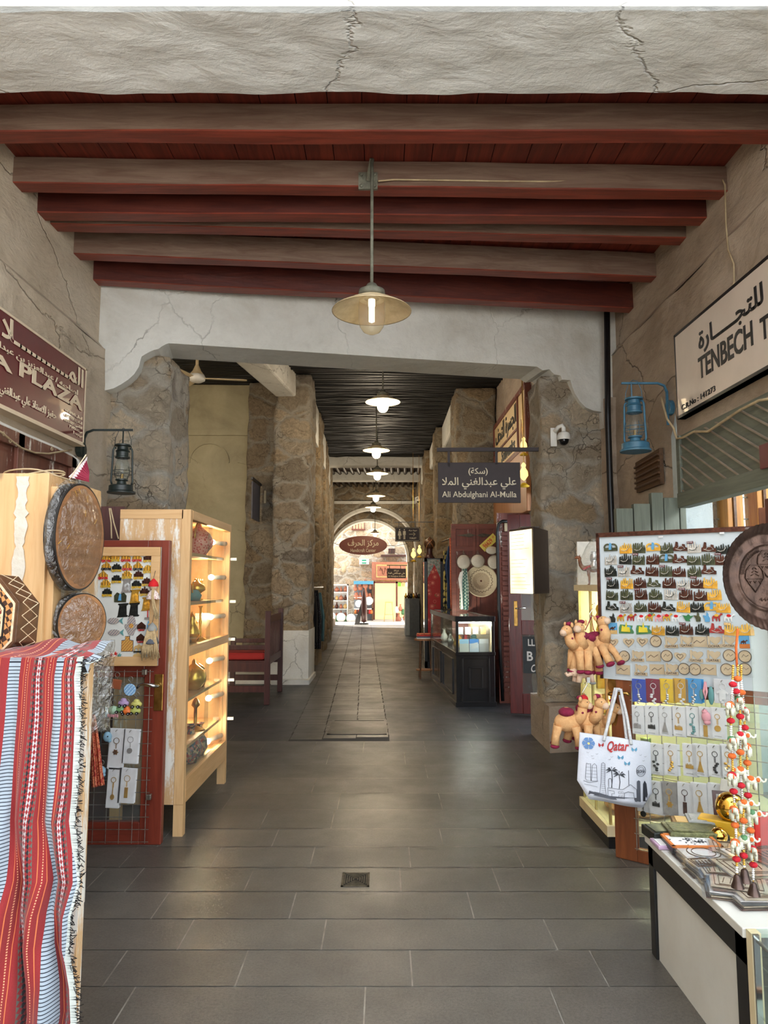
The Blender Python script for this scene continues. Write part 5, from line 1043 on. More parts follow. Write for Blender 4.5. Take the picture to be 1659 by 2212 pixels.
MB(T).box(-W_/2+.02, W_/2-.02, -.30, .28, 0, .004).build('lit_panel', m_lb, t); mb = MB(T)
for i in range(16):
    if i not in (5, 6, 10): mb.box(-W_*.4, W_*(.1+.3*random.random()), .24-i*.033, .2425-i*.033, .004, .005)
mb.build('print_lines', flat('faint_ink', 190, 160, 110), t)
p = P(1130, 1160, 6.6); MB().box(p.x-.03, p.x+.13, 6.5, 6.68, zt_, zt_+.012).build('top_plate', flat('case_brown2', 84, 70, 60), t)
# dome cameras
def camera_(px, py, Y, k, lab):
    p = P(px, py, Y); t = thing('security_camera', lab, 'security camera', p-V((0, 0, .07*k))); T = MX.Translation(p) @ MX.Scale(k, 4)
    MB(T).lathe([(.058, -.01), (.062, 0), (.06, .03), (.05, .055), (.03, .065), (.02, .07), (.02, .11), (.001, .115)], 24).build('housing', m_white, t, smooth=True, auto=R(35)); MB(T).ell((0, 0, -.012), (.046, .046, .05), 18, 10).build('dark_dome', M('smoked_dome', c(18, 18, 20), rough=.08), t, smooth=True)
    MB(T).tube([(0, 0, .1), (-.01, .01, .13), (-.04, .03, .12), (-.07, .06, .08)], .02, 10).build('arm', m_white, t, smooth=True); MB(T).box(-.11, -.05, .06, .075, -.06, .12).build('mounting_plate', m_white, t, bevel=.003)
camera_(1218, 948, 6.84, 1.04, 'white dome security camera on the near right stone pillar'); camera_(904, 1082, 19, .9, 'small distant white security camera near the crossbeam over the lane')
# black drain pipe in the right corner
single('drain_pipe', MB().tube([P(1311, 655, 6.8), P(1313, 900, 6.8), P(1318, 1050, 6.75), P(1323, 1160, 6.7), P(1335, 1600, 6.7)], .03, 8), m_black, 'black pipe running down the corner of the right wall', 'pipe', smooth=True)
# oval sign, toilet sign
p = P(784.5, 1178, 24.2); t = thing('oval_sign', 'oval red-brown Handicraft Center sign hanging in front of the far arch', 'sign', p-V((0, 0, .33))); T = FC(p); rx_, rz_ = 52*24.2/FPX, 20.5*24.2/FPX
m_ovl = wood('oval_wood', c(128, 66, 48), c(112, 54, 40), .4, 'x'); MB(T).disc(0, 0, rx_, -.04, 0, 48, rz_).build('board', m_ovl, t)
MB(T).text(ar('مركز الحرف'), 0, .06, .27, 1.05, 0, .006, .012).text('Handicraft Center', 0, -.17, .12, .86, 0, .006, .01).build('lettering', m_sgn, t)
MB(T).tube([(-rx_*.98, 0, -.02), (-rx_-.28, .12, -.02)], .008, 5).tube([(rx_*.98, 0, -.02), (rx_+.3, -.02, -.02), (rx_+.7, .06, -.02)], .008, 5).build('wires', m_black, t)
p = P(880.5, 1154, 16.15); t = thing('toilet_sign', 'dark TOILET sign with two figures and an arrow, on a bracket in the lane', 'sign', p-V((0, 0, .17))); w_, h_ = 54*16.15/FPX, 31*16.15/FPX; T = frame(p, (1, -.05, -.0), (0, 0, 1)); k = w_/2; o_ = [(-1, -.5), (-.94, -.57), (.94, -.57), (1, -.5), (1, .5), (.94, .57), (-.94, .57), (-1, .5)]
MB(T).box(-k, k, -h_/2, h_/2, -.03, 0).build('board', m_slateb, t); mb = MB(T)
ln = [(a*k*.95, b*k*.9) for a, b in o_]; mb.tube([(a, b, .002) for a, b in ln+ln[:1]], .004, 4)
for cx, dress in ((-.64, 1), (-.26, 0)):
    x = cx*k; mb.disc(x, .36*k, .055*k, 0, .004, 12)
    if dress: mb.prism([(x-.15*k, -.1*k), (x-.08*k, .26*k), (x+.08*k, .26*k), (x+.15*k, -.1*k)], 0, .004)
    else: mb.prism([(x-.12*k, -.05*k), (x-.1*k, .26*k), (x+.1*k, .26*k), (x+.12*k, -.05*k)], 0, .004)
    mb.box(x-.07*k, x-.01*k, -.4*k, -.05*k, 0, .004).box(x+.01*k, x+.07*k, -.4*k, -.05*k, 0, .004)
mb.box(-.455*k, -.45*k, -.36*k, .36*k, 0, .003).tube([(.12*k, 0, .003), (.6*k, 0, .003)], .02*k, 5).tube([(.45*k, .14*k, .003), (.62*k, 0, .003), (.45*k, -.14*k, .003)], .02*k, 5)
mb.text(ar('دورة مياه'), .42*k, .30*k, .16*k, .66*k, 0, .003, .02).text('TOILET', .42*k, -.32*k, .13*k, .56*k, 0, .003, .03); mb.build('symbols', m_sgn, t)
MB(T).box(-k*1.05, 1.18-p.x, k*.95, k*1.0, -.03, .0).box(-.72*k, -.68*k, .5*k, .97*k, -.02, -.01).box(.62*k, .66*k, .5*k, .97*k, -.02, -.01).build('hanging_bar', m_black, t)
# souvenir shop sign and joinery on the right lane wall
X = 1.90; FR = frame((X, 0, 0), (0, -1, 0), (0, 0, 1)); t = thing('shop_sign', 'cream Souvenirs shop sign in a brown frame high on the right lane wall', 'sign', (X, 10.6, 3.4)); a = PX(1068, 925, X); b = PX(1134, 850, X); y0, y1 = a.y, min(b.y, 9.3); z1, z0 = 4.2, 3.42
MB(FR).box(-y0, -y1, z0, z1, -.06, 0).build('board', M('souvenir_board_cream', c(232, 206, 160), c(214, 184, 134), 2, .5), t); mb = MB(FR)  # plain cream colour of the sign board
for q in ((-y0, -y1, z0-.05, z0+.02), (-y0, -y1, z1-.02, z1+.05), (-y0-.04, -y0+.03, z0, z1), (-y1-.6, -y1-.54, z0, z1), (-y1-.02, -y1+.04, z0, z1), (-y0, -y1-.56, z0+.31, z0+.34)): mb.box(*q, -.065, .02)
mb.build('frame', m_brn, t); MB(FR).text(ar('الجسرة للتحف'), (-y0-y1-.56)/2, z0+.55, .36, (y0-y1-.56)*.86, 0, .006, .02).text('Souvenirs', (-y0-y1-.56)/2+.2, z0+.17, .2, 1.2, 0, .006, .03, .2).build('lettering', m_blk, t)
MB(FR).prism([(-y1-.45, z0+.1), (-y1-.35, z0+.4), (-y1-.25, z0+.2), (-y1-.1, z0+.65), (-y1-.06, z0+.1)], 0, .006).build('picture', M('amber_paint', c(200, 140, 60), c(90, 60, 40), 5, .5), t)
single('wooden_shop_front', MB().box(1.86, 1.925, 9.2, 12.0, 2.5, 3.35), m_tan, 'tan wooden shop front panel below the Souvenirs sign', 'panel', bevel=.01)
p = P(1138, 1120, 9.0); t = thing('wooden_shutter', 'red-brown folded shutter behind the right stone pillar', 'shutter', (1.6, 9.4, 0)); x0 = P(1073, 1110, 9.5).x; zt_ = P(1073, 1108, 9.5).z
MB().box(x0, 1.95, 9.5, 9.55, 0, zt_).build('panel', m_brn, t); mb = MB()
for i in range(34): z = .15+i*.066; mb.box(x0+.06, x0+.26, 9.478, 9.5, z, z+.045)
mb.build('slats', m_brnx, t); MB().box(P(1090, 1130, 9.45).x, P(1100, 1130, 9.45).x, 9.46, 9.475, zt_-.25, zt_-.13).build('label_plate', m_cream, t)
single('black_tube_frame', MB().tube([P(1086, 1514, 9.42), P(1080, 1400, 9.42), P(1074, 1150, 9.42), P(1077, 1131, 9.42), P(1085, 1126, 9.42), P(1110, 1126, 9.42)], .022, 8), m_black, 'black tube frame standing against the red-brown folded shutter', 'frame', smooth=True)
# red glazed door ajar by the pillar
m_redd = wood('red_gloss', c(112, 34, 28), c(84, 24, 22), .25, 'z'); DZ = 8.6; xa, xb = P(1103, 1545, DZ).x, 2.05; xm = P(1130, 1545, DZ).x; zt_ = P(1103, 1112, DZ).z
t = thing('glazed_door', 'glossy dark red door with brass handle plate standing open by the right pillar', 'door', ((xa+xb)/2, DZ, 0)); T = MX.Translation((xa, DZ, 0)) @ MX.Rotation(-.25, 4, 'Z') @ MX.Translation((-xa, -DZ, 0))
MB(T).box(xa, xm, DZ, DZ+.05, .03, zt_).build('stile', m_redd, t, bevel=.004); MB(T).box(xm, xb, DZ, DZ+.05, zt_-.3, zt_).box(xm, xb, DZ, DZ+.05, .95, 1.12).box(xm, xb, DZ, DZ+.05, .03, .26).build('rail', m_redd, t, bevel=.004); MB(T).box(xm, xb, DZ+.02, DZ+.026, .26, zt_-.3).build('glass_pane', m_clear, t)
p = P(1114, 1325, DZ); MB(T).box(p.x-.022, p.x+.022, DZ-.008, DZ, p.z-.15, p.z+.15).build('handle_plate', m_brass, t, bevel=.008); MB(T).tube([(p.x, DZ, p.z+.06), (p.x, DZ-.05, p.z+.06), (p.x+.12, DZ-.05, p.z+.065)], .008, 8).build('lever_handle', m_chrome, t, smooth=True)
MB(T).box(xm+.01, xb, DZ+.012, DZ+.018, .5, .93).build('dark_poster', flat('poster_dark', 44, 52, 58), t); TT = T @ FC((xm+.09, DZ+.01, 0)); MB(TT).text('B', .0, .70, .11, .07, 0, .002, .02).text('LL', .02, .86, .08, .08, 0, .002, .02).text('Co', .06, .56, .09, .1, 0, .002, .02, .3).build('poster_lettering', m_cardw, t)
# big brown door with hats and basket tray
EZ = 10.95; g_ = lambda x, y: P(880+x*.208, 1100+y*.208, EZ); t = thing('panelled_door', 'tall brown panelled wooden door hung with hats and a straw tray', 'door', (1.45, EZ, 0)); x0, x1 = P(976, 1300, EZ).x, P(1078, 1300, EZ).x; zt_ = P(980, 1132, EZ).z
MB().box(x0, x1, EZ, EZ+.06, 0, zt_).build('leaf', m_brn, t); mb = MB(); xm = (x0+x1)/2+.02
for q in ((x0, x0+.07, 0, zt_), (xm-.05, xm-.005, 0, zt_), (xm+.005, xm+.05, 0, zt_), (x1-.07, x1, 0, zt_)): mb.box(q[0], q[1], EZ-.02, EZ, q[2], q[3])
for z in (0, .85, 1.05, 2.05, zt_-.08): mb.box(x0, x1, EZ-.018, EZ, z, z+.08)
mb.build('framing', m_brnx, t, bevel=.004); mb = MB()
for s_ in (-1, 1): mb.prism([(0, 0), (s_*.1, .03), (s_*.3, 0), (s_*.1, -.03)][::s_], 0, .01)
mb.M = FC((xm, EZ-.02, g_(720, 272).z)); mb2 = MB(mb.M)
for s_ in (-1, 1): mb2.prism([(0, 0), (s_*.1, .03), (s_*.3, 0), (s_*.1, -.03)][::s_], 0, .01)
mb2.build('iron_hinge', m_iron, t)
m_hat = M('white_felt', c(232, 226, 216), c(214, 206, 194), 5, .8)
for i, (x, y, w_, h_, lab) in enumerate([(575, 550, 135, 145, 'white cap in plastic, leftmost on the brown panelled door'), (718, 540, 135, 130, 'white cap in plastic, middle one on the brown panelled door'), (888, 550, 130, 140, 'white cap in plastic, rightmost on the brown panelled door'), (860, 430, 120, 80, 'white cap in plastic below the yellow number plate')]):
    p = g_(x, y); p.y = EZ-.12-.03*(i % 2); t = thing('skullcap', lab, 'cap', p, 'white caps on the brown door'); w_ *= .208*EZ/FPX/2; h_ *= .208*EZ/FPX/2
    MB(MX.Translation(p)).ell((0, 0, 0), (w_, .05, h_), 18, 12).build('cap', m_hat, t, smooth=True); MB(MX.Translation(p)).grid(lambda u, v: V((w_*1.2*cos(6.283*u)*sin(pi*v), .06*sin(6.283*u)*sin(pi*v), h_*1.15*cos(pi*v)+(.06 if v < .05 else 0)+.01*NZ.noise(V((cos(u*6.3)*4, sin(u*6.3)*4, v*9))))), 24, 14, False).build('plastic_bag', m_film, t, smooth=True)
p = g_(762, 745); p.y = EZ-.05; T = FC(p); r_ = 165*.208*EZ/FPX; t = thing('straw_tray', 'round woven straw tray with dark sunburst centre on the brown door', 'tray', p-V((0, 0, r_)))
m_strw = NT('woven_straw', .85); xx, zz_, _ = m_strw.sep(); rad = m_strw.m2('SQRT', m_strw.m2('ADD', m_strw.m2('POWER', m_strw.sep()[0], 2), m_strw.m2('POWER', m_strw.m2('SUBTRACT', m_strw.sep()[2], r_), 2)))
ang = m_strw.m2('ARCTAN2', m_strw.sep()[0], m_strw.m2('SUBTRACT', m_strw.sep()[2], r_)); st = m_strw.m2('GREATER_THAN', m_strw.m2('FRACT', m_strw.m2('ADD', m_strw.m2('MULTIPLY', ang, 8), m_strw.m2('MULTIPLY', rad, 30))), .55)
inn = m_strw.m2('LESS_THAN', rad, r_*.52); k1 = m_strw.mix(m_strw.m2('MULTIPLY', st, inn), c(216, 200, 172), c(120, 86, 62)); wv = m_strw.m2('LESS_THAN', m_strw.m2('ABSOLUTE', m_strw.m2('SUBTRACT', m_strw.m2('ADD', rad, m_strw.m2('MULTIPLY', m_strw.m2('SINE', m_strw.m2('MULTIPLY', ang, 22)), .008)), r_*.68)), .005)
k1 = m_strw.mix(wv, k1, c(110, 90, 72)); k1 = m_strw.mix(m_strw.m2('LESS_THAN', rad, .015), k1, c(90, 50, 40)); m_strw.col(k1); m_strw.bump(m_strw.m2('FRACT', m_strw.m2('MULTIPLY', rad, 70)), .5, .004); m_strw = m_strw.m
MB(T).lathe([(.001, -.01), (r_*.5, -.008), (r_*.9, .01), (r_, .03), (r_, .022), (.001, -.02)], 48).build('woven_disc', m_strw, t, smooth=True)
p = g_(830, 352); p.y = EZ-.16; T = FC(p) @ MX.Rotation(R(42), 4, 'Z'); t = thing('number_plate', 'yellow number plate reading 96629 hung aslant on the brown door', 'number plate', p); kk = .208*EZ/FPX
MB(T).box(-95*kk, 95*kk, -42*kk, 42*kk, -.003, 0).build('plate', flat('plate_yellow', 222, 206, 96), t); MB(T).text('96629', -14*kk, 2*kk, 48*kk, 110*kk, 0, .003, .01).text('MT', 72*kk, 10*kk, 22*kk, 20*kk, 0, .003).build('digits', m_tred, t)
m_kef = NT('green_check', .9); ck = m_kef.n('ShaderNodeTexChecker'); m_kef.set(ck.inputs[0], m_kef.map((1, 1, 1), (0, pi/4, 0))); ck.inputs['Scale'].default_value = 28; ck.inputs['Color1'].default_value = c(206, 216, 206); ck.inputs['Color2'].default_value = c(70, 112, 110); m_kef.col(ck.outputs[0]); m_kef = m_kef.m
drape('checked_scarf', v3((998, 1228), (994, 1260), (993, 1300), (993, 1316)), v3((1008, 1228), (1012, 1260), (1013, 1300), (1011, 1318)), EZ-.12, m_kef, 'green and white checked scarf hanging from the brown door', 'scarf', 2, .02, thick=.006)
drape('white_scarf', v3((994, 1236), (990, 1250), (996, 1290), (997, 1315)), v3((1002, 1232), (1000, 1255), (1000, 1290), (1001, 1315)), EZ-.14, m_cardw, 'narrow white scarf beside the green checked scarf', 'scarf', 1, .01)
m_ybk = NT('yellow_leaf_print', .9); m_ybk.col(m_ybk.ramp(m_ybk.noise(14, 2, .4), [(.45, c(30, 36, 44)), (.52, c(200, 184, 110))])); m_ybk = m_ybk.m
for i, (l, r, m_, lab, Y) in enumerate([([(958, 1190), (958, 1240), (957, 1315)], [(966, 1190), (967, 1240), (968, 1315)], m_ybk, 'yellow and dark leaf-patterned scarf by the red floral cabinet', 12.0), ([(968, 1180), (961, 1225), (966, 1255), (966, 1315)], [(972, 1180), (974, 1225), (974, 1260), (973, 1315)], flat('blue_cloth', 50, 76, 116, .9), 'plain blue scarf beside the leaf-patterned scarf', 11.8), ([(971, 1162), (972, 1210), (972, 1260), (973, 1315)], [(978, 1162), (979, 1210), (981, 1260), (982, 1315)], m_orp, 'orange and blue printed scarf next to the brown door', 11.6)]):
    drape('hanging_scarf', v3(*l), v3(*r), Y, m_, lab, 'scarf', 2, .015, thick=.006)
# red floral cabinet and turbaned bust
m_flo = NT('red_floral', .6); v_ = m_flo.voro(9); n_ = m_flo.noise(16, 3); k1 = m_flo.mix(m_flo.ramp(v_, [(.2, 1.0), (.27, 0.0), (.33, .0), (.36, .8), (.4, 0.0)]), c(170, 36, 36), c(214, 130, 110)); k1 = m_flo.mix(m_flo.ramp(n_, [(.62, 0.0), (.66, .8)]), k1, c(110, 110, 60)); m_flo.col(k1); m_flo = m_flo.m
FZ = 13.4; x0, x1, xs_ = P(924, 1300, FZ).x, P(954, 1300, FZ).x, P(905, 1300, FZ+.5).x; zt_ = P(930, 1206, FZ).z; t = thing('floral_cabinet', 'tall black cabinet with a red floral front panel and glass side', 'cabinet', (x0, FZ, 0))
MB().box(x0-.06, x1+.03, FZ, FZ+.55, 0, .12).box(x0-.06, x1+.03, FZ, FZ+.55, zt_-.06, zt_).box(x0-.06, x0-.01, FZ, FZ+.05, 0, zt_).box(x1-.02, x1+.03, FZ, FZ+.05, 0, zt_).box(x0-.06, x0-.01, FZ+.5, FZ+.55, 0, zt_).box(x0-.06, x1, FZ+.5, FZ+.55, .1, zt_).build('frame', m_black, t); MB().box(x0, x1-.02, FZ-.004, FZ+.02, .5, zt_-.02).build('floral_panel', m_flo, t)
MB(FC((x0, FZ-.006, zt_-.02))).prism([(0, -.35), (0, 0), ((x1-x0)-.02, 0), ((x1-x0)-.02, -.35), ((x1-x0)/2, -.1)], 0, .003).build('corner_pattern', mosaic('corner_floral', [c(150, 150, 140), c(110, 120, 110), c(190, 90, 80)], 20), t)
MB().box(x0-.058, x0-.054, FZ+.05, FZ+.5, .12, zt_-.06).build('glass_side', m_clear, t)
p = P(928, 1205, FZ+.2); t = thing('display_bust', 'dark wooden jewellery bust with banded head on the floral cabinet', 'bust', (p.x, FZ+.2, zt_)); T = MX.Translation((p.x, FZ+.2, zt_)) @ MX.Scale(.95, 4)
MB(T).lathe([(.001, 0), (.1, 0), (.11, .02), (.08, .05), (.06, .1), (.055, .16), (.06, .2), (.05, .21)], 24).build('neck', m_mah, t, smooth=True); MB(T).lathe([(.05, .2), (.09, .22), (.115, .28), (.11, .34), (.07, .39), (.03, .405), (.025, .43), (.001, .44)], 24).build('head', m_dwood, t, smooth=True); mb = MB(T)
for s_ in (-1, 1): mb.tube([(s_*.08, -.09, .2), (s_*.05, -.12, .27), (0, -.125, .33), (-s_*.05, -.1, .38)], .008, 5)
mb.build('bands', m_tan, t)
single('scarf_rail', MB().tube([P(955, 1170, 12.4), P(966, 1166, 12.0), P(990, 1158, 11.3)], .012, 6), m_dwood, 'thin dark rail from which the three printed scarves hang', 'rail')
t = thing('grey_counter', 'grey counter with small goods on top near the far arch', 'counter', (1.1, 21, 0)); a, b = P(886, 1354, 21.5), P(906, 1293, 21.5)
MB().box(a.x, b.x, 21.5, 23, 0, b.z).build('cabinet', flat('grey_laminate', 98, 102, 104), t); MB().box(P(875, 1350, 22).x, a.x, 21.9, 23, 0, b.z).build('steel_side', flat('pale_steel', 186, 192, 190, .3), t)
for i in range(6): x = a.x-.12+i*.08; ware('brass_curio', 'small brass curio on the grey counter, %s from the left' % ORD[i], 'ornament', x, 21.75, b.z, [pot, vase, jar][i % 3], [m_gold, m_brz, m_drk][i % 3], k=.8)
t = thing('side_stool', 'small round wooden stool with folded cloths beside the black counter', 'stool', (.55, 12.1, 0)); p = P(915, 1382, 12.0)
MB(MX.Translation((p.x, 12.0, 0))).disc(0, 0, .16, .62, .645, 24).build('top', m_tan, t); [MB().cyl((p.x+.1*cos(a), 12+.1*sin(a), .62), (p.x+.13*cos(a), 12+.13*sin(a), 0), .014, n=8).build('leg', m_dwood, t) for a in (0, 2.1, 4.2)]; MB(MX.Translation((p.x, 12.0, 0))).disc(0, 0, .13, .13, .145, 24).build('lower_shelf', m_tan, t)
for i, m_ in enumerate((m_cardw, flat('book_blue', 70, 90, 120), m_tred, m_orp)): single('folded_cloth', MB(MX.Translation((p.x+random.uniform(-.01, .01), 12, .645+i*.022))).cb(0, 0, .011, .22, .2, .02), m_, 'folded %s cloth in the pile on the small stool' % ['white', 'blue', 'red', 'orange patterned'][i], 'cloth', group='folded cloths on the stool', bevel=.004)
# black counter with glass top
m_blkw = M('black_lacquer', c(30, 29, 30), c(20, 20, 22), 6, .22, coat=.4); YC = 9.2; ang_ = R(3.6); T = MX.Translation((.92, YC, 0)) @ MX.Rotation(ang_, 4, 'Z'); W_, D_, H_ = .50, 2.5, 1.14
t = thing('glass_counter', 'long black wooden display counter with lit glass top section', 'counter', (.92, YC, 0)); hb = .66
MB(T).box(0, W_, 0, D_, 0, hb).build('base_cabinet', m_blkw, t, bevel=.006); mb = MB(T)
for x0, x1, y0, y1 in ((0, .035, 0, .035), (W_-.035, W_, 0, .035), (0, .035, D_-.035, D_), (W_-.035, W_, D_-.035, D_)): mb.box(x0, x1, y0, y1, hb, H_-.03)
mb.box(-.01, W_+.01, -.01, .04, H_-.07, H_).box(-.01, W_+.01, D_-.04, D_+.01, H_-.07, H_).box(-.01, .04, 0, D_, H_-.07, H_).box(W_-.04, W_+.01, 0, D_, H_-.07, H_).box(-.008, W_+.008, -.008, D_, hb-.02, hb+.025); mb.build('frame', m_blkw, t, bevel=.005); mb = MB(T)
for x0, x1, z0, z1 in ((.07, .43, .05, .62), (.16, .34, .22, .50)):
    for q in ((x0, x1, z0, z0+.018), (x0, x1, z1-.018, z1), (x0, x0+.018, z0, z1), (x1-.018, x1, z0, z1)): mb.box(q[0], q[1], -.014, 0, q[2], q[3])
for y0, y1 in ((.25, 1.15), (1.35, 2.25)):
    for q in ((y0, y1, .12, .14), (y0, y1, .56, .58), (y0, y0+.02, .12, .58), (y1-.02, y1, .12, .58)): mb.box(-.014, 0, q[0], q[1], q[2], q[3])
mb.box(-.012, W_+.012, -.012, D_, 0, .06); mb.build('mouldings', m_blkw, t, bevel=.003)
MB(T).box(.035, W_-.035, .006, .01, hb+.02, H_-.07).build('glass_end', m_clear, t); MB(T).box(.006, .01, .035, D_-.035, hb+.02, H_-.07).build('glass_side', m_clear, t); MB(T).box(.03, W_-.03, .03, D_-.03, H_-.012, H_-.006).build('glass_top', m_clear, t); MB(T).box(W_-.03, W_-.02, .03, D_-.03, hb, H_-.07).build('back_panel', m_cream, t)
MB(T).box(.03, W_-.03, .12, D_-.1, .895, .90).build('glass_shelf', m_clear, t); MB(T).box(.05, W_-.05, .03, .05, H_-.09, H_-.075).build('tube_light', emit('tube', (.95, .98, 1), 9), t); lamp('POINT', 'counter_light', T @ V((.25, .1, H_-.12)), 5, (1, .93, .82), .03); lamp('POINT', 'counter_light', T @ V((.25, 1.3, H_-.12)), 5, (1, .9, .75), .03)
def photo(name, sky, bld): 
    t_ = NT(name, .5); z_ = t_.sep()[2]; t_.col(t_.mix(t_.m2('GREATER_THAN', t_.m2('ADD', z_, t_.m2('MULTIPLY', t_.noise(18, 2), .06)), .13), bld, sky)); return t_.m
for i, (x, m_, lab) in enumerate([(.055, photo('print_pale', c(170, 210, 232), c(216, 214, 200)), 'pale blue postcard, leftmost at the end of the black counter'), (.185, photo('print_blue', c(60, 130, 200), c(206, 214, 222)), 'deep blue postcard of a white building in the black counter'), (.315, photo('print_grey', c(206, 206, 204), c(180, 176, 172)), 'grey and white postcard, rightmost in the black counter')]):
    TT = T @ MX.Translation((x, .045+.01*i, hb+.026)) @ MX.Rotation(-.1, 4, 'X'); tt = thing('postcard', lab, 'postcard', mat=TT, group='postcards in the counter'); MB(TT).box(0, .122, 0, .003, 0, .16).build('card', m_, tt); mb = MB(TT)
    if i == 1: mb.add([(.02, -.002, .03), (.11, -.002, .05), (.11, -.002, .12), (.02, -.002, .10)], [(0, 1, 2, 3)]); mb.build('printed_building', m_cardw, tt)
for i in range(9):
    x, y = .1+.15*(i % 3), .5+.2*i; q = T @ V((x, y, hb+.026)); ware('counter_curio', 'small %s ornament inside the black counter, %s from the near end' % (['gold', 'red', 'blue', 'silver', 'gold', 'copper', 'white', 'green', 'gold'][i], ORD[i]), 'ornament', q.x, q.y, q.z, [vase, pot, jar][i % 3], [m_gold, m_tred, m_teal, m_silv, m_gold, m_brz, m_cardw, m_green2, m_gold][i], k=.9)
for i in range(4):
    q = T @ V((.08+.1*i, .14, .902)); single('boxed_trinket', MB().cb(q.x, q.y, q.z+.045, .07, .05, .09), [m_cardw, m_cardw, m_silv, m_sand][i], 'small upright box on the glass shelf of the black counter, %s from left' % ORD[i], 'box')
# ================================================================== BEYOND THE FAR ARCH
HZ = 33.0
def hb_(name, px0, py0, px1, py1, Y, d, m_, lab, cat, **kw):
    a, b = P(px0, py1, Y), P(px1, py0, Y); return single(name, MB().box(a.x, b.x, Y, Y+d, a.z, b.z), m_, lab, cat, **kw)
t = thing('carved_window', 'small wooden window high on the sunlit house beyond the arch', 'window', P(775, 1143, HZ)); a, b = P(762, 1143, HZ), P(787, 1122, HZ); MB().box(a.x, b.x, HZ-.04, HZ, a.z, b.z).build('shutters', M('pale_wood', c(226, 196, 160), c(200, 160, 120), 4, .6), t); mb = MB()
for i in range(5): x = a.x+(b.x-a.x)*i/4; mb.box(x-.015, x+.015, HZ-.07, HZ-.04, a.z, b.z)
mb.box(a.x-.05, b.x+.05, HZ-.09, HZ, a.z-.06, a.z).build('frame', m_brn, t)
t = thing('small_window', 'small dark shuttered window on the sunlit house above the ledge', 'window', P(846, 1196, HZ)); a, b = P(839, 1196, HZ), P(853, 1185, HZ); MB().box(a.x, b.x, HZ-.03, HZ, a.z, b.z).build('shutter', m_mah, t); MB().box((a.x+b.x)/2-.01, (a.x+b.x)/2+.01, HZ-.05, HZ-.03, a.z, b.z).build('bar', m_black, t)
hb_('wooden_ledge', 823, 1198, 878, 1202, 32.4, .62, m_mah, 'dark wooden ledge across the sunlit house', 'ledge')
t = thing('exit_sign', 'small white and green hanging sign on the sunlit house', 'sign', P(789, 1218, 32.5)); a, b = P(776, 1219, 32.5), P(797, 1207, 32.5); MB().box(a.x, b.x, 32.5, 33.02, a.z, b.z).build('panel', m_cardw, t); mb = MB()
for z in (.03, .15): mb.box(a.x+.12, b.x-.12, 32.49, 32.5, a.z+z, a.z+z+.06)
mb.build('green_bars', flat('sign_green', 40, 160, 120), t)
t = thing('wall_lantern', 'pale wall lantern on the sunlit house at the left', 'lantern', P(743, 1237, 32.6)); p = P(743, 1228, 32.6); MB(MX.Translation(p)).lathe([(.02, -.2), (.1, -.15), (.12, .1), (.05, .2), (.02, .28)], 12).build('lamp_body', m_cream, t, smooth=True)
t = thing('shop_board', 'salmon-brown carved shop name board over the distant shop', 'sign', P(843, 1253, 32)); a, b = P(803, 1253, 32), P(883, 1214, 32); T = FC(((a.x+b.x)/2, 32, (a.z+b.z)/2)); w_, h_ = b.x-a.x, b.z-a.z; m_salm = flat('salmon_board', 178, 112, 86)
MB(T).box(-w_/2, w_/2, -h_/2, h_/2, -.97, 0).build('board', m_salm, t); MB(T).box(-w_*.38, w_*.45, -h_*.36, h_*.36, 0, .03).build('raised_panel', m_sand, t); MB(T).box(-w_*.35, w_*.42, -h_*.28, h_*.28, .03, .04).build('field', m_salm, t); mb = MB(T)
for k_ in range(9): mb.tube([(-w_*.28+k_*.1, h_*(.15*sin(k_*2)), .05), (-w_*.26+k_*.1, h_*(.2*cos(k_*3)), .05), (-w_*.22+k_*.1, h_*(-.15*sin(k_*1.7)), .05)], .012, 4)
mb.build('carving', m_brz, t)
hb_('shop_awning', 764, 1255, 806, 1262, 30.6, 1.2, flat('awning_blue', 78, 150, 190), 'blue awning edge over the distant pottery stall', 'awning')
t = thing('shelf_rack', 'tall white shelf rack of pottery at the left of the far street', 'shelf', (-2.2, 32, 0)); a, b = P(702, 1335, 31.5), P(752, 1262, 31.5); MB().box(a.x, b.x, 31.9, 31.95, -.03, b.z).box(b.x-.05, b.x, 31.5, 31.95, -.03, b.z).box(a.x, b.x, 31.5, 31.95, b.z-.05, b.z).build('case', m_cardw, t)
for k_ in range(4): z = a.z+(b.z-a.z)*k_/4; MB().box(a.x, b.x-.05, 31.5, 31.9, z, z+.03).build('shelf', m_cardw, t)
n_ = 0
for k_ in range(4):
    for j in range(5):
        z = a.z+(b.z-a.z)*k_/4+.035; x = a.x+.12+j*.19; n_ += 1
        single('pottery_jar', MB(MX.Translation((x, 31.7, z)) @ MX.Scale(1.1+.2*((j+k_) % 2), 4)).lathe([vase, jar, bowl][(j+k_) % 3], 12), [m_salm, m_sand, m_brz][(j*k_) % 3], '%s jar on the %s shelf of the white far rack' % (['leftmost', 'second', 'middle', 'fourth', 'rightmost'][j], ['bottom', 'second', 'third', 'top'][k_]), 'jar', smooth=True, group='jars on the far rack')
t = thing('green_stall', 'green stall base with white half domes at the street edge', 'stall', (-2.3, 30.8, 0)); a, b = P(704, 1353, 30.5), P(756, 1332, 30.5); MB().box(a.x, b.x, 30.5, 31.3, -.03, b.z).build('base', m_green2, t)
for k_ in range(3): MB().ell((a.x+.22+k_*.42, 30.45, .18-.04*k_), (.2, .1, .2), 16, 8).build('half_dome', m_cardw, t, smooth=True)
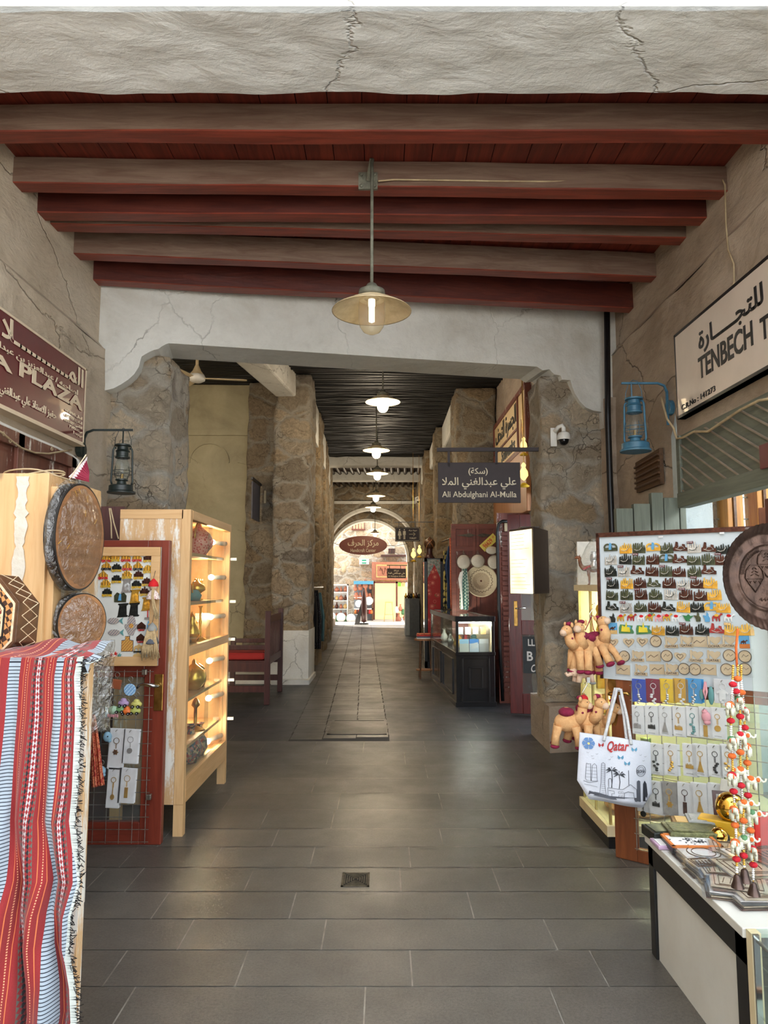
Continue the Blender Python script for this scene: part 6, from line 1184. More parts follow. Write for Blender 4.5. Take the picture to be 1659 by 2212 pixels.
t = thing('pottery_stall', 'grey and white pottery stall under the blue awning', 'stall', (-.9, 31.5, 0)); a, b = P(764, 1352, 31.2), P(806, 1262, 31.2); MB().box(a.x, b.x, 31.6, 31.7, -.03, b.z).build('back_board', flat('grey_cloth2', 150, 156, 166), t); MB().box(b.x-.06, b.x, 31.2, 31.7, -.03, b.z).build('post', m_dwood, t); MB().box(a.x, b.x, 31.2, 31.6, .45, .5).box(a.x, b.x, 31.2, 31.6, .95, .98).build('shelf', m_cardw, t)
for k_, (px, py, s_) in enumerate([(768, 1272, 1), (778, 1270, 1), (789, 1268, 1.4), (801, 1268, 1), (770, 1290, 1.1), (778, 1290, 1), (790, 1288, 1.3), (799, 1290, 1)]):
    p = P(px, py, 31.3); single('clay_pot', MB(MX.Translation(p-V((0, 0, .1))) @ MX.Scale(1.6*s_, 4)).lathe([vase, jar, pot][k_ % 3], 14), m_salm, 'terracotta pot hung under the blue awning, %s in the %s row' % (['leftmost', 'second', 'third', 'rightmost'][k_ % 4], ['upper', 'lower'][k_//4]), 'pot', smooth=True, group='terracotta pots under the awning')
for k_, (px, py, r_) in enumerate([(775, 1304, .16), (797, 1298, .18), (772, 1322, .13)]): p = P(px, py, 31.15); single('white_plate', MB(FC(p)).disc(0, 0, r_, -.02, 0, 20), m_cardw, 'round white plate on the pottery stall, %s of three' % ['upper left', 'upper right', 'lowest'][k_], 'plate')
for k_ in range(10): p = P(768+k_*3.8, 1326, 31.15); single('spice_jar', MB(MX.Translation(p)).lathe(jar, 10), [m_orng, m_brz, m_tred][k_ % 3], 'small %s jar on the pottery stall shelf, %s from the left' % (['orange', 'brown', 'red'][k_ % 3], ORD[k_]), 'jar', smooth=True)
t = thing('folded_parasol', 'dark brown folded parasol standing at the far lane exit', 'parasol', P(786, 1352, 28.2)); p = P(786, 1352, 28.2); MB(MX.Translation((p.x, 28.2, 0))).lathe([(.03, .05), (.13, .1), (.12, .6), (.09, 1.0), (.04, 1.3), (.01, 1.36)], 14).build('canopy', m_mah, t, smooth=True); MB().cyl((p.x, 28.2, 0), (p.x, 28.2, 1.4), .02, n=8).disc(0, 0, .001, 0, .001, 3).build('pole', m_black, t); MB(MX.Translation((p.x, 28.2, -.03))).cyl((0, 0, 0), (0, 0, .06), .2, n=20).build('base', m_black, t)
t = thing('easel_board', 'dark slatted easel board leaning beside the folded parasol', 'board', P(772, 1350, 28)); q = [P(765, 1350, 28.0), P(777, 1350, 28.0), P(783, 1305, 28.2), P(780, 1303, 28.2)]; mb = MB(); mb.add([tuple(v) for v in q]+[tuple(v+V((0, .05, 0))) for v in q], [(0, 1, 2, 3), (7, 6, 5, 4), (0, 4, 5, 1), (1, 5, 6, 2), (2, 6, 7, 3), (3, 7, 4, 0)]); mb.build('panel', flat('slate_grey', 70, 70, 74), t)
t = thing('shop_doorway', 'glazed shop doorway with warm yellow light beyond the far arch', 'door', P(845, 1352, 32)); a, b = P(808, 1352, 32), P(882, 1256, 32); MB().box(a.x, b.x, 32.6, 32.7, -.03, b.z).build('inner_wall', emit('warm_shop_glow', (1, .70, .30), .45), t); mb = MB()  # inner wall glows by itself, standing in for the light inside the shop
for px in (808, 857, 882): x = P(px, 1300, 32).x; mb.box(x-.04, x+.04, 32, 32.1, -.03, b.z)
mb.box(a.x, b.x, 32, 32.1, b.z-.08, b.z).build('frame', m_brn, t); MB().box(a.x, b.x, 32.04, 32.05, 0, b.z-.08).build('glass', m_clear, t); x = P(858, 1260, 32).x
for k_, m_ in enumerate((flat('lime_pane', 120, 190, 50), m_sand, m_cardw)): MB().box(x+.03+k_*.17, x+.17+k_*.17, 31.98, 31.995, b.z-.22, b.z-.04).build('coloured_pane', m_, t)
def hstool(px, Y, k, lab):
    p = P(px, 1352, Y); t = thing('wooden_stool', lab, 'stool', (p.x, Y, 0)); MB().box(p.x-.16*k, p.x+.16*k, Y-.15, Y+.15, .72*k, .76*k).build('seat', m_sand, t)
    for sx in (-1, 1):
        for sy in (-1, 1): MB().cyl((p.x+sx*.13*k, Y+sy*.12, .72*k), (p.x+sx*.19*k, Y+sy*.16, -.03), .018, n=6).build('leg', m_sand, t)
    MB().cyl((p.x-.17*k, Y-.15, .25*k), (p.x+.17*k, Y-.15, .25*k), .012, n=6).build('rung', m_sand, t)
hstool(840, 30.6, 1.05, 'tall pale wooden stool in front of the warm shop doorway'); 
for k_, (px, py, m_, s_) in enumerate([(861, 1340, m_salm, 2.0), (869, 1345, m_cardw, 1.8), (874, 1336, m_salm, 1.6), (857, 1318, m_cardw, 1.5), (865, 1314, m_salm, 1.4), (871, 1322, m_green2, 1.4)]):
    p = P(px, py+6, 30.8); single('clay_urn', MB(MX.Translation(p) @ MX.Scale(s_, 4)).lathe([vase, jar][k_ % 2], 14), m_, '%s urn in the heap right of the warm doorway, %s' % ([('terracotta'), 'white', 'terracotta', 'white', 'terracotta', 'green'][k_], ['lower left', 'lower middle', 'lower right', 'upper left', 'upper middle', 'upper right'][k_]), 'urn', smooth=True)
t = thing('urn_stand', 'red low stand carrying the heap of urns', 'stand', P(866, 1352, 31)); a, b = P(855, 1352, 30.9), P(877, 1330, 30.9); MB().box(a.x, b.x, 30.9, 31.3, -.03, b.z-.1).build('top', m_tred, t)
# hanging mosaic lamps by the pillar and down the lane
m_ylw = emit('yellow_glass', (1, .72, .2), .8)
for k_, (px, py, Y, s_) in enumerate([(1131, 1010, 8.6, 1.0), (1131, 952, 9.0, .8), (893, 1190, 18.5, 1.2), (906, 1183, 18.7, 1.1)]):
    p = P(px, py, Y); t = thing('mosaic_lamp', ['yellow glass hanging lamp just left of the right pillar', 'upper yellow hanging lamp by the Souvenirs sign', 'left one of the two yellow lamps near the toilet sign', 'right one of the two yellow lamps near the toilet sign'][k_], 'lamp', p); T = MX.Translation(p) @ MX.Scale(s_, 4)
    MB(T).lathe([(.001, -.16), (.02, -.15), (.055, -.1), (.05, -.05), (.02, 0), (.03, .03), (.01, .06)], 16).build('glass', m_ylw, t, smooth=True); MB(T).lathe([(.02, -.19), (.07, -.23), (.06, -.24), (.001, -.235)], 16).build('cap', m_tyel, t, smooth=True); MB(T).cyl((0, 0, .05), (0, 0, (5-p.z)/s_), .005, n=6).build('chain', m_brass, t)
lamp('POINT', 'shop_or_daylight', (2.8, 8.2, 2.5), 40, (.62, .80, 1), .2)  # added bluish lamp standing in for daylight from the side opening
# ================================================================== RIGHT: shutter, panels, shop windows
m_gg = wood('grey_green_wood', c(118, 124, 112), c(92, 98, 88), .65, 'z', bump=.2); m_ggx = wood('grey_green_wood_x', c(112, 116, 102), c(86, 90, 80), .65, 'y', bump=.25)
X = 2.2; FR = frame((X, 0, 0), (0, -1, 0), (0, 0, 1)); a, b = PX(1462, 945, X), PX(1480, 1078, X); c_ = PX(1659, 850, X); d_ = PX(1659, 1012, X)
t = thing('shop_shutter', 'grey-green planked shutter raised over the shop opening on the right', 'shutter', (X, 4.5, b.z)); y0 = (a.y+b.y)/2; y1 = 3.0; zt_, zb_ = a.z, b.z
MB(FR).box(-y0, -y1, zb_, zt_, -.05, 0).build('panel', m_ggx, t); mb = MB(FR); x = -y0-.7
while x < -y1:
    p0, p1 = (x, zt_-.03), (x+.75, zb_+.05); q0, q1 = p0, p1
    if q0[0] < -y0: f = (-y0-q0[0])/(q1[0]-q0[0]); q0 = (-y0, q0[1]+(q1[1]-q0[1])*f)
    if q1[0] > q0[0]: mb.prism([q0, (q0[0]+.02, q0[1]), (q1[0]+.02, q1[1]), q1], 0, .012)
    x += .16
mb.build('cover_strips', M('pale_strip', c(146, 132, 116), c(120, 106, 92), 9, .7), t)
MB(FR).box(-y0-.02, -y1, zb_-.06, zb_+.05, -.06, .03).box(-y0-.03, -y0+.03, zb_, zt_, -.05, .02).build('edge_rail', m_ggx, t, bevel=.005)
p = PX(1652, 985, 2.16); single('wall_plaque', MB(FR).box(-p.y-.05, -p.y+.2, p.z-.07, p.z+.07, .02, .045), m_maroon, 'small maroon plaque on the grey-green shutter', 'plaque', bevel=.003)
single('electric_cable', MB().tube([PX(x, y, 2.17) for x, y in ((1428, 858), (1441, 905), (1455, 925), (1462, 948), (1475, 945), (1500, 932), (1530, 932), (1570, 905), (1600, 885), (1640, 865), (1670, 860))], .009, 6), m_wire, 'thick beige cable looping over the top of the grey-green shutter', 'cable', smooth=True)
t = thing('wooden_louvre', 'weathered brown louvre boards in the niche of the right wall', 'louvre', (2.28, 6, 2)); q = [PX(1375, 1000, 2.27), PX(1427, 968, 2.27), PX(1430, 1045, 2.27), PX(1378, 1065, 2.27)]; mb = MB(frame((2.27, 0, 0), (0, -1, 0), (0, 0, 1))); mb.prism([(-v.y, v.z) for v in q][::-1], -.02, .012); mb.build('back', wood('old_board', c(112, 84, 58), c(72, 50, 34), .8, 'y', bump=.6), t); mb = MB(frame((2.27, 0, 0), (0, -1, 0), (0, 0, 1)))
for i in range(5): a_, b_ = q[3].lerp(q[0], .15+i*.17), q[2].lerp(q[1], .15+i*.17); mb.tube([(-a_.y, a_.z, .02), (-b_.y, b_.z, .02)], .012, 5)
mb.build('slats', m_dwood, t)
BY_ = 5.3; t = thing('green_wall_boards', 'grey-green upright boards standing behind the big magnet board', 'boards', P(1400, 1160, BY_)); xs = [1331, 1368, 1374, 1407, 1411, 1442, 1450, 1480]
for (xa_, xb_, yt) in ((1331, 1367, 1098), (1369, 1404, 1088), (1407, 1432, 1064), (1434, 1466, 1075), (1468, 1481, 1074)): a, b = P(xa_, yt, BY_), P(xb_, yt, BY_); MB().box(a.x, b.x, BY_, BY_+.04+.02*(xa_ % 2), .0, a.z).build('board', m_gg, t, bevel=.004)
# windows at the back of the shop
m_ywood = wood('yellow_wood', c(214, 160, 80), c(180, 120, 52), .45, 'z'); WY = 5.48; t = thing('shop_window', 'yellow wooden window frames at the back of the right-hand shop', 'window', (3.2, WY, 1.9)); zt_, zb_ = 2.92, Zat(1150, WY)
for a, b in ((1558, 1592), (1622, 1655), (1700, 1730)): x0, x1 = P(a, 1100, WY).x, P(b, 1100, WY).x; MB().box(x0, x1, WY-.1, WY+.1, zb_, zt_).build('post', m_ywood, t, bevel=.006); MB().box(x0+.04, x0+.06, WY-.12, WY-.1, zb_, zt_).build('post_bead', m_dwood, t)
MB().box(2.6, 4.2, WY-.06, WY+.06, zb_-.03, zb_+.03).build('sill', m_ywood, t); MB().box(2.6, 4.2, WY+.03, WY+.036, zb_, zt_).build('glass', m_clear, t)
for py in (1075, 1122): MB().box(2.6, 4.2, WY+.04, WY+.055, Zat(py, WY), Zat(py, WY)+.012).build('glazing_bar', m_silv, t)
lamp('POINT', 'shop_or_daylight', (3.2, 3.4, 2.7), 70, (.93, .97, 1), .25)
# ================================================================== LIT GLASS SHOWCASE by the board door
m_beam = M('cream_laminate', c(226, 212, 176), c(214, 196, 156), 4, .4); SX0, SX1, SY0, SY1, SZT = 1.345, 2.55, 4.38, 4.95, 1.545
t = case = thing('glass_showcase', 'lit glass showcase with gold goods standing behind the big board door', 'showcase', (1.7, 4.66, 0))
MB().box(SX0-.02, SX1, SY0-.02, SY1, 0, .07).build('plinth', m_black, t); MB().box(SX0-.03, SX1, SY0-.03, SY1, .07, .13).build('base_board', m_beam, t); MB().box(SX0-.03, SX1, SY0-.03, SY1, SZT-.04, SZT).build('top_board', m_beam, t)
MB().box(SX0-.004, SX0, SY0, SY1, .13, SZT-.04).build('glass_side', m_clear, t); MB().box(SX0, SX1, SY0-.004, SY0, .13, SZT-.04).build('glass_front', m_clear, t); MB().box(SX0, SX1, SY1-.01, SY1, .13, SZT-.04).build('back_panel', m_beam, t); mb = MB()
for x, y in ((SX0, SY0), (SX0, SY1-.02), (SX0, (SY0+SY1)/2)): mb.box(x-.006, x+.008, y-.006, y+.01, .13, SZT-.04)
mb.build('metal_edges', M('pale_gold_trim', c(224, 208, 150), c(190, 170, 110), 10, .3, .6), t); SH2 = [.13, .88, 1.2]
for z in SH2[1:]: MB().box(SX0+.01, SX1-.01, SY0+.04, SY1-.02, z-.008, z).build('glass_shelf', m_clear, t)
MB().torus(((SX0+SX1)/2-.2, (SY0+SY1)/2, SZT-.05), .16, .008, 30, 6).build('ring_light', emit('ring_lamp', (1, .95, .85), 12), t, smooth=True)
for z in (SZT-.12, .8): lamp('POINT', 'showcase_light', (SX0+.3, SY0+.25, z), 7, (1, .86, .55), .05)
fig = [(.001, 0), (.045, 0), (.045, .015), (.02, .03), (.03, .06), (.018, .1), (.035, .14), (.03, .18), (.02, .2), (.03, .23), (.02, .26), (.001, .275)]; tower = [(.001, 0), (.02, 0), (.02, .02), (.012, .03), (.014, .08), (.008, .085), (.009, .12), (.002, .15)]
for i, (x, y, z, pf, kk, lab) in enumerate([(SX0+.07, SY0+.1, SH2[2], fig, .95, 'gold figurine on the top glass shelf, leftmost'), (SX0+.16, SY0+.28, SH2[2], fig, 1.1, 'gold figurine on the top glass shelf, middle'), (SX0+.09, SY0+.4, SH2[2], fig, .8, 'gold figurine on the top glass shelf, at the back')]): ware('gold_figurine', lab, 'figurine', x, y, z, pf, m_gold, k=kk)
for i in range(5): ware('gold_tower', 'small gold tower model on the middle glass shelf, %s from the left' % ORD[i], 'figurine', SX0+.05+.06*i, SY0+.12+.04*(i % 2), SH2[1]+.0, tower, m_gold, k=1.0)
t = thing('gold_model', 'small gold box model beside the gold towers', 'figurine', (SX0+.05, SY0+.3, SH2[1])); MB(MX.Translation((SX0+.05, SY0+.3, SH2[1]))).box(-.02, .03, -.02, .02, 0, .09).box(-.015, .025, -.015, .015, .09, .12).build('body', m_gold, t, bevel=.003)
p = V((1.62, SY0+.27, SH2[0])); t = thing('carved_platter', 'round carved wooden platter lying on the floor of the glass showcase', 'platter', p); MB(MX.Translation(p)).lathe([(.001, .012), (.15, .012), (.19, .03), (.215, .035), (.22, .028), (.17, .0), (.001, 0)], 40).build('platter', M('carved_wood', c(206, 150, 100), c(170, 112, 70), 30, .6, bump=.6, bs=40), t, smooth=True)
ware('painted_column_vase', 'tall painted vase with red and white flowers standing in the showcase', 'vase', 1.56, SY0+.25, SH2[0]+.035, [(.001, 0), (.035, 0), (.04, .1), (.032, .2), (.04, .3), (.03, .42), (.02, .45)], m_paint); ware('green_cylinder', 'plain olive green cylinder vase beside the painted one', 'vase', 1.65, SY0+.22, SH2[0]+.035, [(.001, 0), (.032, 0), (.032, .42), (.001, .42)], flat('olive_glaze', 110, 122, 56, .4))
for i in range(3): ware('gold_goblet', 'gold goblet under the middle glass shelf, %s from the left' % ORD[i], 'goblet', SX0+.08+.1*i, SY0+.3, SH2[1]-.16, [(.001, 0), (.03, 0), (.006, .02), (.008, .05), (.04, .09), (.035, .12)], m_gold)
MB().box(SX0+.01, SX1-.01, SY0+.04, SY1-.02, SH2[1]-.168, SH2[1]-.16).build('glass_shelf', m_clear, case)
# camel figurine in plastic and the white backing board
p = P(1285, 1254, 4.62); z = SZT
single('backing_board', MB().box(P(1247, 1200, 4.9).x, P(1299, 1200, 4.9).x+.1, 4.9, 4.92, z, Zat(1170, 4.9)), m_card, 'cream board standing on the showcase behind the wooden camel', 'board')
def camel(T, t, body, scale=1.0, legs=None, harness=None):
    """a standing camel, nose towards -x"""
    T = T @ MX.Scale(scale, 4); mb = MB(T); mb.ell((0, 0, .5), (.27, .12, .13), 18, 12).ell((.02, 0, .62), (.12, .09, .12), 14, 10).tube([(-.2, 0, .5), (-.32, 0, .5), (-.4, 0, .6), (-.43, 0, .74), (-.42, 0, .82)], [.1, .085, .06, .05, .05], 12)
    mb.ell((-.47, 0, .83), (.085, .045, .05), 12, 8).ell((-.54, 0, .81), (.04, .035, .03), 10, 6); [mb.ell((-.42, s_*.04, .885), (.012, .015, .03), 8, 6) for s_ in (-1, 1)]
    for x, s_ in ((-.16, 1), (-.17, -1), (.17, 1), (.18, -1)): k = .06 if x < 0 else .05; mb.tube([(x, s_*.07, .46), (x-.01, s_*.075, .3), (x+.01, s_*.075, .24), (x, s_*.075, .03), (x-.02, s_*.075, .0)], [.06, .035, .03, .022, .032], 8)
    mb.tube([(.26, 0, .52), (.31, 0, .44), (.3, 0, .34)], .012, 6); return mb.build('body', body, t, smooth=True)
t = thing('wooden_camel', 'brown wooden camel carrying glass jars in a plastic bag on the showcase', 'figurine', (p.x, 4.62, z)); T = MX.Translation((p.x, 4.62, z)) @ MX.Rotation(-.3, 4, 'Z'); camel(T, t, wood('carved_camel', c(150, 92, 56), c(110, 62, 36), .35, 'x'), .215)
mb = MB(T); [mb.lathe([(.001, 0), (.022, 0), (.026, .03), (.018, .05), (.02, .06), (.001, .062)], 14, (.0, s_*.035, .10)) for s_ in (-1, 1)]; mb.lathe([(.001, 0), (.025, 0), (.028, .035), (.018, .055), (.02, .065), (.001, .067)], 14, (.0, 0, .15)); mb.build('glass_jars', m_silv, t, smooth=True); MB(T).tube([(-.07, -.02, .1), (-.03, -.03, .12), (.03, -.03, .115), (.06, -.02, .1)], .006, 6).build('harness', m_redc, t)
MB(T).grid(lambda u, v: V((.13*cos(6.283*u)*(1-v*v*.95)+.012*NZ.noise(V((cos(u*6.28)*3, sin(u*6.28)*3, v*4))), .07*sin(6.283*u)*(1-v*v*.95), .30*v)), 30, 16, False).build('plastic_bag', m_film, t, smooth=True)
# ================================================================== BIG BOARD DOOR
DA, DB = V((1.31, 4.24, 0)), V((1.964, 3.72, 0)); DD = (DB-DA).normalized(); DN = DD.cross(V((0, 0, 1))); DNV = V((DD.y, -DD.x, 0)); FD = frame(DA, DD, (0, 0, 1))
def pd(px, py, off=0.0):
    a, dy, dz = ray(px, py); o = DA+DNV*off; n = DNV; tt = o.dot(n)/(a*n.x+dy*n.y); q = V((a*tt, dy*tt, CAMH+dz*tt)); return (q-DA).dot(DD), q.z
m_odoor = wood('orange_brown_wood', c(150, 88, 50), c(118, 64, 36), .4, 'z', bump=.12); SR = .86; bz0, bz1 = 1.0, 1.85
t = thing('shop_door', 'orange-brown glazed door with brass handle carrying the big magnet board', 'door', DA); sw = pd(1380, 1840)[0]-pd(1324, 1840)[0]; s0 = .015
MB(FD).box(s0, s0+.125, .0, bz1-.02, -.045, 0).box(SR-.02, SR+.08, 0, 1.95, -.045, 0).build('stile', m_odoor, t, bevel=.004); MB(FD).box(s0+.125, SR-.02, 0, .07, -.045, 0).box(s0+.125, SR-.02, .93, 1.03, -.045, 0).build('rail', m_odoor, t, bevel=.004); MB(FD).box(s0+.125, SR-.02, .07, .93, -.026, -.02).build('glass_pane', m_clear, t)
for (px, py), (w_, h_) in (((1322, 1478), (.05, .085)), ((1327, 1530), (.045, .20))): s_, z = pd(px, py); MB(FD).disc(s_, z, w_/2, 0, .006, 20, h_/2).build('handle_plate', m_brass, t)
s_, z = pd(1324, 1497); HS, HZ_ = s_, z; MB(FD).tube([(s_, z, 0), (s_, z, .05), (s_+.03, z+.004, .06), (s_+.07, z+.012, .06), (s_+.10, z+.014, .055), (s_+.115, z+.004, .05)], [.012, .012, .012, .01, .009, .011], 10).build('lever_handle', m_brass, t, smooth=True)
t = thing('magnet_board', 'large white magnet board in a thin brown frame, crowded with souvenir magnets', 'board', FD @ V((0, bz0, 0))); MB(FD).box(-.02, SR, bz0, bz1, .002, .012).build('panel', M('magnet_board_grey', c(204, 212, 216), c(188, 196, 202), 3, .45), t)
MB(FD).box(-.035, SR+.015, bz1-.022, bz1+.004, .002, .024).box(-.035, -.018, bz0, bz1, .002, .024).box(SR, SR+.015, bz0, bz1, .002, .024).build('frame', m_brz, t)
for px, py in ((1428, 1160), (1560, 1152)): s_, z = pd(px, py, .02); MB(FD).box(s_-.012, s_+.012, z-.004, z+.006, .024, .026).build('price_sticker', m_cardw, t)
BM = .012; bb = lambda x, y: pd(1200+x*.2767, 1140+y*.2767, BM)
ROWS_ = [(150, [(430, 'arch', 'olive'), (550, 'sky', 'gold'), (652, 'sky', 'olive'), (762, 'arch', 'gold'), (867, 'sky', 'olive'), (978, 'ship', 'bronze'), (1083, 'sky', 'silver'), (1200, 'ship', 'bronze'), (1305, 'sky', 'dark')]),
 (240, [(435, 'sky', 'silver'), (547, 'sky', 'dark'), (650, 'sky', 'olive'), (760, 'sky', 'bronze'), (867, 'arch', 'olive'), (970, 'ship', 'bronze'), (1080, 'sky', 'olive'), (1195, 'sky', 'olive'), (1300, 'sky', 'bronze')]),
 (330, [(430, 'sky', 'dark'), (537, 'sky', 'silver'), (642, 'ship', 'bronze'), (755, 'sky', 'bronze'), (862, 'sky', 'olive'), (965, 'sky', 'bronze'), (1083, 'sky', 'olive'), (1200, 'ship', 'bronze')]),
 (425, [(447, 'sky', 'dark'), (558, 'sky', 'gold'), (660, 'sky', 'bronze'), (770, 'ship', 'olive'), (888, 'sky', 'bronze'), (998, 'sky', 'silver'), (1108, 'sky', 'bronze'), (1210, 'sky', 'gold')]),
 (515, [(443, 'sky', 'olive'), (557, 'sky', 'olive'), (668, 'sky', 'bronze'), (782, 'sky', 'olive'), (903, 'sky', 'silver'), (1018, 'sky', 'bronze'), (1133, 'sky', 'bronze'), (1240, 'sky', 'gold')]),
 (612, [(445, 'ship', 'dark'), (553, 'sky', 'silver'), (663, 'sky', 'olive'), (775, 'sky', 'bronze'), (883, 'ship', 'dark'), (1000, 'sky', 'gold'), (1108, 'sky', 'dark'), (1220, 'arch', 'gold'), (1310, 'sky', 'gold')]),
 (700, [(450, 'pot', 'dark'), (518, 'camel', 'gold'), (598, 'camel', 'red'), (678, 'camel', 'white'), (742, 'palm', 'gold'), (815, 'camel', 'pink'), (877, 'camel', 'gold'), (948, 'camel', 'white'), (1035, 'lamp', 'green'), (1112, 'pot', 'olive'), (1183, 'pot', 'blue'), (1265, 'camel', 'red'), (1360, 'camel', 'white')]),
 (788, [(450, 'photo', 'blue'), (553, 'scene', 'yellow'), (688, 'scene', 'yellow'), (803, 'sky', 'gold'), (913, 'sky', 'dark'), (1022, 'sky', 'bronze'), (1147, 'sky', 'dark'), (1262, 'ship', 'red'), (1375, 'sky', 'gold'), (1490, 'sky', 'gold')]),
 (890, [(450, 'heart', ''), (573, 'heart', ''), (680, 'heart', ''), (785, 'round', ''), (900, 'love', 'QATAR'), (1020, 'love', 'QATAR'), (1125, 'rect', ''), (1235, 'love', 'DOHA'), (1350, 'love', 'QATAR'), (1475, 'photo', 'orange')]),
 (1000, [(450, 'round', ''), (540, 'round', ''), (640, 'love', 'QATAR'), (765, 'rect', ''), (870, 'round', ''), (975, 'heart', ''), (1095, 'love', 'QATAR'), (1230, 'love', 'QATAR'), (1360, 'round', ''), (1480, 'round', '')]),
 (1105, [(530, 'rect', ''), (665, 'love', 'QATAR'), (795, 'rect', ''), (905, 'love', 'QATAR'), (1005, 'round', ''), (1090, 'round', ''), (1195, 'rect', ''), (1340, 'round', ''), (1480, 'round', '')])]
m_mdf = M('pale_plywood', c(206, 184, 150), c(190, 164, 128), 9, .6); m_burn = flat('burnt_line', 84, 62, 46, .8)
CM = dict(colr, red=flat('enamel_red', 170, 50, 48, .35), white=m_cardw, pink=m_pink, blue=m_blue, green=flat('enamel_green', 50, 120, 70, .35), yellow=flat('enamel_yellow', 226, 206, 60, .4), orange=m_orng)
RN = ['top row', 'second row', 'third row', 'fourth row', 'fifth row', 'sixth row', 'camel row', 'row under the camels', 'upper wooden row', 'middle wooden row', 'lowest wooden row']; rr = random.Random(11)
CN = {'bronze': 'brown', 'dark': 'dark grey'}
for ri, (ry, items) in enumerate(ROWS_):
    for ci, (rx_, kd, cn) in enumerate(items):
        sx_, sz_ = bb(rx_, ry+rr.uniform(-4, 4)); T = FD @ MX.Translation((sx_, sz_, BM)) @ MX.Rotation(rr.uniform(-.06, .06), 4, 'Z') @ MX.Scale(1.24, 4); w_, h_ = .058, .054; mt = CM.get(cn, m_mdf)
        pos = 'leftmost' if ci == 0 else 'rightmost' if ci == len(items)-1 else ORD[ci]+' from the left'
        kn = {'sky': 'skyline', 'arch': 'arched monument', 'ship': 'fort and boat', 'pot': 'coffee pot', 'camel': 'camel', 'palm': 'palm and camel', 'lamp': 'oil lamp', 'photo': 'picture', 'scene': 'colourful city scene', 'heart': 'wooden heart', 'round': 'round wooden', 'love': 'wooden heart %s' % cn, 'rect': 'rectangular wooden'}[kd]
        lab = '%s%s magnet, %s, %s, big board' % ((CN.get(cn, cn)+' ') if cn in CM else '', kn, pos, RN[ri])
        t = thing('fridge_magnet', lab, 'magnet', T @ V((0, -.02, 0)), ('wooden souvenir magnets' if kd in ('heart', 'round', 'love', 'rect') else 'metal souvenir magnets')+' on the big board')
        if kd == 'sky':
            skyline(MB(T), 0, 0, w_, h_, 0, ri*13+ci, .007, ci % 2 == 0).build('relief', mt, t)
            MB(T).tube([(-.02, -.012, .008), (-.008, -.017, .010), (.006, -.014, .010), (.014, -.002, .009)], .0016, 5).build('arc', m_silv if cn != 'silver' else m_drk, t)
            if (ri+ci) % 3 == 0: MB(T).box(-.028, -.002, .014, .024, .003, .009).build('name_plate', m_maroon if cn != 'gold' else m_gold, t); MB(T).text('QATAR', -.015, .019, .006, .022, .0095, .0006).build('letters', m_cardw, t)
        elif kd == 'arch':
            mb = MB(T); archband(mb, -.012, -.004, .014, 0, pi, .006, 0, .008, 10); archband(mb, .014, -.004, .014, 0, pi, .006, 0, .008, 10); mb.box(-.03, .034, -.02, -.004, 0, .007); mb.build('arches', mt, t); MB(T).prism([(-.006, -.014), (.006, -.014), (.008, .014), (0, .02), (-.004, .012)], .007, .011).build('sails', m_blue, t)
        elif kd == 'ship':
            MB(T).prism([(-.03, -.02), (.03, -.02), (.03, -.006), (.02, -.002), (.018, .01), (.008, .012), (.006, 0), (-.01, 0), (-.012, .02), (-.02, .022), (-.024, .0), (-.03, -.004)], 0, .008).build('fort', mt, t); MB(T).tube([(-.02, -.01, .009), (0, -.016, .011), (.02, -.01, .009), (.004, .006, .01), (-.012, -.008, .01)], .0016, 5).build('rope', m_silv, t)
        elif kd in ('camel', 'palm'):
            MB(T).prism([(a*.62, b*.72) for a, b in camel_pts], 0, .006).build('camel', mt, t); MB(T).prism([(a*.3-.002, b*.3+.008) for a, b in el(0, 0, .03, .02, 10)], .006, .009).build('saddle', m_redc if cn != 'red' else m_gold, t)
            if kd == 'palm': mb = MB(T); mb.box(.004, .007, -.018, .012, 0, .004); [mb.prism([(.005, .012), (.005+.016*cos(a_), .012+.012*sin(a_)), (.005+.012*cos(a_+.3), .012+.01*sin(a_+.3))], .001, .004) for a_ in (0, .8, 1.6, 2.4, 3.1)]; mb.build('palm', m_green2, t)
        elif kd == 'pot': MB(T).prism([(-.008, -.02), (.01, -.02), (.012, -.004), (.006, .006), (.007, .012), (.002, .022), (-.001, .012), (-.002, .006), (-.016, .008), (-.012, 0), (-.008, -.006)], 0, .007).build('pot', mt, t)
        elif kd == 'lamp': MB(T).prism([(-.008, -.016), (.01, -.016), (.006, -.008), (.016, 0), (.024, .01), (.01, .006), (.002, .014), (-.006, .006), (-.022, .008), (-.014, -.004)], 0, .007).build('lamp_body', mt, t)
        elif kd == 'photo': MB(T).box(-.02, .02, -.026, .026, 0, .003).build('sky_print', m_blue, t); MB(T).box(-.02, .02, -.026, -.008, .003, .0035).build('ground_print', m_sand if cn == 'blue' else m_orng, t); MB(T).prism([(a*.4, b*.4) for a, b in camel_pts], .0035, .005).build('animal_print', m_brz, t)
        elif kd == 'scene':
            MB(T).prism([(-.034, -.026), (.034, -.022), (.036, -.014), (.026, 0), (.03, .014), (-.028, .016), (-.034, 0)], 0, .004).build('base', m_green2, t); MB(T).prism([(-.022, -.016), (.02, -.016), (.018, .006), (.006, .006), (.002, .03), (-.004, .006), (-.018, .012)], .004, .008).build('towers', mt, t); MB(T).disc(.014, .004, .009, .004, .007, 12).build('sky_patch', m_blue, t)
        else:
            hp = [(0, -.026)]+[(.024*1.1*math.sin(a_)**3, .024*(.81*cos(a_)-.31*cos(2*a_)-.12*cos(3*a_))) for a_ in [x*pi/10 for x in range(9, -10, -1)]]
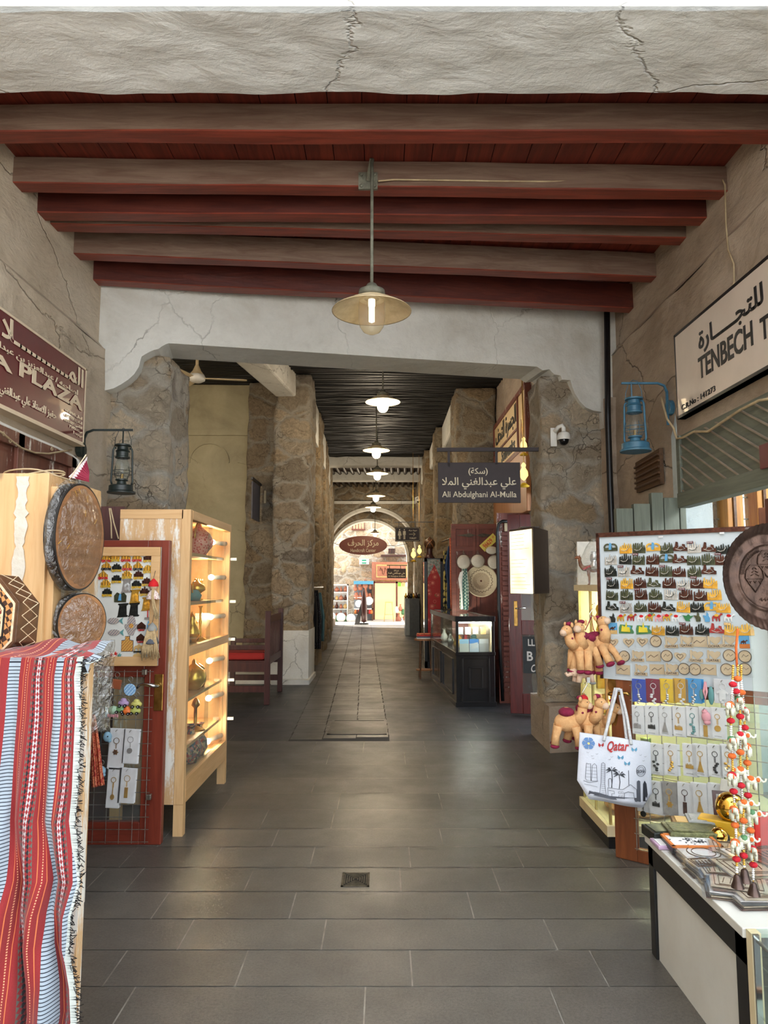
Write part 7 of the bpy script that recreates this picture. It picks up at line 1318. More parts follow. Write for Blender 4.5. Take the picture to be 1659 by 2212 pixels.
            if kd == 'heart': MB(T).prism(hp, .001, .005).build('heart', m_mdf, t); MB(T).tube([(x*.5, y*.5, .0055) for x, y in hp[1:]], .0013, 4).build('engraving', m_burn, t)
            elif kd == 'round':
                MB(T).disc(0, 0, .026, .001, .005, 24).build('disc', m_mdf, t); mb = MB(T).torus((0, 0, .005), .0245, .0018, 24, 4); mb.tube([(-.012, -.004, .0055), (-.004, .008, .0055), (.004, -.002, .0055), (.014, .006, .0055)], .001, 4); mb.build('engraving', m_burn if (ri+ci) % 2 else m_tblk, t)
            elif kd == 'rect': MB(T).box(-.032, .032, -.022, .022, .001, .005).build('plaque', m_mdf, t); MB(T).tube([(-.024, -.006, .0055), (-.01, .006, .0055), (.004, -.004, .0055), (.022, .008, .0055)], .0016, 4).build('engraving', m_burn, t)
            else:
                MB(T).prism([(x*.9+.008, y*.9+.006) for x, y in hp], .001, .005).box(-.022, -.014, -.012, .024, .001, .006).box(-.028, .03, -.026, -.012, .001, .005).build('board', m_mdf, t); MB(T).text(cn, .001, -.019, .010, .046, .005, .001, .02).build('letters', m_burn, t)
            MB(T).box(-.036, .036, -.032, .032, .008, .0083).build('plastic_sleeve', m_sleeve, t)
# grid and key ring packs on the door
FG = FD @ MX.Translation((0, 0, .03)); gd = lambda x, y: pd(1200+x*.2767, 1440+y*.2767, .03)
t = thing('wire_grid', 'steel wire display grid below the large magnet board', 'grid', FD @ V((.3, .08, .03))); g0, g1 = .15, SR; mb = MB(FG)
for i in range(10): x = g0+(g1-g0)*i/9; mb.cyl((x, .075, 0), (x, .985, 0), .0024, n=6)
mb.build('vertical_wires', m_steel, t); mb = MB(FG)
for i in range(12): z = .085+.89*i/11; mb.cyl((g0-.01, z, .004), (g1, z, .004), .0024, n=6)
mb.build('cross_wires', m_steel, t); GRR = 'key ring packs on the right wire grid'
for i, (x, cn_, r_, g_, b_) in enumerate([(655, 'blue', 50, 80, 180), (770, 'maroon', 130, 36, 60), (875, 'yellow', 240, 200, 50), (985, 'gold', 206, 160, 60), (1085, 'sky blue', 60, 150, 210)]):
    s_, z = gd(x, 185); card = flat('card_'+cn_.replace(' ', '_'), r_, g_, b_, .35); keycard(FG, s_, z, .078, .125, card, 'cluster', m_cardw if i % 2 else m_silv, '%s carded key ring pack in the top grid row, %s' % (cn_, ['leftmost', 'second', 'third', 'fourth', 'fifth'][i]), GRR, 4, seed=i)
s_, z = gd(1310, 190); t = keycard(FG, s_, z, .085, .125, flat('silver_card', 216, 216, 220, .3), 'cluster', m_cardw, 'silvery pack with a white shirt charm, rightmost in the top grid row', GRR, 4, seed=9); T = FG @ MX.Translation((s_, z-.012, .016)); MB(T).prism([(-.016, -.03), (.016, -.03), (.016, .004), (.026, -.002), (.03, .006), (.012, .02), (-.012, .02), (-.03, .006), (-.026, -.002), (-.016, .004)], 0, .004).build('shirt', m_cardw, t)
s_, z = gd(1180, 190); t = thing('plush_key_ring', 'pink and blue rubber strap key rings hanging at the right of the top row', 'key ring', FG @ V((s_, z-.05, .02))); T = FG @ MX.Translation((s_, z, .02)); MB(T).tube([(0, .05, 0), (-.008, .0, .01), (0, -.04, .01), (.008, 0, .01), (0, .05, 0)], .006, 8).build('pink_strap', m_pink, t, smooth=True); MB(T).ell((.025, -.02, -.004), (.016, .05, .008), 10, 8).ell((-.022, -.018, -.004), (.012, .03, .008), 10, 8).build('blue_strap', m_teal, t, smooth=True)
RB = [(645, 'sky', m_silv, 'silver skyline'), (755, 'sky', m_drk, 'dark skyline'), (860, 'dress', m_silv, 'silver cone'), (965, 'sky', m_gold, 'gold fort'), (1075, 'cluster', m_teal, 'blue and gold lantern'), (1175, 'bar', m_gold, 'gold bar'), (1270, 'disc', m_gold, 'gold coin')]
for i, (x, ch, m_, nm_) in enumerate(RB): s_, z = gd(x, 412+i*4); keycard(FG, s_, z, .066, .158, m_card, ch, m_, '%s key ring pack, %s from left in the second grid row' % (nm_, ORD[i]), GRR, 4, seed=20+i, txt=True)
s_, z = gd(1190, 385); T = FG @ MX.Translation((s_, z, .035)); single('plush_key_ring', MB(T).ell((0, 0, 0), (.024, .03, .012), 12, 8).ell((-.006, .026, 0), (.016, .014, .01), 10, 8).ell((.004, -.028, 0), (.018, .014, .01), 10, 8), m_pink, 'pink rubber figure hanging over the sixth pack of the second grid row', 'key ring', smooth=True)
for i, (x, ch, m_, nm_) in enumerate([(790, 'cluster', m_drk, 'dark charm'), (905, 'cluster', m_gold, 'gold tassel'), (1050, 'sky', m_gold, 'gold and red stadium'), (1135, 'dress', m_gold, 'gold pendant'), (1250, 'cluster', m_tblk, 'black charms'), (1350, 'cluster', m_gold, 'gold palm')]): s_, z = gd(x, 718+i*3); keycard(FG, s_, z, .07, .165, m_card, ch, m_, '%s key ring pack, %s from left in the third grid row' % (nm_, ORD[i]), GRR, 5, seed=40+i, txt=True)
for i, (x, ch, m_, nm_) in enumerate([(790, 'sky', m_drk, 'dark elephant'), (895, 'star', m_gold, 'thin gold'), (1015, 'bar', m_brz, 'brown bottle'), (1130, 'dress', m_gold, 'gold mosque'), (1260, 'star', m_gold, 'gold anchor')]): s_, z = gd(x, 1020+i*6); keycard(FG, s_, z, .08, .175, m_card if i != 1 else m_silv, ch, m_, '%s key ring pack, %s from left in the lowest grid row' % (nm_, ORD[i]), GRR, 5, .04*(i % 2), seed=60+i)
s_, z = gd(690, 1075); keycard(FG, s_, z, .07, .07, m_card, 'disc', m_drk, 'small dark key ring pack peeping out under the tote bag', GRR, 2, seed=77)
s_, z = gd(1375, 1030); single('white_gift_card', MB(FG @ MX.Translation((s_, z, .04)) @ MX.Rotation(-.12, 4, 'Z')).box(-.05, .05, -.1, .1, 0, .004), m_card, 'plain white card leaning at the right of the lowest key rings', 'card', bevel=.002)
# post, tray
single('wooden_post', MB().box(1.93, 2.05, 3.5, 3.58, 0, 1.98), m_mah if 0 else wood('red_post', c(96, 44, 36), c(74, 32, 28), .35, 'z'), 'dark red-brown upright wooden post at the right edge', 'post', bevel=.004)
TY = 2.42; p = P(1660, 1246, TY); RT = 113*TY/FPX; T = MX.Translation(p) @ MX.Rotation(R(6), 4, 'Z') @ frame((0, 0, 0), (1, 0, 0), (0, 0, 1)); t = thing('embossed_tray', 'round dark copper tray with embossed daggers hanging at the right edge', 'tray', p-V((0, 0, RT))); m_cop = M('aged_copper', c(92, 70, 60), c(60, 46, 40), 14, .4, .7, .25, 50)
NA = 144
def tr(u, v):
    a = 2*pi*u; r = RT*v; fl_ = abs(sin(a*26)) if v > .80 else 0; z = 0
    if v > .80: z = .028*(v-.80)/.2+.004*fl_*min(1, (v-.8)*12)
    if v > .97: r += .004*fl_
    if .60 < v < .80: z = .002*sin(a*8)**2
    if abs(v-.62) < .02: z += .005
    z += .0022*NZ.noise(V((r*cos(a)*28, r*sin(a)*28, 0))); return V((r*cos(a), r*sin(a), z))
MB(T).grid(tr, NA*2, 44, False).grid(lambda u, v: tr(1-u, v)-V((0, 0, .004)), NA, 20, False).build('dish', m_cop, t, smooth=True); mb = MB(T)
def relief(pts, r=.0022): mb.tube([(x*RT, y*RT, .003) for x, y in pts], r, 5)
for cx, cy, rot in ((-.02, .26, 0), (-.28, -.02, .0), (.28, -.02, 0)):
    relief([(cx-.17, cy+.14), (cx-.19, cy-.0), (cx-.1, cy-.14), (cx, cy-.27), (cx+.1, cy-.14), (cx+.19, cy), (cx+.17, cy+.14), (cx+.08, cy+.24), (cx-.08, cy+.24), (cx-.17, cy+.14)]); relief([(cx-.18, cy-.02), (cx+.18, cy-.02)], .0016)
    for k_ in range(3): relief([(cx-.08+.02*k_, cy+.04+.06*k_), (cx, cy+.08+.06*k_), (cx+.08-.02*k_, cy+.04+.06*k_)], .0016); relief([(cx-.1+.1*k_-.02, cy-.06), (cx-.1+.1*k_, cy-.1), (cx-.1+.1*k_+.02, cy-.06)], .0016)
for k_ in range(26): a_ = 1.9+k_*.045; relief([(.50*cos(a_), .50*sin(a_)), (.55*cos(a_+.03), .55*sin(a_+.03)), (.58*cos(a_-.01), .58*sin(a_-.01))], .0013)
for k_ in range(7): relief([(-.2+k_*.07, -.44), (-.17+k_*.07, -.40), (-.16+k_*.07, -.46)], .0015)
mb.build('embossing', m_cop, t, smooth=True)
# ================================================================== PLUSH CAMELS, ELEPHANT, TOTE BAG
m_plush = M('tan_plush', c(226, 178, 126), c(210, 156, 104), 40, .95, bump=.4, bs=160); m_mar = M('maroon_plush', c(140, 30, 66), c(116, 22, 52), 30, .95, bump=.3, bs=120); m_palep = M('pale_plush', c(226, 196, 170), c(206, 172, 146), 30, .95, bump=.3, bs=120)
def plushcamel(T, lab, patch):
    t = thing('plush_camel', lab, 'soft toy', mat=T.copy() if 0 else MX.Translation(T @ V((0, 0, -.14))), group=None); mb = MB(T)
    mb.ell((0, 0, 0), (.075, .05, .055), 18, 12).ell((.005, 0, .05), (.035, .035, .035), 14, 8).tube([(-.05, 0, .01), (-.08, 0, .04), (-.085, 0, .085)], [.036, .03, .027], 12).ell((-.095, 0, .105), (.035, .03, .03), 14, 10)
    [mb.ell((-.075, s_*.028, .135), (.01, .008, .016), 8, 6) for s_ in (-1, 1)]
    for x, s_ in ((-.045, 1), (-.05, -1), (.05, 1), (.055, -1)): mb.tube([(x, s_*.03, -.02), (x*1.25, s_*.04, -.07), (x*1.4, s_*.043, -.12)], [.026, .021, .023], 10)
    bd_ = mb.build('body', m_plush, t, smooth=True)
    for x, s_ in ((-.045, 1), (-.05, -1), (.05, 1), (.055, -1)): MB(T).ell((x*1.42, s_*.043, -.13), (.026, .024, .013), 12, 6).build('foot', m_mar, t, smooth=True)
    MB(T).ell((-.122, 0, .098), (.02, .022, .02), 12, 8).build('muzzle', m_palep, bd_, smooth=True); MB(T).ell((-.07, 0, .14), (.018, .02, .012), 10, 6).ell((.005, 0, .056), (.045, .052, .028), 14, 8).build('saddle', m_mar, t, smooth=True)
    MB(T).tube([(-.088, -.03, .062), (-.06, 0, .05), (-.088, .03, .062)], .006, 6).build('collar', m_mar, t, smooth=True); mb = MB(T); [mb.ell((-.112, s_*.022, .12), (.003, .003, .003), 6, 4) for s_ in (-1, 1)]; mb.build('eyes', m_black, bd_)
    if patch: MB(T).disc(0, 0, .001, 0, .001, 3).ell((.04, -.045, .01), (.026, .008, .022), 14, 8).build('white_patch', m_cardw, t, smooth=True); MB(T).ell((.04, -.053, .012), (.008, .003, .008), 8, 6).ell((.052, -.051, .002), (.006, .003, .006), 8, 6).build('ball_spots', m_black, t)
    return t
CY = 4.18
for px, py, a_, tl, k_, lab, pt in ((1256, 1395, .5, -.15, 1.0, 'plush camel on the left of the upper hanging bunch', 0), (1266, 1400, .9, .1, 1.05, 'plush camel in the middle of the upper hanging bunch', 0), (1291, 1395, 2.2, .45, 1.05, 'plush camel with a football patch on the right of the upper bunch', 1),
        (1226, 1560, 2.85, .0, 1.0, 'plush camel with a maroon saddle on the left of the lower bunch', 0), (1262, 1553, 2.3, -.1, 1.05, 'plush camel in the middle of the lower hanging bunch', 0), (1285, 1556, 2.6, -.25, 1.0, 'plush camel on the right of the lower bunch behind the tote bag', 0)):
    i = 'upper' in lab; y_ = CY+(.0 if 'middle' in lab else .07 if 'right' in lab else -.02); p = P(px, py, y_); plushcamel(MX.Translation(p) @ MX.Rotation(a_, 4, 'Z') @ MX.Rotation(tl, 4, 'Y') @ MX.Scale(k_, 4), lab, pt)
for (hx_, hy0, hy1, lab) in ((1279, 1306, 1330, 'steel hook carrying the upper plush camel bunch'), (1263, 1476, 1500, 'steel hook carrying the lower plush camel bunch')):
    a, b = P(hx_, hy0, CY), P(hx_-1, hy1, CY); mb = MB(); mb.tube([a+V((.0, 0, 0)), a+V((.015, 0, .01)), a+V((.012, 0, -.01)), (a+b)/2, b+V((-.012, 0, .01)), b+V((-.008, 0, -.008)), b+V((.01, 0, 0))], .003, 6); single('hanging_hook', mb, m_chrome, lab, 'hook', smooth=True)
single('twine', MB().tube([P(1279, 1328, CY), P(1272, 1345, CY), P(1264, 1362, CY), P(1278, 1332, CY), P(1282, 1360, CY), P(1290, 1372, CY)], .003, 5), m_mar, 'maroon cords tying the upper plush camels to their hook', 'cord'); single('twine', MB().tube([P(1262, 1498, CY), P(1256, 1520, CY), P(1250, 1530, CY), P(1262, 1500, CY), P(1268, 1520, CY), P(1275, 1532, CY)], .003, 5), m_redc, 'red cords tying the lower plush camels to their hook', 'cord')
single('red_pompom', MB().ell(P(1261, 1510, CY-.03), (.026, .022, .024), 14, 10), M('red_plush', c(206, 40, 44), c(180, 28, 34), 40, .95, bump=.5, bs=140), 'red pompom at the top of the lower plush camel bunch', 'pompom', smooth=True)
p = P(1258, 1450, CY-.02); T = MX.Translation(p) @ MX.Rotation(.3, 4, 'Z'); t = thing('plush_elephant', 'small pale pink plush elephant hanging below the upper camels', 'soft toy', p-V((0, 0, .07))); mb = MB(T).ell((0, 0, 0), (.06, .035, .04), 16, 10).ell((-.055, 0, .0), (.026, .026, .03), 12, 8).tube([(-.07, 0, -.01), (-.1, 0, -.02), (-.11, 0, -.005)], [.014, .01, .008], 8)
[mb.tube([(x, s_*.02, -.02), (x*1.3, s_*.022, -.06)], [.016, .015], 8) for x in (-.03, .04) for s_ in (-1, 1)]; mb.build('body', m_palep, t, smooth=True); MB(T).ell((.052, -.022, -.066), (.02, .018, .01), 10, 6).build('grey_foot', m_greyc, t, smooth=True); MB(T).box(.0, .02, -.045, -.043, -.06, -.03).build('tag', m_cardw, t)
# tote bag
TY_ = 3.98; tb = lambda x, y: P(1200+x*.2767, 1440+y*.2767, TY_); o = tb(460, 1040); FT = frame((0, TY_, 0), (1, 0, 0), (0, 0, 1)); t = thing('tote_bag', 'white Qatar tote bag with rope handles printed with city landmarks', 'bag', o); TL, TR, BR, BL = tb(192, 515), tb(740, 590), tb(752, 985), tb(172, 890); BLm, BRm = tb(262, 995), tb(668, 1062)
def bagf(u, v, back=0):
    top = TL.lerp(TR, u); top.z -= .012*sin(pi*u)*0; bl = BL.lerp(BR, u); cut = 0
    bottom = bl.z+(-.022-.0*u)*1; zb_ = BL.z+(BR.z-BL.z)*u; e_ = min(u/.14, (1-u)/.14, 1); zl_ = zb_-.085*e_*(1 if u < .9 else 1)+.0
    x = top.x+(bl.x-top.x)*v; z = top.z+(zl_-top.z)*v; b_ = .05*(sin(pi*u)**.6)*(.25+.75*v**.7)*(1 if v < .93 else 1-(v-.93)/.07*.6); y = -b_-.012*sin(u*9+v*2)*sin(pi*u)
    return V((x, TY_+(y if not back else .01), z))
m_tote = M('tote_canvas', c(226, 228, 238), c(212, 214, 226), 5, .6, bump=.15, bs=90)
MB().grid(lambda u, v: bagf(u, v), 44, 30, False).grid(lambda u, v: bagf(1-u, v, 1), 20, 12, False).build('bag_body', m_tote, t, smooth=True)
def onbag(x, y):           # crop pixel on the bag -> point just in front of its cloth
    q = tb(x, y); u = (q.x-TL.x)/(TR.x-TL.x); u = min(max(u, 0.01), .99); zt2 = TL.lerp(TR, u).z; zl_ = BL.z+(BR.z-BL.z)*u-.085*min(u/.14, (1-u)/.14, 1); v = min(max((zt2-q.z)/(zt2-zl_), 0), 1); f = bagf(u, v)
    for _ in range(4): u = min(max(u+(q.x-f.x)/(TR.x-TL.x), .01), .99); v = min(max(v+(f.z-q.z)/(zt2-zl_), 0), 1); f = bagf(u, v)
    return V((q.x, f.y-.004, q.z))
def ink(pts, name, m_, r=.0011): MB().tube([onbag(*q) for q in pts], r, 4).build(name, m_, t)
def fillp(pts, name, m_):
    P_ = [onbag(*q) for q in pts]; cen = sum(P_, V())/len(P_); mb = MB(); n = len(P_); mb.add(P_+[cen], [(i, (i+1) % n, n) for i in range(n)]); mb.build(name, m_, t, solid=.0008)
m_inkg = flat('ink_grey', 96, 98, 108, .7); m_inkd = flat('ink_dark', 54, 56, 64, .7); m_inkb = flat('ink_blue', 110, 150, 206, .7); m_inkr = flat('ink_red', 196, 60, 60, .7); m_inkl = flat('ink_light_blue', 96, 160, 196, .7)
qt = [onbag(395+i*8.4, 622) for i in range(21)]
vs, fs, asp, e_ = textdata('Qatar', .02, .01, .35, 1.0)
def tx(v): q = onbag(395+168*v.x, 665-88*v.y); q.y -= .0015*(1 if v.z > 0 else 0); return q
MB().add([tx(v) for v in vs], fs).build('printed_name', m_inkr, t)
ink([(232, 745), (222, 860), (232, 875), (262, 878), (262, 745), (245, 750), (232, 745)], 'printed_tower', m_inkg); ink([(262, 878), (312, 880), (306, 760), (292, 745), (274, 760), (268, 878)], 'printed_tower', m_inkg)
for yy in (775, 800, 825, 850): ink([(226, yy), (310, yy+4)], 'printed_line', m_inkg, .0006)
ink([(210, 880), (250, 892), (318, 880)], 'printed_line', m_inkg); ink([(215, 905), (270, 915), (312, 925)], 'printed_line', m_inkg, .0008)
ink([(326, 995), (340, 900), (346, 745), (360, 738), (374, 750), (370, 900), (382, 1000)], 'printed_tower', m_inkg)
for yy in range(760, 1000, 16): ink([(344, yy), (373, yy+3)], 'printed_line', m_inkg, .0006)
for cx, cy, tr_ in ((425, 800, 930), (480, 830, 935)):
    ink([(cx, cy), (cx+4, (cy+tr_)/2), (cx-4, tr_)], 'palm_trunk', m_inkd, .0022)
    for a_ in (-2.9, -2.3, -1.6, -.9, -.2, .5, 2.7): fillp([(cx, cy), (cx+28*cos(a_)+4, cy+20*sin(a_)-8), (cx+50*cos(a_), cy+34*sin(a_)+6), (cx+26*cos(a_), cy+18*sin(a_)+4)], 'palm_frond', m_inkd)
ink([(400, 925), (400, 870), (405, 862), (420, 862), (424, 870), (424, 930)], 'printed_tower', m_inkd, .0015)
ink([(392, 930), (500, 940), (545, 910), (560, 900), (590, 925), (610, 940), (612, 1030)], 'printed_building', m_inkg); ink([(392, 930), (392, 1008)], 'printed_building', m_inkg)
for x in (470, 492): ink([(x, 955), (x+14, 957), (x+14, 972), (x, 970), (x, 955)], 'printed_window', m_inkg, .0007); ink([(x, 985), (x+14, 987), (x+14, 1000), (x, 998), (x, 985)], 'printed_window', m_inkg, .0007)
ink([(398, 950), (440, 955), (440, 975), (420, 975), (422, 1000)], 'printed_building', m_inkd); ink([(510, 1010), (512, 965), (540, 955), (585, 965), (590, 1020)], 'printed_building', m_inkd); ink([(548, 905), (550, 795)], 'printed_tower', m_inkg, .0018)
fillp([(612, 1030), (614, 880), (628, 872), (642, 880), (645, 1038)], 'printed_tower', m_inkg); fillp([(666, 1035), (668, 905), (682, 880), (698, 905), (708, 990), (700, 1045)], 'printed_tower', m_inkd)
fillp([(245, 985), (250, 955), (270, 970), (290, 962), (320, 968), (326, 998), (420, 1008), (500, 1005), (560, 1000), (610, 1005), (612, 1035), (430, 1018)], 'printed_skyline', m_inkg)
ink([(652+40*cos(a_), 802+42*sin(a_)) for a_ in [i*pi/10 for i in range(21)]], 'stamp_ring', m_inkg, .0013); ink([(652+27*cos(a_), 802+28*sin(a_)) for a_ in [i*pi/10 for i in range(21)]], 'stamp_ring', m_inkg, .0008)
vs2, fs2, _, _ = textdata('DOHA', .02, .01, 0, 1.0); MB().add([onbag(618+68*v.x, 818-26*v.y)-V((0, .001*(v.z > 0), 0)) for v in vs2], fs2).build('stamp_name', m_inkg, t)
for k_ in range(6): a_ = k_*pi/3; fillp([(250, 592), (250+44*cos(a_-.45), 592+44*sin(a_-.45)), (250+48*cos(a_), 592+48*sin(a_)), (250+44*cos(a_+.45), 592+44*sin(a_+.45))], 'flower_petal', m_inkb)
fillp([(243, 586), (258, 588), (256, 602), (244, 600)], 'flower_centre', m_gold)
for bx, by, m_ in ((345, 605, m_inkr), (497, 702, m_inkl), (543, 745, m_inkl), (602, 640, m_inkl)):
    for s_ in (-1, 1): fillp([(bx, by), (bx+s_*20, by-18), (bx+s_*22, by+2), (bx+s_*12, by+14)], 'butterfly_wing', m_)
for bx, by in ((245, 665), (275, 690), (310, 675), (280, 710), (410, 720), (430, 700), (650, 685), (690, 700), (675, 730)): ink([(bx-9, by-5), (bx, by), (bx+9, by-6)], 'printed_bird', m_inkd, .0006)
H0 = FD @ V((HS+.05, HZ_+.014, .06)); m_rope = M('white_rope', c(228, 228, 230), c(200, 200, 204), 60, .8, bump=.6, bs=120)
for k_, (xa_, xb_, dy_) in enumerate([(358, 572, -.02), (380, 555, .012)]):
    a, b = onbag(xa_, 565), onbag(xb_, 595); a.y += dy_; b.y += dy_; tp = H0+V((0, dy_, .014)); MB().tube([a, a.lerp(tp, .5)+V((-.006, 0, 0)), a.lerp(tp, .9)+V((-.01, 0, .0)), tp+V((-.01, 0, .006)), tp+V((.014, 0, .006)), b.lerp(tp, .88)+V((.012, 0, 0)), b.lerp(tp, .5)+V((.012, 0, 0)), b], .0085, 8).build('rope_handle', m_rope, t, smooth=True)
# ================================================================== LOW TABLE AND SHOWCASE with packaged goods
TX, TZ, TA, TB = 1.13, .48, 3.17, 2.34; m_wlam = M('white_laminate', c(214, 214, 208), c(200, 198, 190), 3, .5, bump=.05)
t = thing('display_table', 'low white table with black edge frame in the lower right corner', 'table', (1.6, 2.75, 0)); MB().box(TX-.01, 2.2, TB-.0, TA+.01, TZ-.03, TZ).build('table_top', m_wlam, t, bevel=.003); fr_ = .055
MB().box(TX, TX+.03, TB, TA, TZ-.03-.085, TZ-.03).box(TX, TX+.03, TA-fr_, TA, 0, TZ-.03).box(TX, TX+.03, TB, TB+.075, 0, TZ-.03).box(TX+.03, 2.2, TA-.03, TA, 0, TZ-.03).build('black_frame', m_black, t, bevel=.003); MB().box(TX+.012, TX+.024, TB+.07, TA-.05, 0.0, TZ-.1).build('side_panel', m_wlam, t)
t = thing('glass_counter', 'glass-fronted low counter with a pale post at the bottom right corner', 'counter', (1.6, 1.8, 0)); MB().box(TX, TX+.03, TB-.035, TB-.002, 0, TZ-.0).build('corner_post', m_beam, t); MB().box(TX+.01, TX+.016, 1.1, TB-.035, .02, TZ-.01).build('glass_side', m_clear, t); MB().box(TX+.03, 2.2, TB-.02, TB-.016, .0, TZ-.01).build('glass_end', m_clear, t)
MB().box(TX, 2.2, 1.1, TB-.002, TZ-.008, TZ).build('glass_top', m_clear, t); MB().box(TX, 2.2, 1.1, TB-.04, 0, .02).build('base_board', m_wlam, t); MB().box(TX+.02, 2.2, 1.12, TB-.04, .235, .241).build('glass_shelf', m_clear, t); MB().box(TX+.002, TX+.02, TB-.045, TB-.036, 0, TZ).box(TX+.005, TX+.012, 1.1, TB-.04, TZ-.016, TZ-.008).build('metal_edges', m_chrome, t)
t = thing('framed_souvenir', 'orange-edged shallow frame lying inside the low glass counter', 'frame', (1.3, 2.05, .241)); MB().box(TX+.04, TX+.34, 1.8, 2.2, .241, .262).build('tray', m_black, t); mb = MB(); x0, x1, y0, y1 = TX+.04, TX+.34, 1.8, 2.2
for q in ((x0, x1, y0, y0+.015), (x0, x1, y1-.015, y1), (x0, x0+.015, y0, y1), (x1-.015, x1, y0, y1)): mb.box(*q, .262, .272)
mb.build('rim', m_orng, t)
pt = lambda x, y, z=TZ: G(1380+x*.2225, 1720+y*.2225, z)
def tbox(name, lab, cat, x, y, w, d, h, rz, m_, z=TZ+.001, extra=None, **kw):
    p = pt(x, y, z); T = MX.Translation((p.x, p.y, z)) @ MX.Rotation(rz, 4, 'Z'); t = thing(name, lab, cat, (p.x, p.y, z)); MB(T).box(-w/2, w/2, -d/2, d/2, 0, h).build('body', m_, t, bevel=.004)
    if extra: extra(t, T, w, d, h)
    return t
m_relief = M('olive_relief', c(126, 126, 86), c(70, 72, 50), 40, .35, .6, 1.0, 55)
def lidpat(m_): return lambda t, T, w, d, h: MB(T).box(-w*.42, w*.42, -d*.4, d*.4, h, h+.003).build('lid_panel', m_, t)
tbox('trinket_box', 'flat dark trinket box with gilt pattern at the far corner of the table', 'box', 262, 400, .16, .12, .04, .1, m_drk, extra=lidpat(m_olv)); tbox('trinket_box', 'ornate olive-gold embossed box in the middle of the table', 'box', 525, 425, .22, .14, .05, -.1, m_relief, extra=lidpat(m_relief))
tbox('souvenir_box', 'small gold box lid up behind the ornate olive box', 'box', 520, 350, .16, .1, .05, -.25, m_brass, extra=lidpat(m_sand)); tbox('souvenir_box', 'grey souvenir box beside the small gold box', 'box', 660, 352, .16, .11, .06, -.25, m_greyc, extra=lidpat(m_silv)); tbox('souvenir_box', 'dark grey box under the grey souvenir box edge', 'box', 690, 425, .14, .08, .035, -.2, m_drk); tbox('souvenir_box', 'bright yellow-gold long box leaning beside the gold globe', 'box', 775, 375, .15, .08, .07, -.6, flat('yellow_gold', 214, 164, 44, .35))
tbox('patterned_packet', 'purple and white patterned packet at the table edge', 'packet', 290, 480, .12, .1, .015, .0, flat('lilac', 190, 160, 190, .4), extra=lidpat(m_cardw))
p = pt(510, 520); T = MX.Translation((p.x, p.y, TZ+.012)) @ MX.Rotation(-.04, 4, 'Z'); t = thing('picture_frame', 'orange picture frame with a grey engraving lying on the table', 'picture frame', (p.x, p.y, TZ+.01)); w_, d_ = .2, .15; MB(T).box(-w_/2, w_/2, -d_/2, d_/2, 0, .02).build('backing', m_black, t); mb = MB(T)
for q in ((-w_/2, w_/2, -d_/2, -d_/2+.012), (-w_/2, w_/2, d_/2-.012, d_/2), (-w_/2, -w_/2+.012, -d_/2, d_/2), (w_/2-.012, w_/2, -d_/2, d_/2)): mb.box(*q, .02, .028)
mb.build('frame', m_orng, t); MB(T).box(-w_/2+.012, w_/2-.012, -d_/2+.012, d_/2-.012, .02, .022).build('picture', m_cardw, t); mb = MB(T); rr = random.Random(5)
for k_ in range(60): x = rr.gauss(.01, .03); y = rr.gauss(0, .014); mb.disc(max(-.08, min(.08, x)), max(-.05, min(.05, y)), rr.uniform(.002, .006), .022, .0225, 7)
mb.build('engraving', m_inkd, t)
def globe(x, y, r, k, lab):
    p = pt(x, y); t = thing('gold_globe', lab, 'globe', (p.x, p.y, TZ+.001)); T = MX.Translation((p.x, p.y, TZ+.001)); zz2 = .075 if k else r
    if k: MB(T).lathe([(.001, 0), (.05, 0), (.05, .012), (.03, .02), (.02, .05), (.035, .085), (.03, .09)], 20).build('stand', m_gold, t, smooth=True)
    MB(T).ell((0, 0, (.06 if k else 0)+r), (r, r, r), 28, 18).build('ball', M('polished_gold', c(236, 190, 90), c(210, 160, 60), 7, .08, 1.0), t, smooth=True); return t
globe(905, 395, .062, 1, 'large polished gold globe on a stand at the back of the table'); globe(782, 470, .034, 0, 'small polished gold ball in front of the gold globe')
p = pt(860, 300); T = MX.Translation((p.x, p.y, TZ)) @ MX.Rotation(-.3, 4, 'Z') @ MX.Rotation(-.35, 4, 'X'); t = thing('picture_frame', 'dark brown picture frame standing tilted behind the gold globe', 'picture frame', (p.x, p.y, TZ)); MB(T).box(-.05, .05, 0, .012, 0, .15).build('frame', m_mah, t); MB(T).box(-.035, .035, -.002, 0, .015, .135).build('picture', m_greyc, t)
m_packf = M('printed_card', c(206, 190, 160), c(160, 140, 112), 26, .4); m_pl = glassm('pack_plastic', (.96, .96, .96), 1.6, .03, .06); rr = random.Random(8); n_ = 0
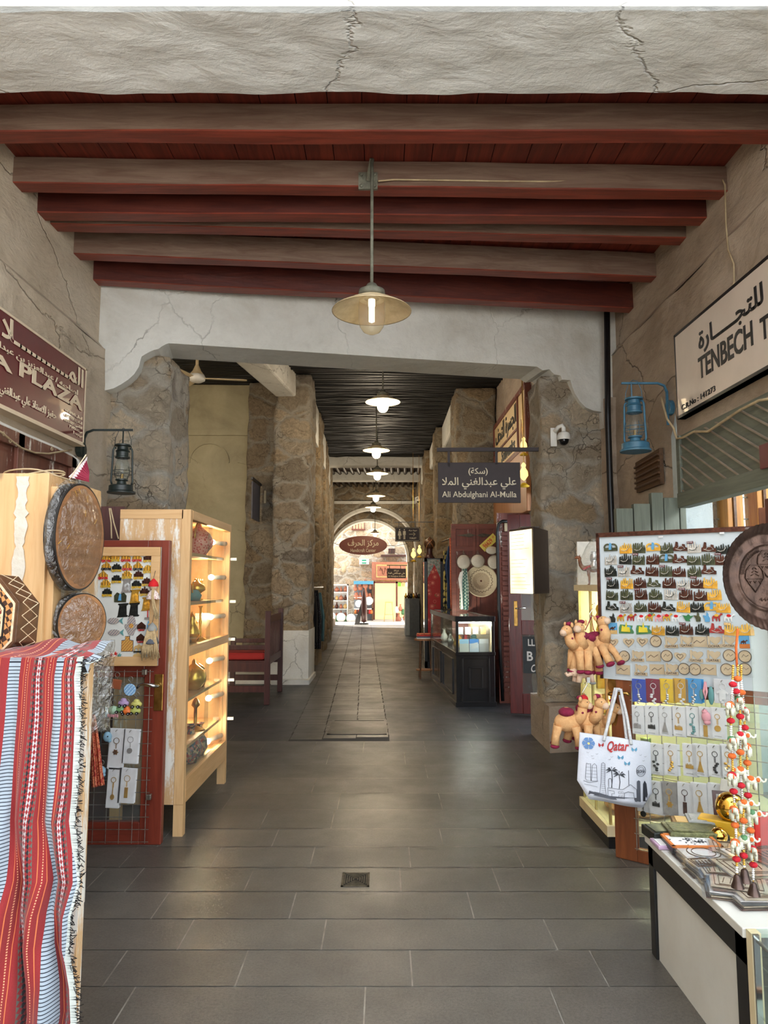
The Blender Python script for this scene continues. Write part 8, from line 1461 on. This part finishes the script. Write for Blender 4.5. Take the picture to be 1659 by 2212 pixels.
def pack(x, y, w, d, rz, n, lab, z=TZ+.002, top=None, rnd=False):
    p = pt(x, y, z); t = thing('magnet_pack', lab, 'packet', (p.x, p.y, z), 'plastic-wrapped magnet packs on the table')
    for k_ in range(n):
        T = MX.Translation((p.x+rr.uniform(-.008, .008)+k_*.004, p.y+rr.uniform(-.008, .008), z+k_*.0065)) @ MX.Rotation(rz+rr.uniform(-.08, .08), 4, 'Z'); MB(T).box(-w/2, w/2, -d/2, d/2, 0, .004).build('card', [m_brz, m_packf, m_drk, m_cardw][k_ % 4] if k_ < n-1 else (top or m_packf), t); MB(T).box(-w/2-.012, w/2+.012, -d/2-.012, d/2+.012, .0045, .0052).build('plastic_sleeve', m_pl, t)
    zt3 = n*.0065-.001; mb = MB(T)
    if rnd: mb.torus((0, 0, .0055), w*.36, .002, 28, 4).torus((0, 0, .0055), w*.26, .0015, 24, 4)
    else:
        for q in (.42, .34): [mb.tube([(sx_*w*q, -d*q, .0055), (sx_*w*q, d*q, .0055)], .0012, 4) for sx_ in (-1, 1)]; [mb.tube([(-w*q, sy_*d*q, .0055), (w*q, sy_*d*q, .0055)], .0012, 4) for sy_ in (-1, 1)]
        for k_ in range(5): mb.tube([(-w*.28+k_*w*.13, -d*.2, .0055), (-w*.24+k_*w*.13, d*.18, .0055)], .0015, 4)
    mb.build('printed_pattern', m_burn, t)
pack(610, 630, .17, .12, .05, 5, 'pack stack topped by an oval medallion card in front of the orange frame', top=m_cardw, rnd=True); pack(880, 590, .17, .12, -.35, 6, 'pack stack just in front of the small gold ball'); pack(600, 745, .1, .09, .1, 6, 'small pack stack at the near table edge', top=m_packf)
pack(740, 810, .13, .11, -.15, 6, 'second pack stack along the near table edge'); pack(1030, 800, .22, .16, .1, 7, 'large patterned pack stack at the near right of the table', top=m_packf); pack(930, 950, .18, .12, -.3, 6, 'pack stack on the corner where table meets glass counter'); pack(1060, 660, .2, .13, .2, 7, 'gold-lined pack stack below the elephant strings', top=m_cardw); pack(1200, 700, .16, .16, .3, 8, 'tall gold-edged pack stack at the far right', top=m_brass); pack(1160, 1010, .2, .14, .0, 5, 'pack stack lying on the glass counter top')
single('glass_screen', MB().box(1.275, 2.2, 2.5, 2.505, TZ+.03, 1.75), m_clear, 'upright clear glass pane standing on the low table at the right edge', 'pane')
single('red_striped_pouch', MB(MX.Translation(P(1648, 1790, 2.9)) @ frame((0, 0, 0), (1, 0, 0), (0, 0, 1))).box(-.03, .08, -.08, .06, -.02, .0), m_tred, 'red and white pouch half cut off at the right edge', 'pouch', bevel=.01)
# ================================================================== ELEPHANT STRINGS
m_eleph = M('ivory_paint', c(204, 204, 186), c(180, 180, 160), 20, .4); m_redp = M('red_pompom', c(190, 28, 44), c(180, 20, 36), 90, .95, bump=.6, bs=200); m_orp2 = M('orange_pompom', c(222, 112, 50), c(200, 86, 30), 90, .95, bump=.6, bs=200); m_bell = M('dark_bell', c(96, 78, 72), c(66, 54, 50), 20, .3, .8)
EY = 2.12; e3 = lambda x, y, dy=0.0: P(1540+x*.2034, 1450+y*.2034, EY+dy)
ESEG = {0: [(215, -60), (210, 60), (200, 300), (190, 520), (195, 760), (205, 900), (215, 1150), (220, 1290), (232, 1500), (245, 1720), (250, 1990), (258, 2180)], 1: [(262, -60), (262, 60), (275, 300), (290, 480), (292, 700), (290, 860), (295, 1080), (300, 1215), (318, 1420), (325, 1590), (322, 1800), (327, 1970), (335, 2120)], 2: [(300, -60), (300, 120), (325, 330), (338, 600), (350, 800), (365, 975), (372, 1200), (380, 1420), (395, 1600), (405, 1800), (425, 2060), (430, 2260)]}
ELE = {0: [(185, 370, 0), (198, 740, 1), (205, 1120, 0), (222, 1480, 1), (240, 1830, 0)], 1: [(275, 315, 1), (295, 690, 2), (290, 1060, 3), (330, 1410, 2), (335, 1790, 2)], 2: [(335, 430, 1), (362, 810, 0), (405, 1160, 2), (415, 1520, 2), (420, 1900, 1)]}
POM = {0: [(213, 140, 0), (190, 525, 0), (203, 900, 1), (220, 1275, 0), (235, 1635, 1), (250, 1995, 0)], 1: [(262, 80, 1), (245, 212, 0), (290, 480, 0), (290, 860, 1), (300, 1213, 0), (325, 1588, 1), (327, 1958, 0)], 2: [(305, 225, 1), (338, 598, 0), (365, 973, 1), (372, 1318, 0), (400, 1690, 1), (430, 2055, 0)]}
for k_ in range(3):
    dy_ = [-.01, .0, .03][k_]; pts = [e3(x, y, dy_) for x, y in ESEG[k_]]; t = thing('elephant_string', ['leftmost', 'middle', 'rightmost'][k_]+' hanging string of painted elephants, beads and pompoms', 'hanging ornament', pts[-1]); MB().tube(pts, .0012, 4).build('thread', m_tyel, t); ex = [e3(x, y, dy_) for x, y, _ in ELE[k_]]; px_ = [e3(x, y, dy_) for x, y, _ in POM[k_]]
    mbs = [MB(), MB(), MB()]; L = 0; z = pts[0].z; i = 0
    while z > pts[-1].z+.01:
        for a, b in zip(pts, pts[1:]):
            if b.z <= z <= a.z: q = a.lerp(b, (a.z-z)/(a.z-b.z)); break
        mbs[(i//7) % 3].ell(q, (.0042, .0042, .003), 8, 6); z -= .0062; i += 1
    for mb, m_, nm_ in zip(mbs, (m_gold, m_cardw, m_silv), ('gold_beads', 'white_beads', 'silver_beads')): mb.build(nm_, m_, t, smooth=True)
    for (x, y, cl) in POM[k_]: MB().ell(e3(x, y, dy_-.004), (.0115, .011, .0085), 14, 8).build('pompom', m_orp2 if cl else m_redp, t, smooth=True)
    for n2, (x, y, pose) in enumerate(ELE[k_]):
        T = MX.Translation(e3(x, y, dy_-.004)) @ MX.Rotation([0.9, 1.35, 2.9, -.25][pose], 4, 'Z') @ MX.Scale(.74, 4); mb = MB(T).ell((0, 0, 0), (.024, .015, .016), 14, 10).ell((-.026, 0, .005), (.012, .011, .013), 12, 8).tube([(-.034, 0, .003), (-.044, 0, -.004), (-.052, 0, .0), (-.054, 0, .010)], [.006, .0045, .0038, .004], 8)
        for xx, s_ in ((-.013, 1), (-.013, -1), (.014, 1), (.014, -1)): mb.tube([(xx, s_*.008, -.006), (xx, s_*.009, -.034)], [.0075, .006], 8)
        mb.ell((.026, 0, -.004), (.003, .003, .008), 6, 4); mb.build('elephant', m_eleph, t, smooth=True); ep_ = COL.objects[-1]; MB(T).ell((.001, 0, .006), (.016, .0158, .0125), 12, 8).build('blanket', [m_orp2, m_green2, m_redp, m_orp2][(n2+k_) % 4], ep_, smooth=True); MB(T).ell((-.024, -.0105, .006), (.007, .0025, .009), 10, 6).ell((-.024, .0105, .006), (.007, .0025, .009), 10, 6).build('ears', m_orp2, ep_, smooth=True)
    MB(MX.Translation(pts[-1])).lathe([(.018, -.03), (.0165, -.024), (.012, -.012), (.009, .002), (.004, .006), (.001, .007)], 20).build('bell', m_bell, t, smooth=True)
single('orange_cord', MB().tube([P(1594, 1358, EY), P(1590, 1400, EY), P(1592, 1440, EY), e3(262, -60)], .0035, 6), m_orp2, 'orange cord from which the elephant strings hang', 'cord', smooth=True)
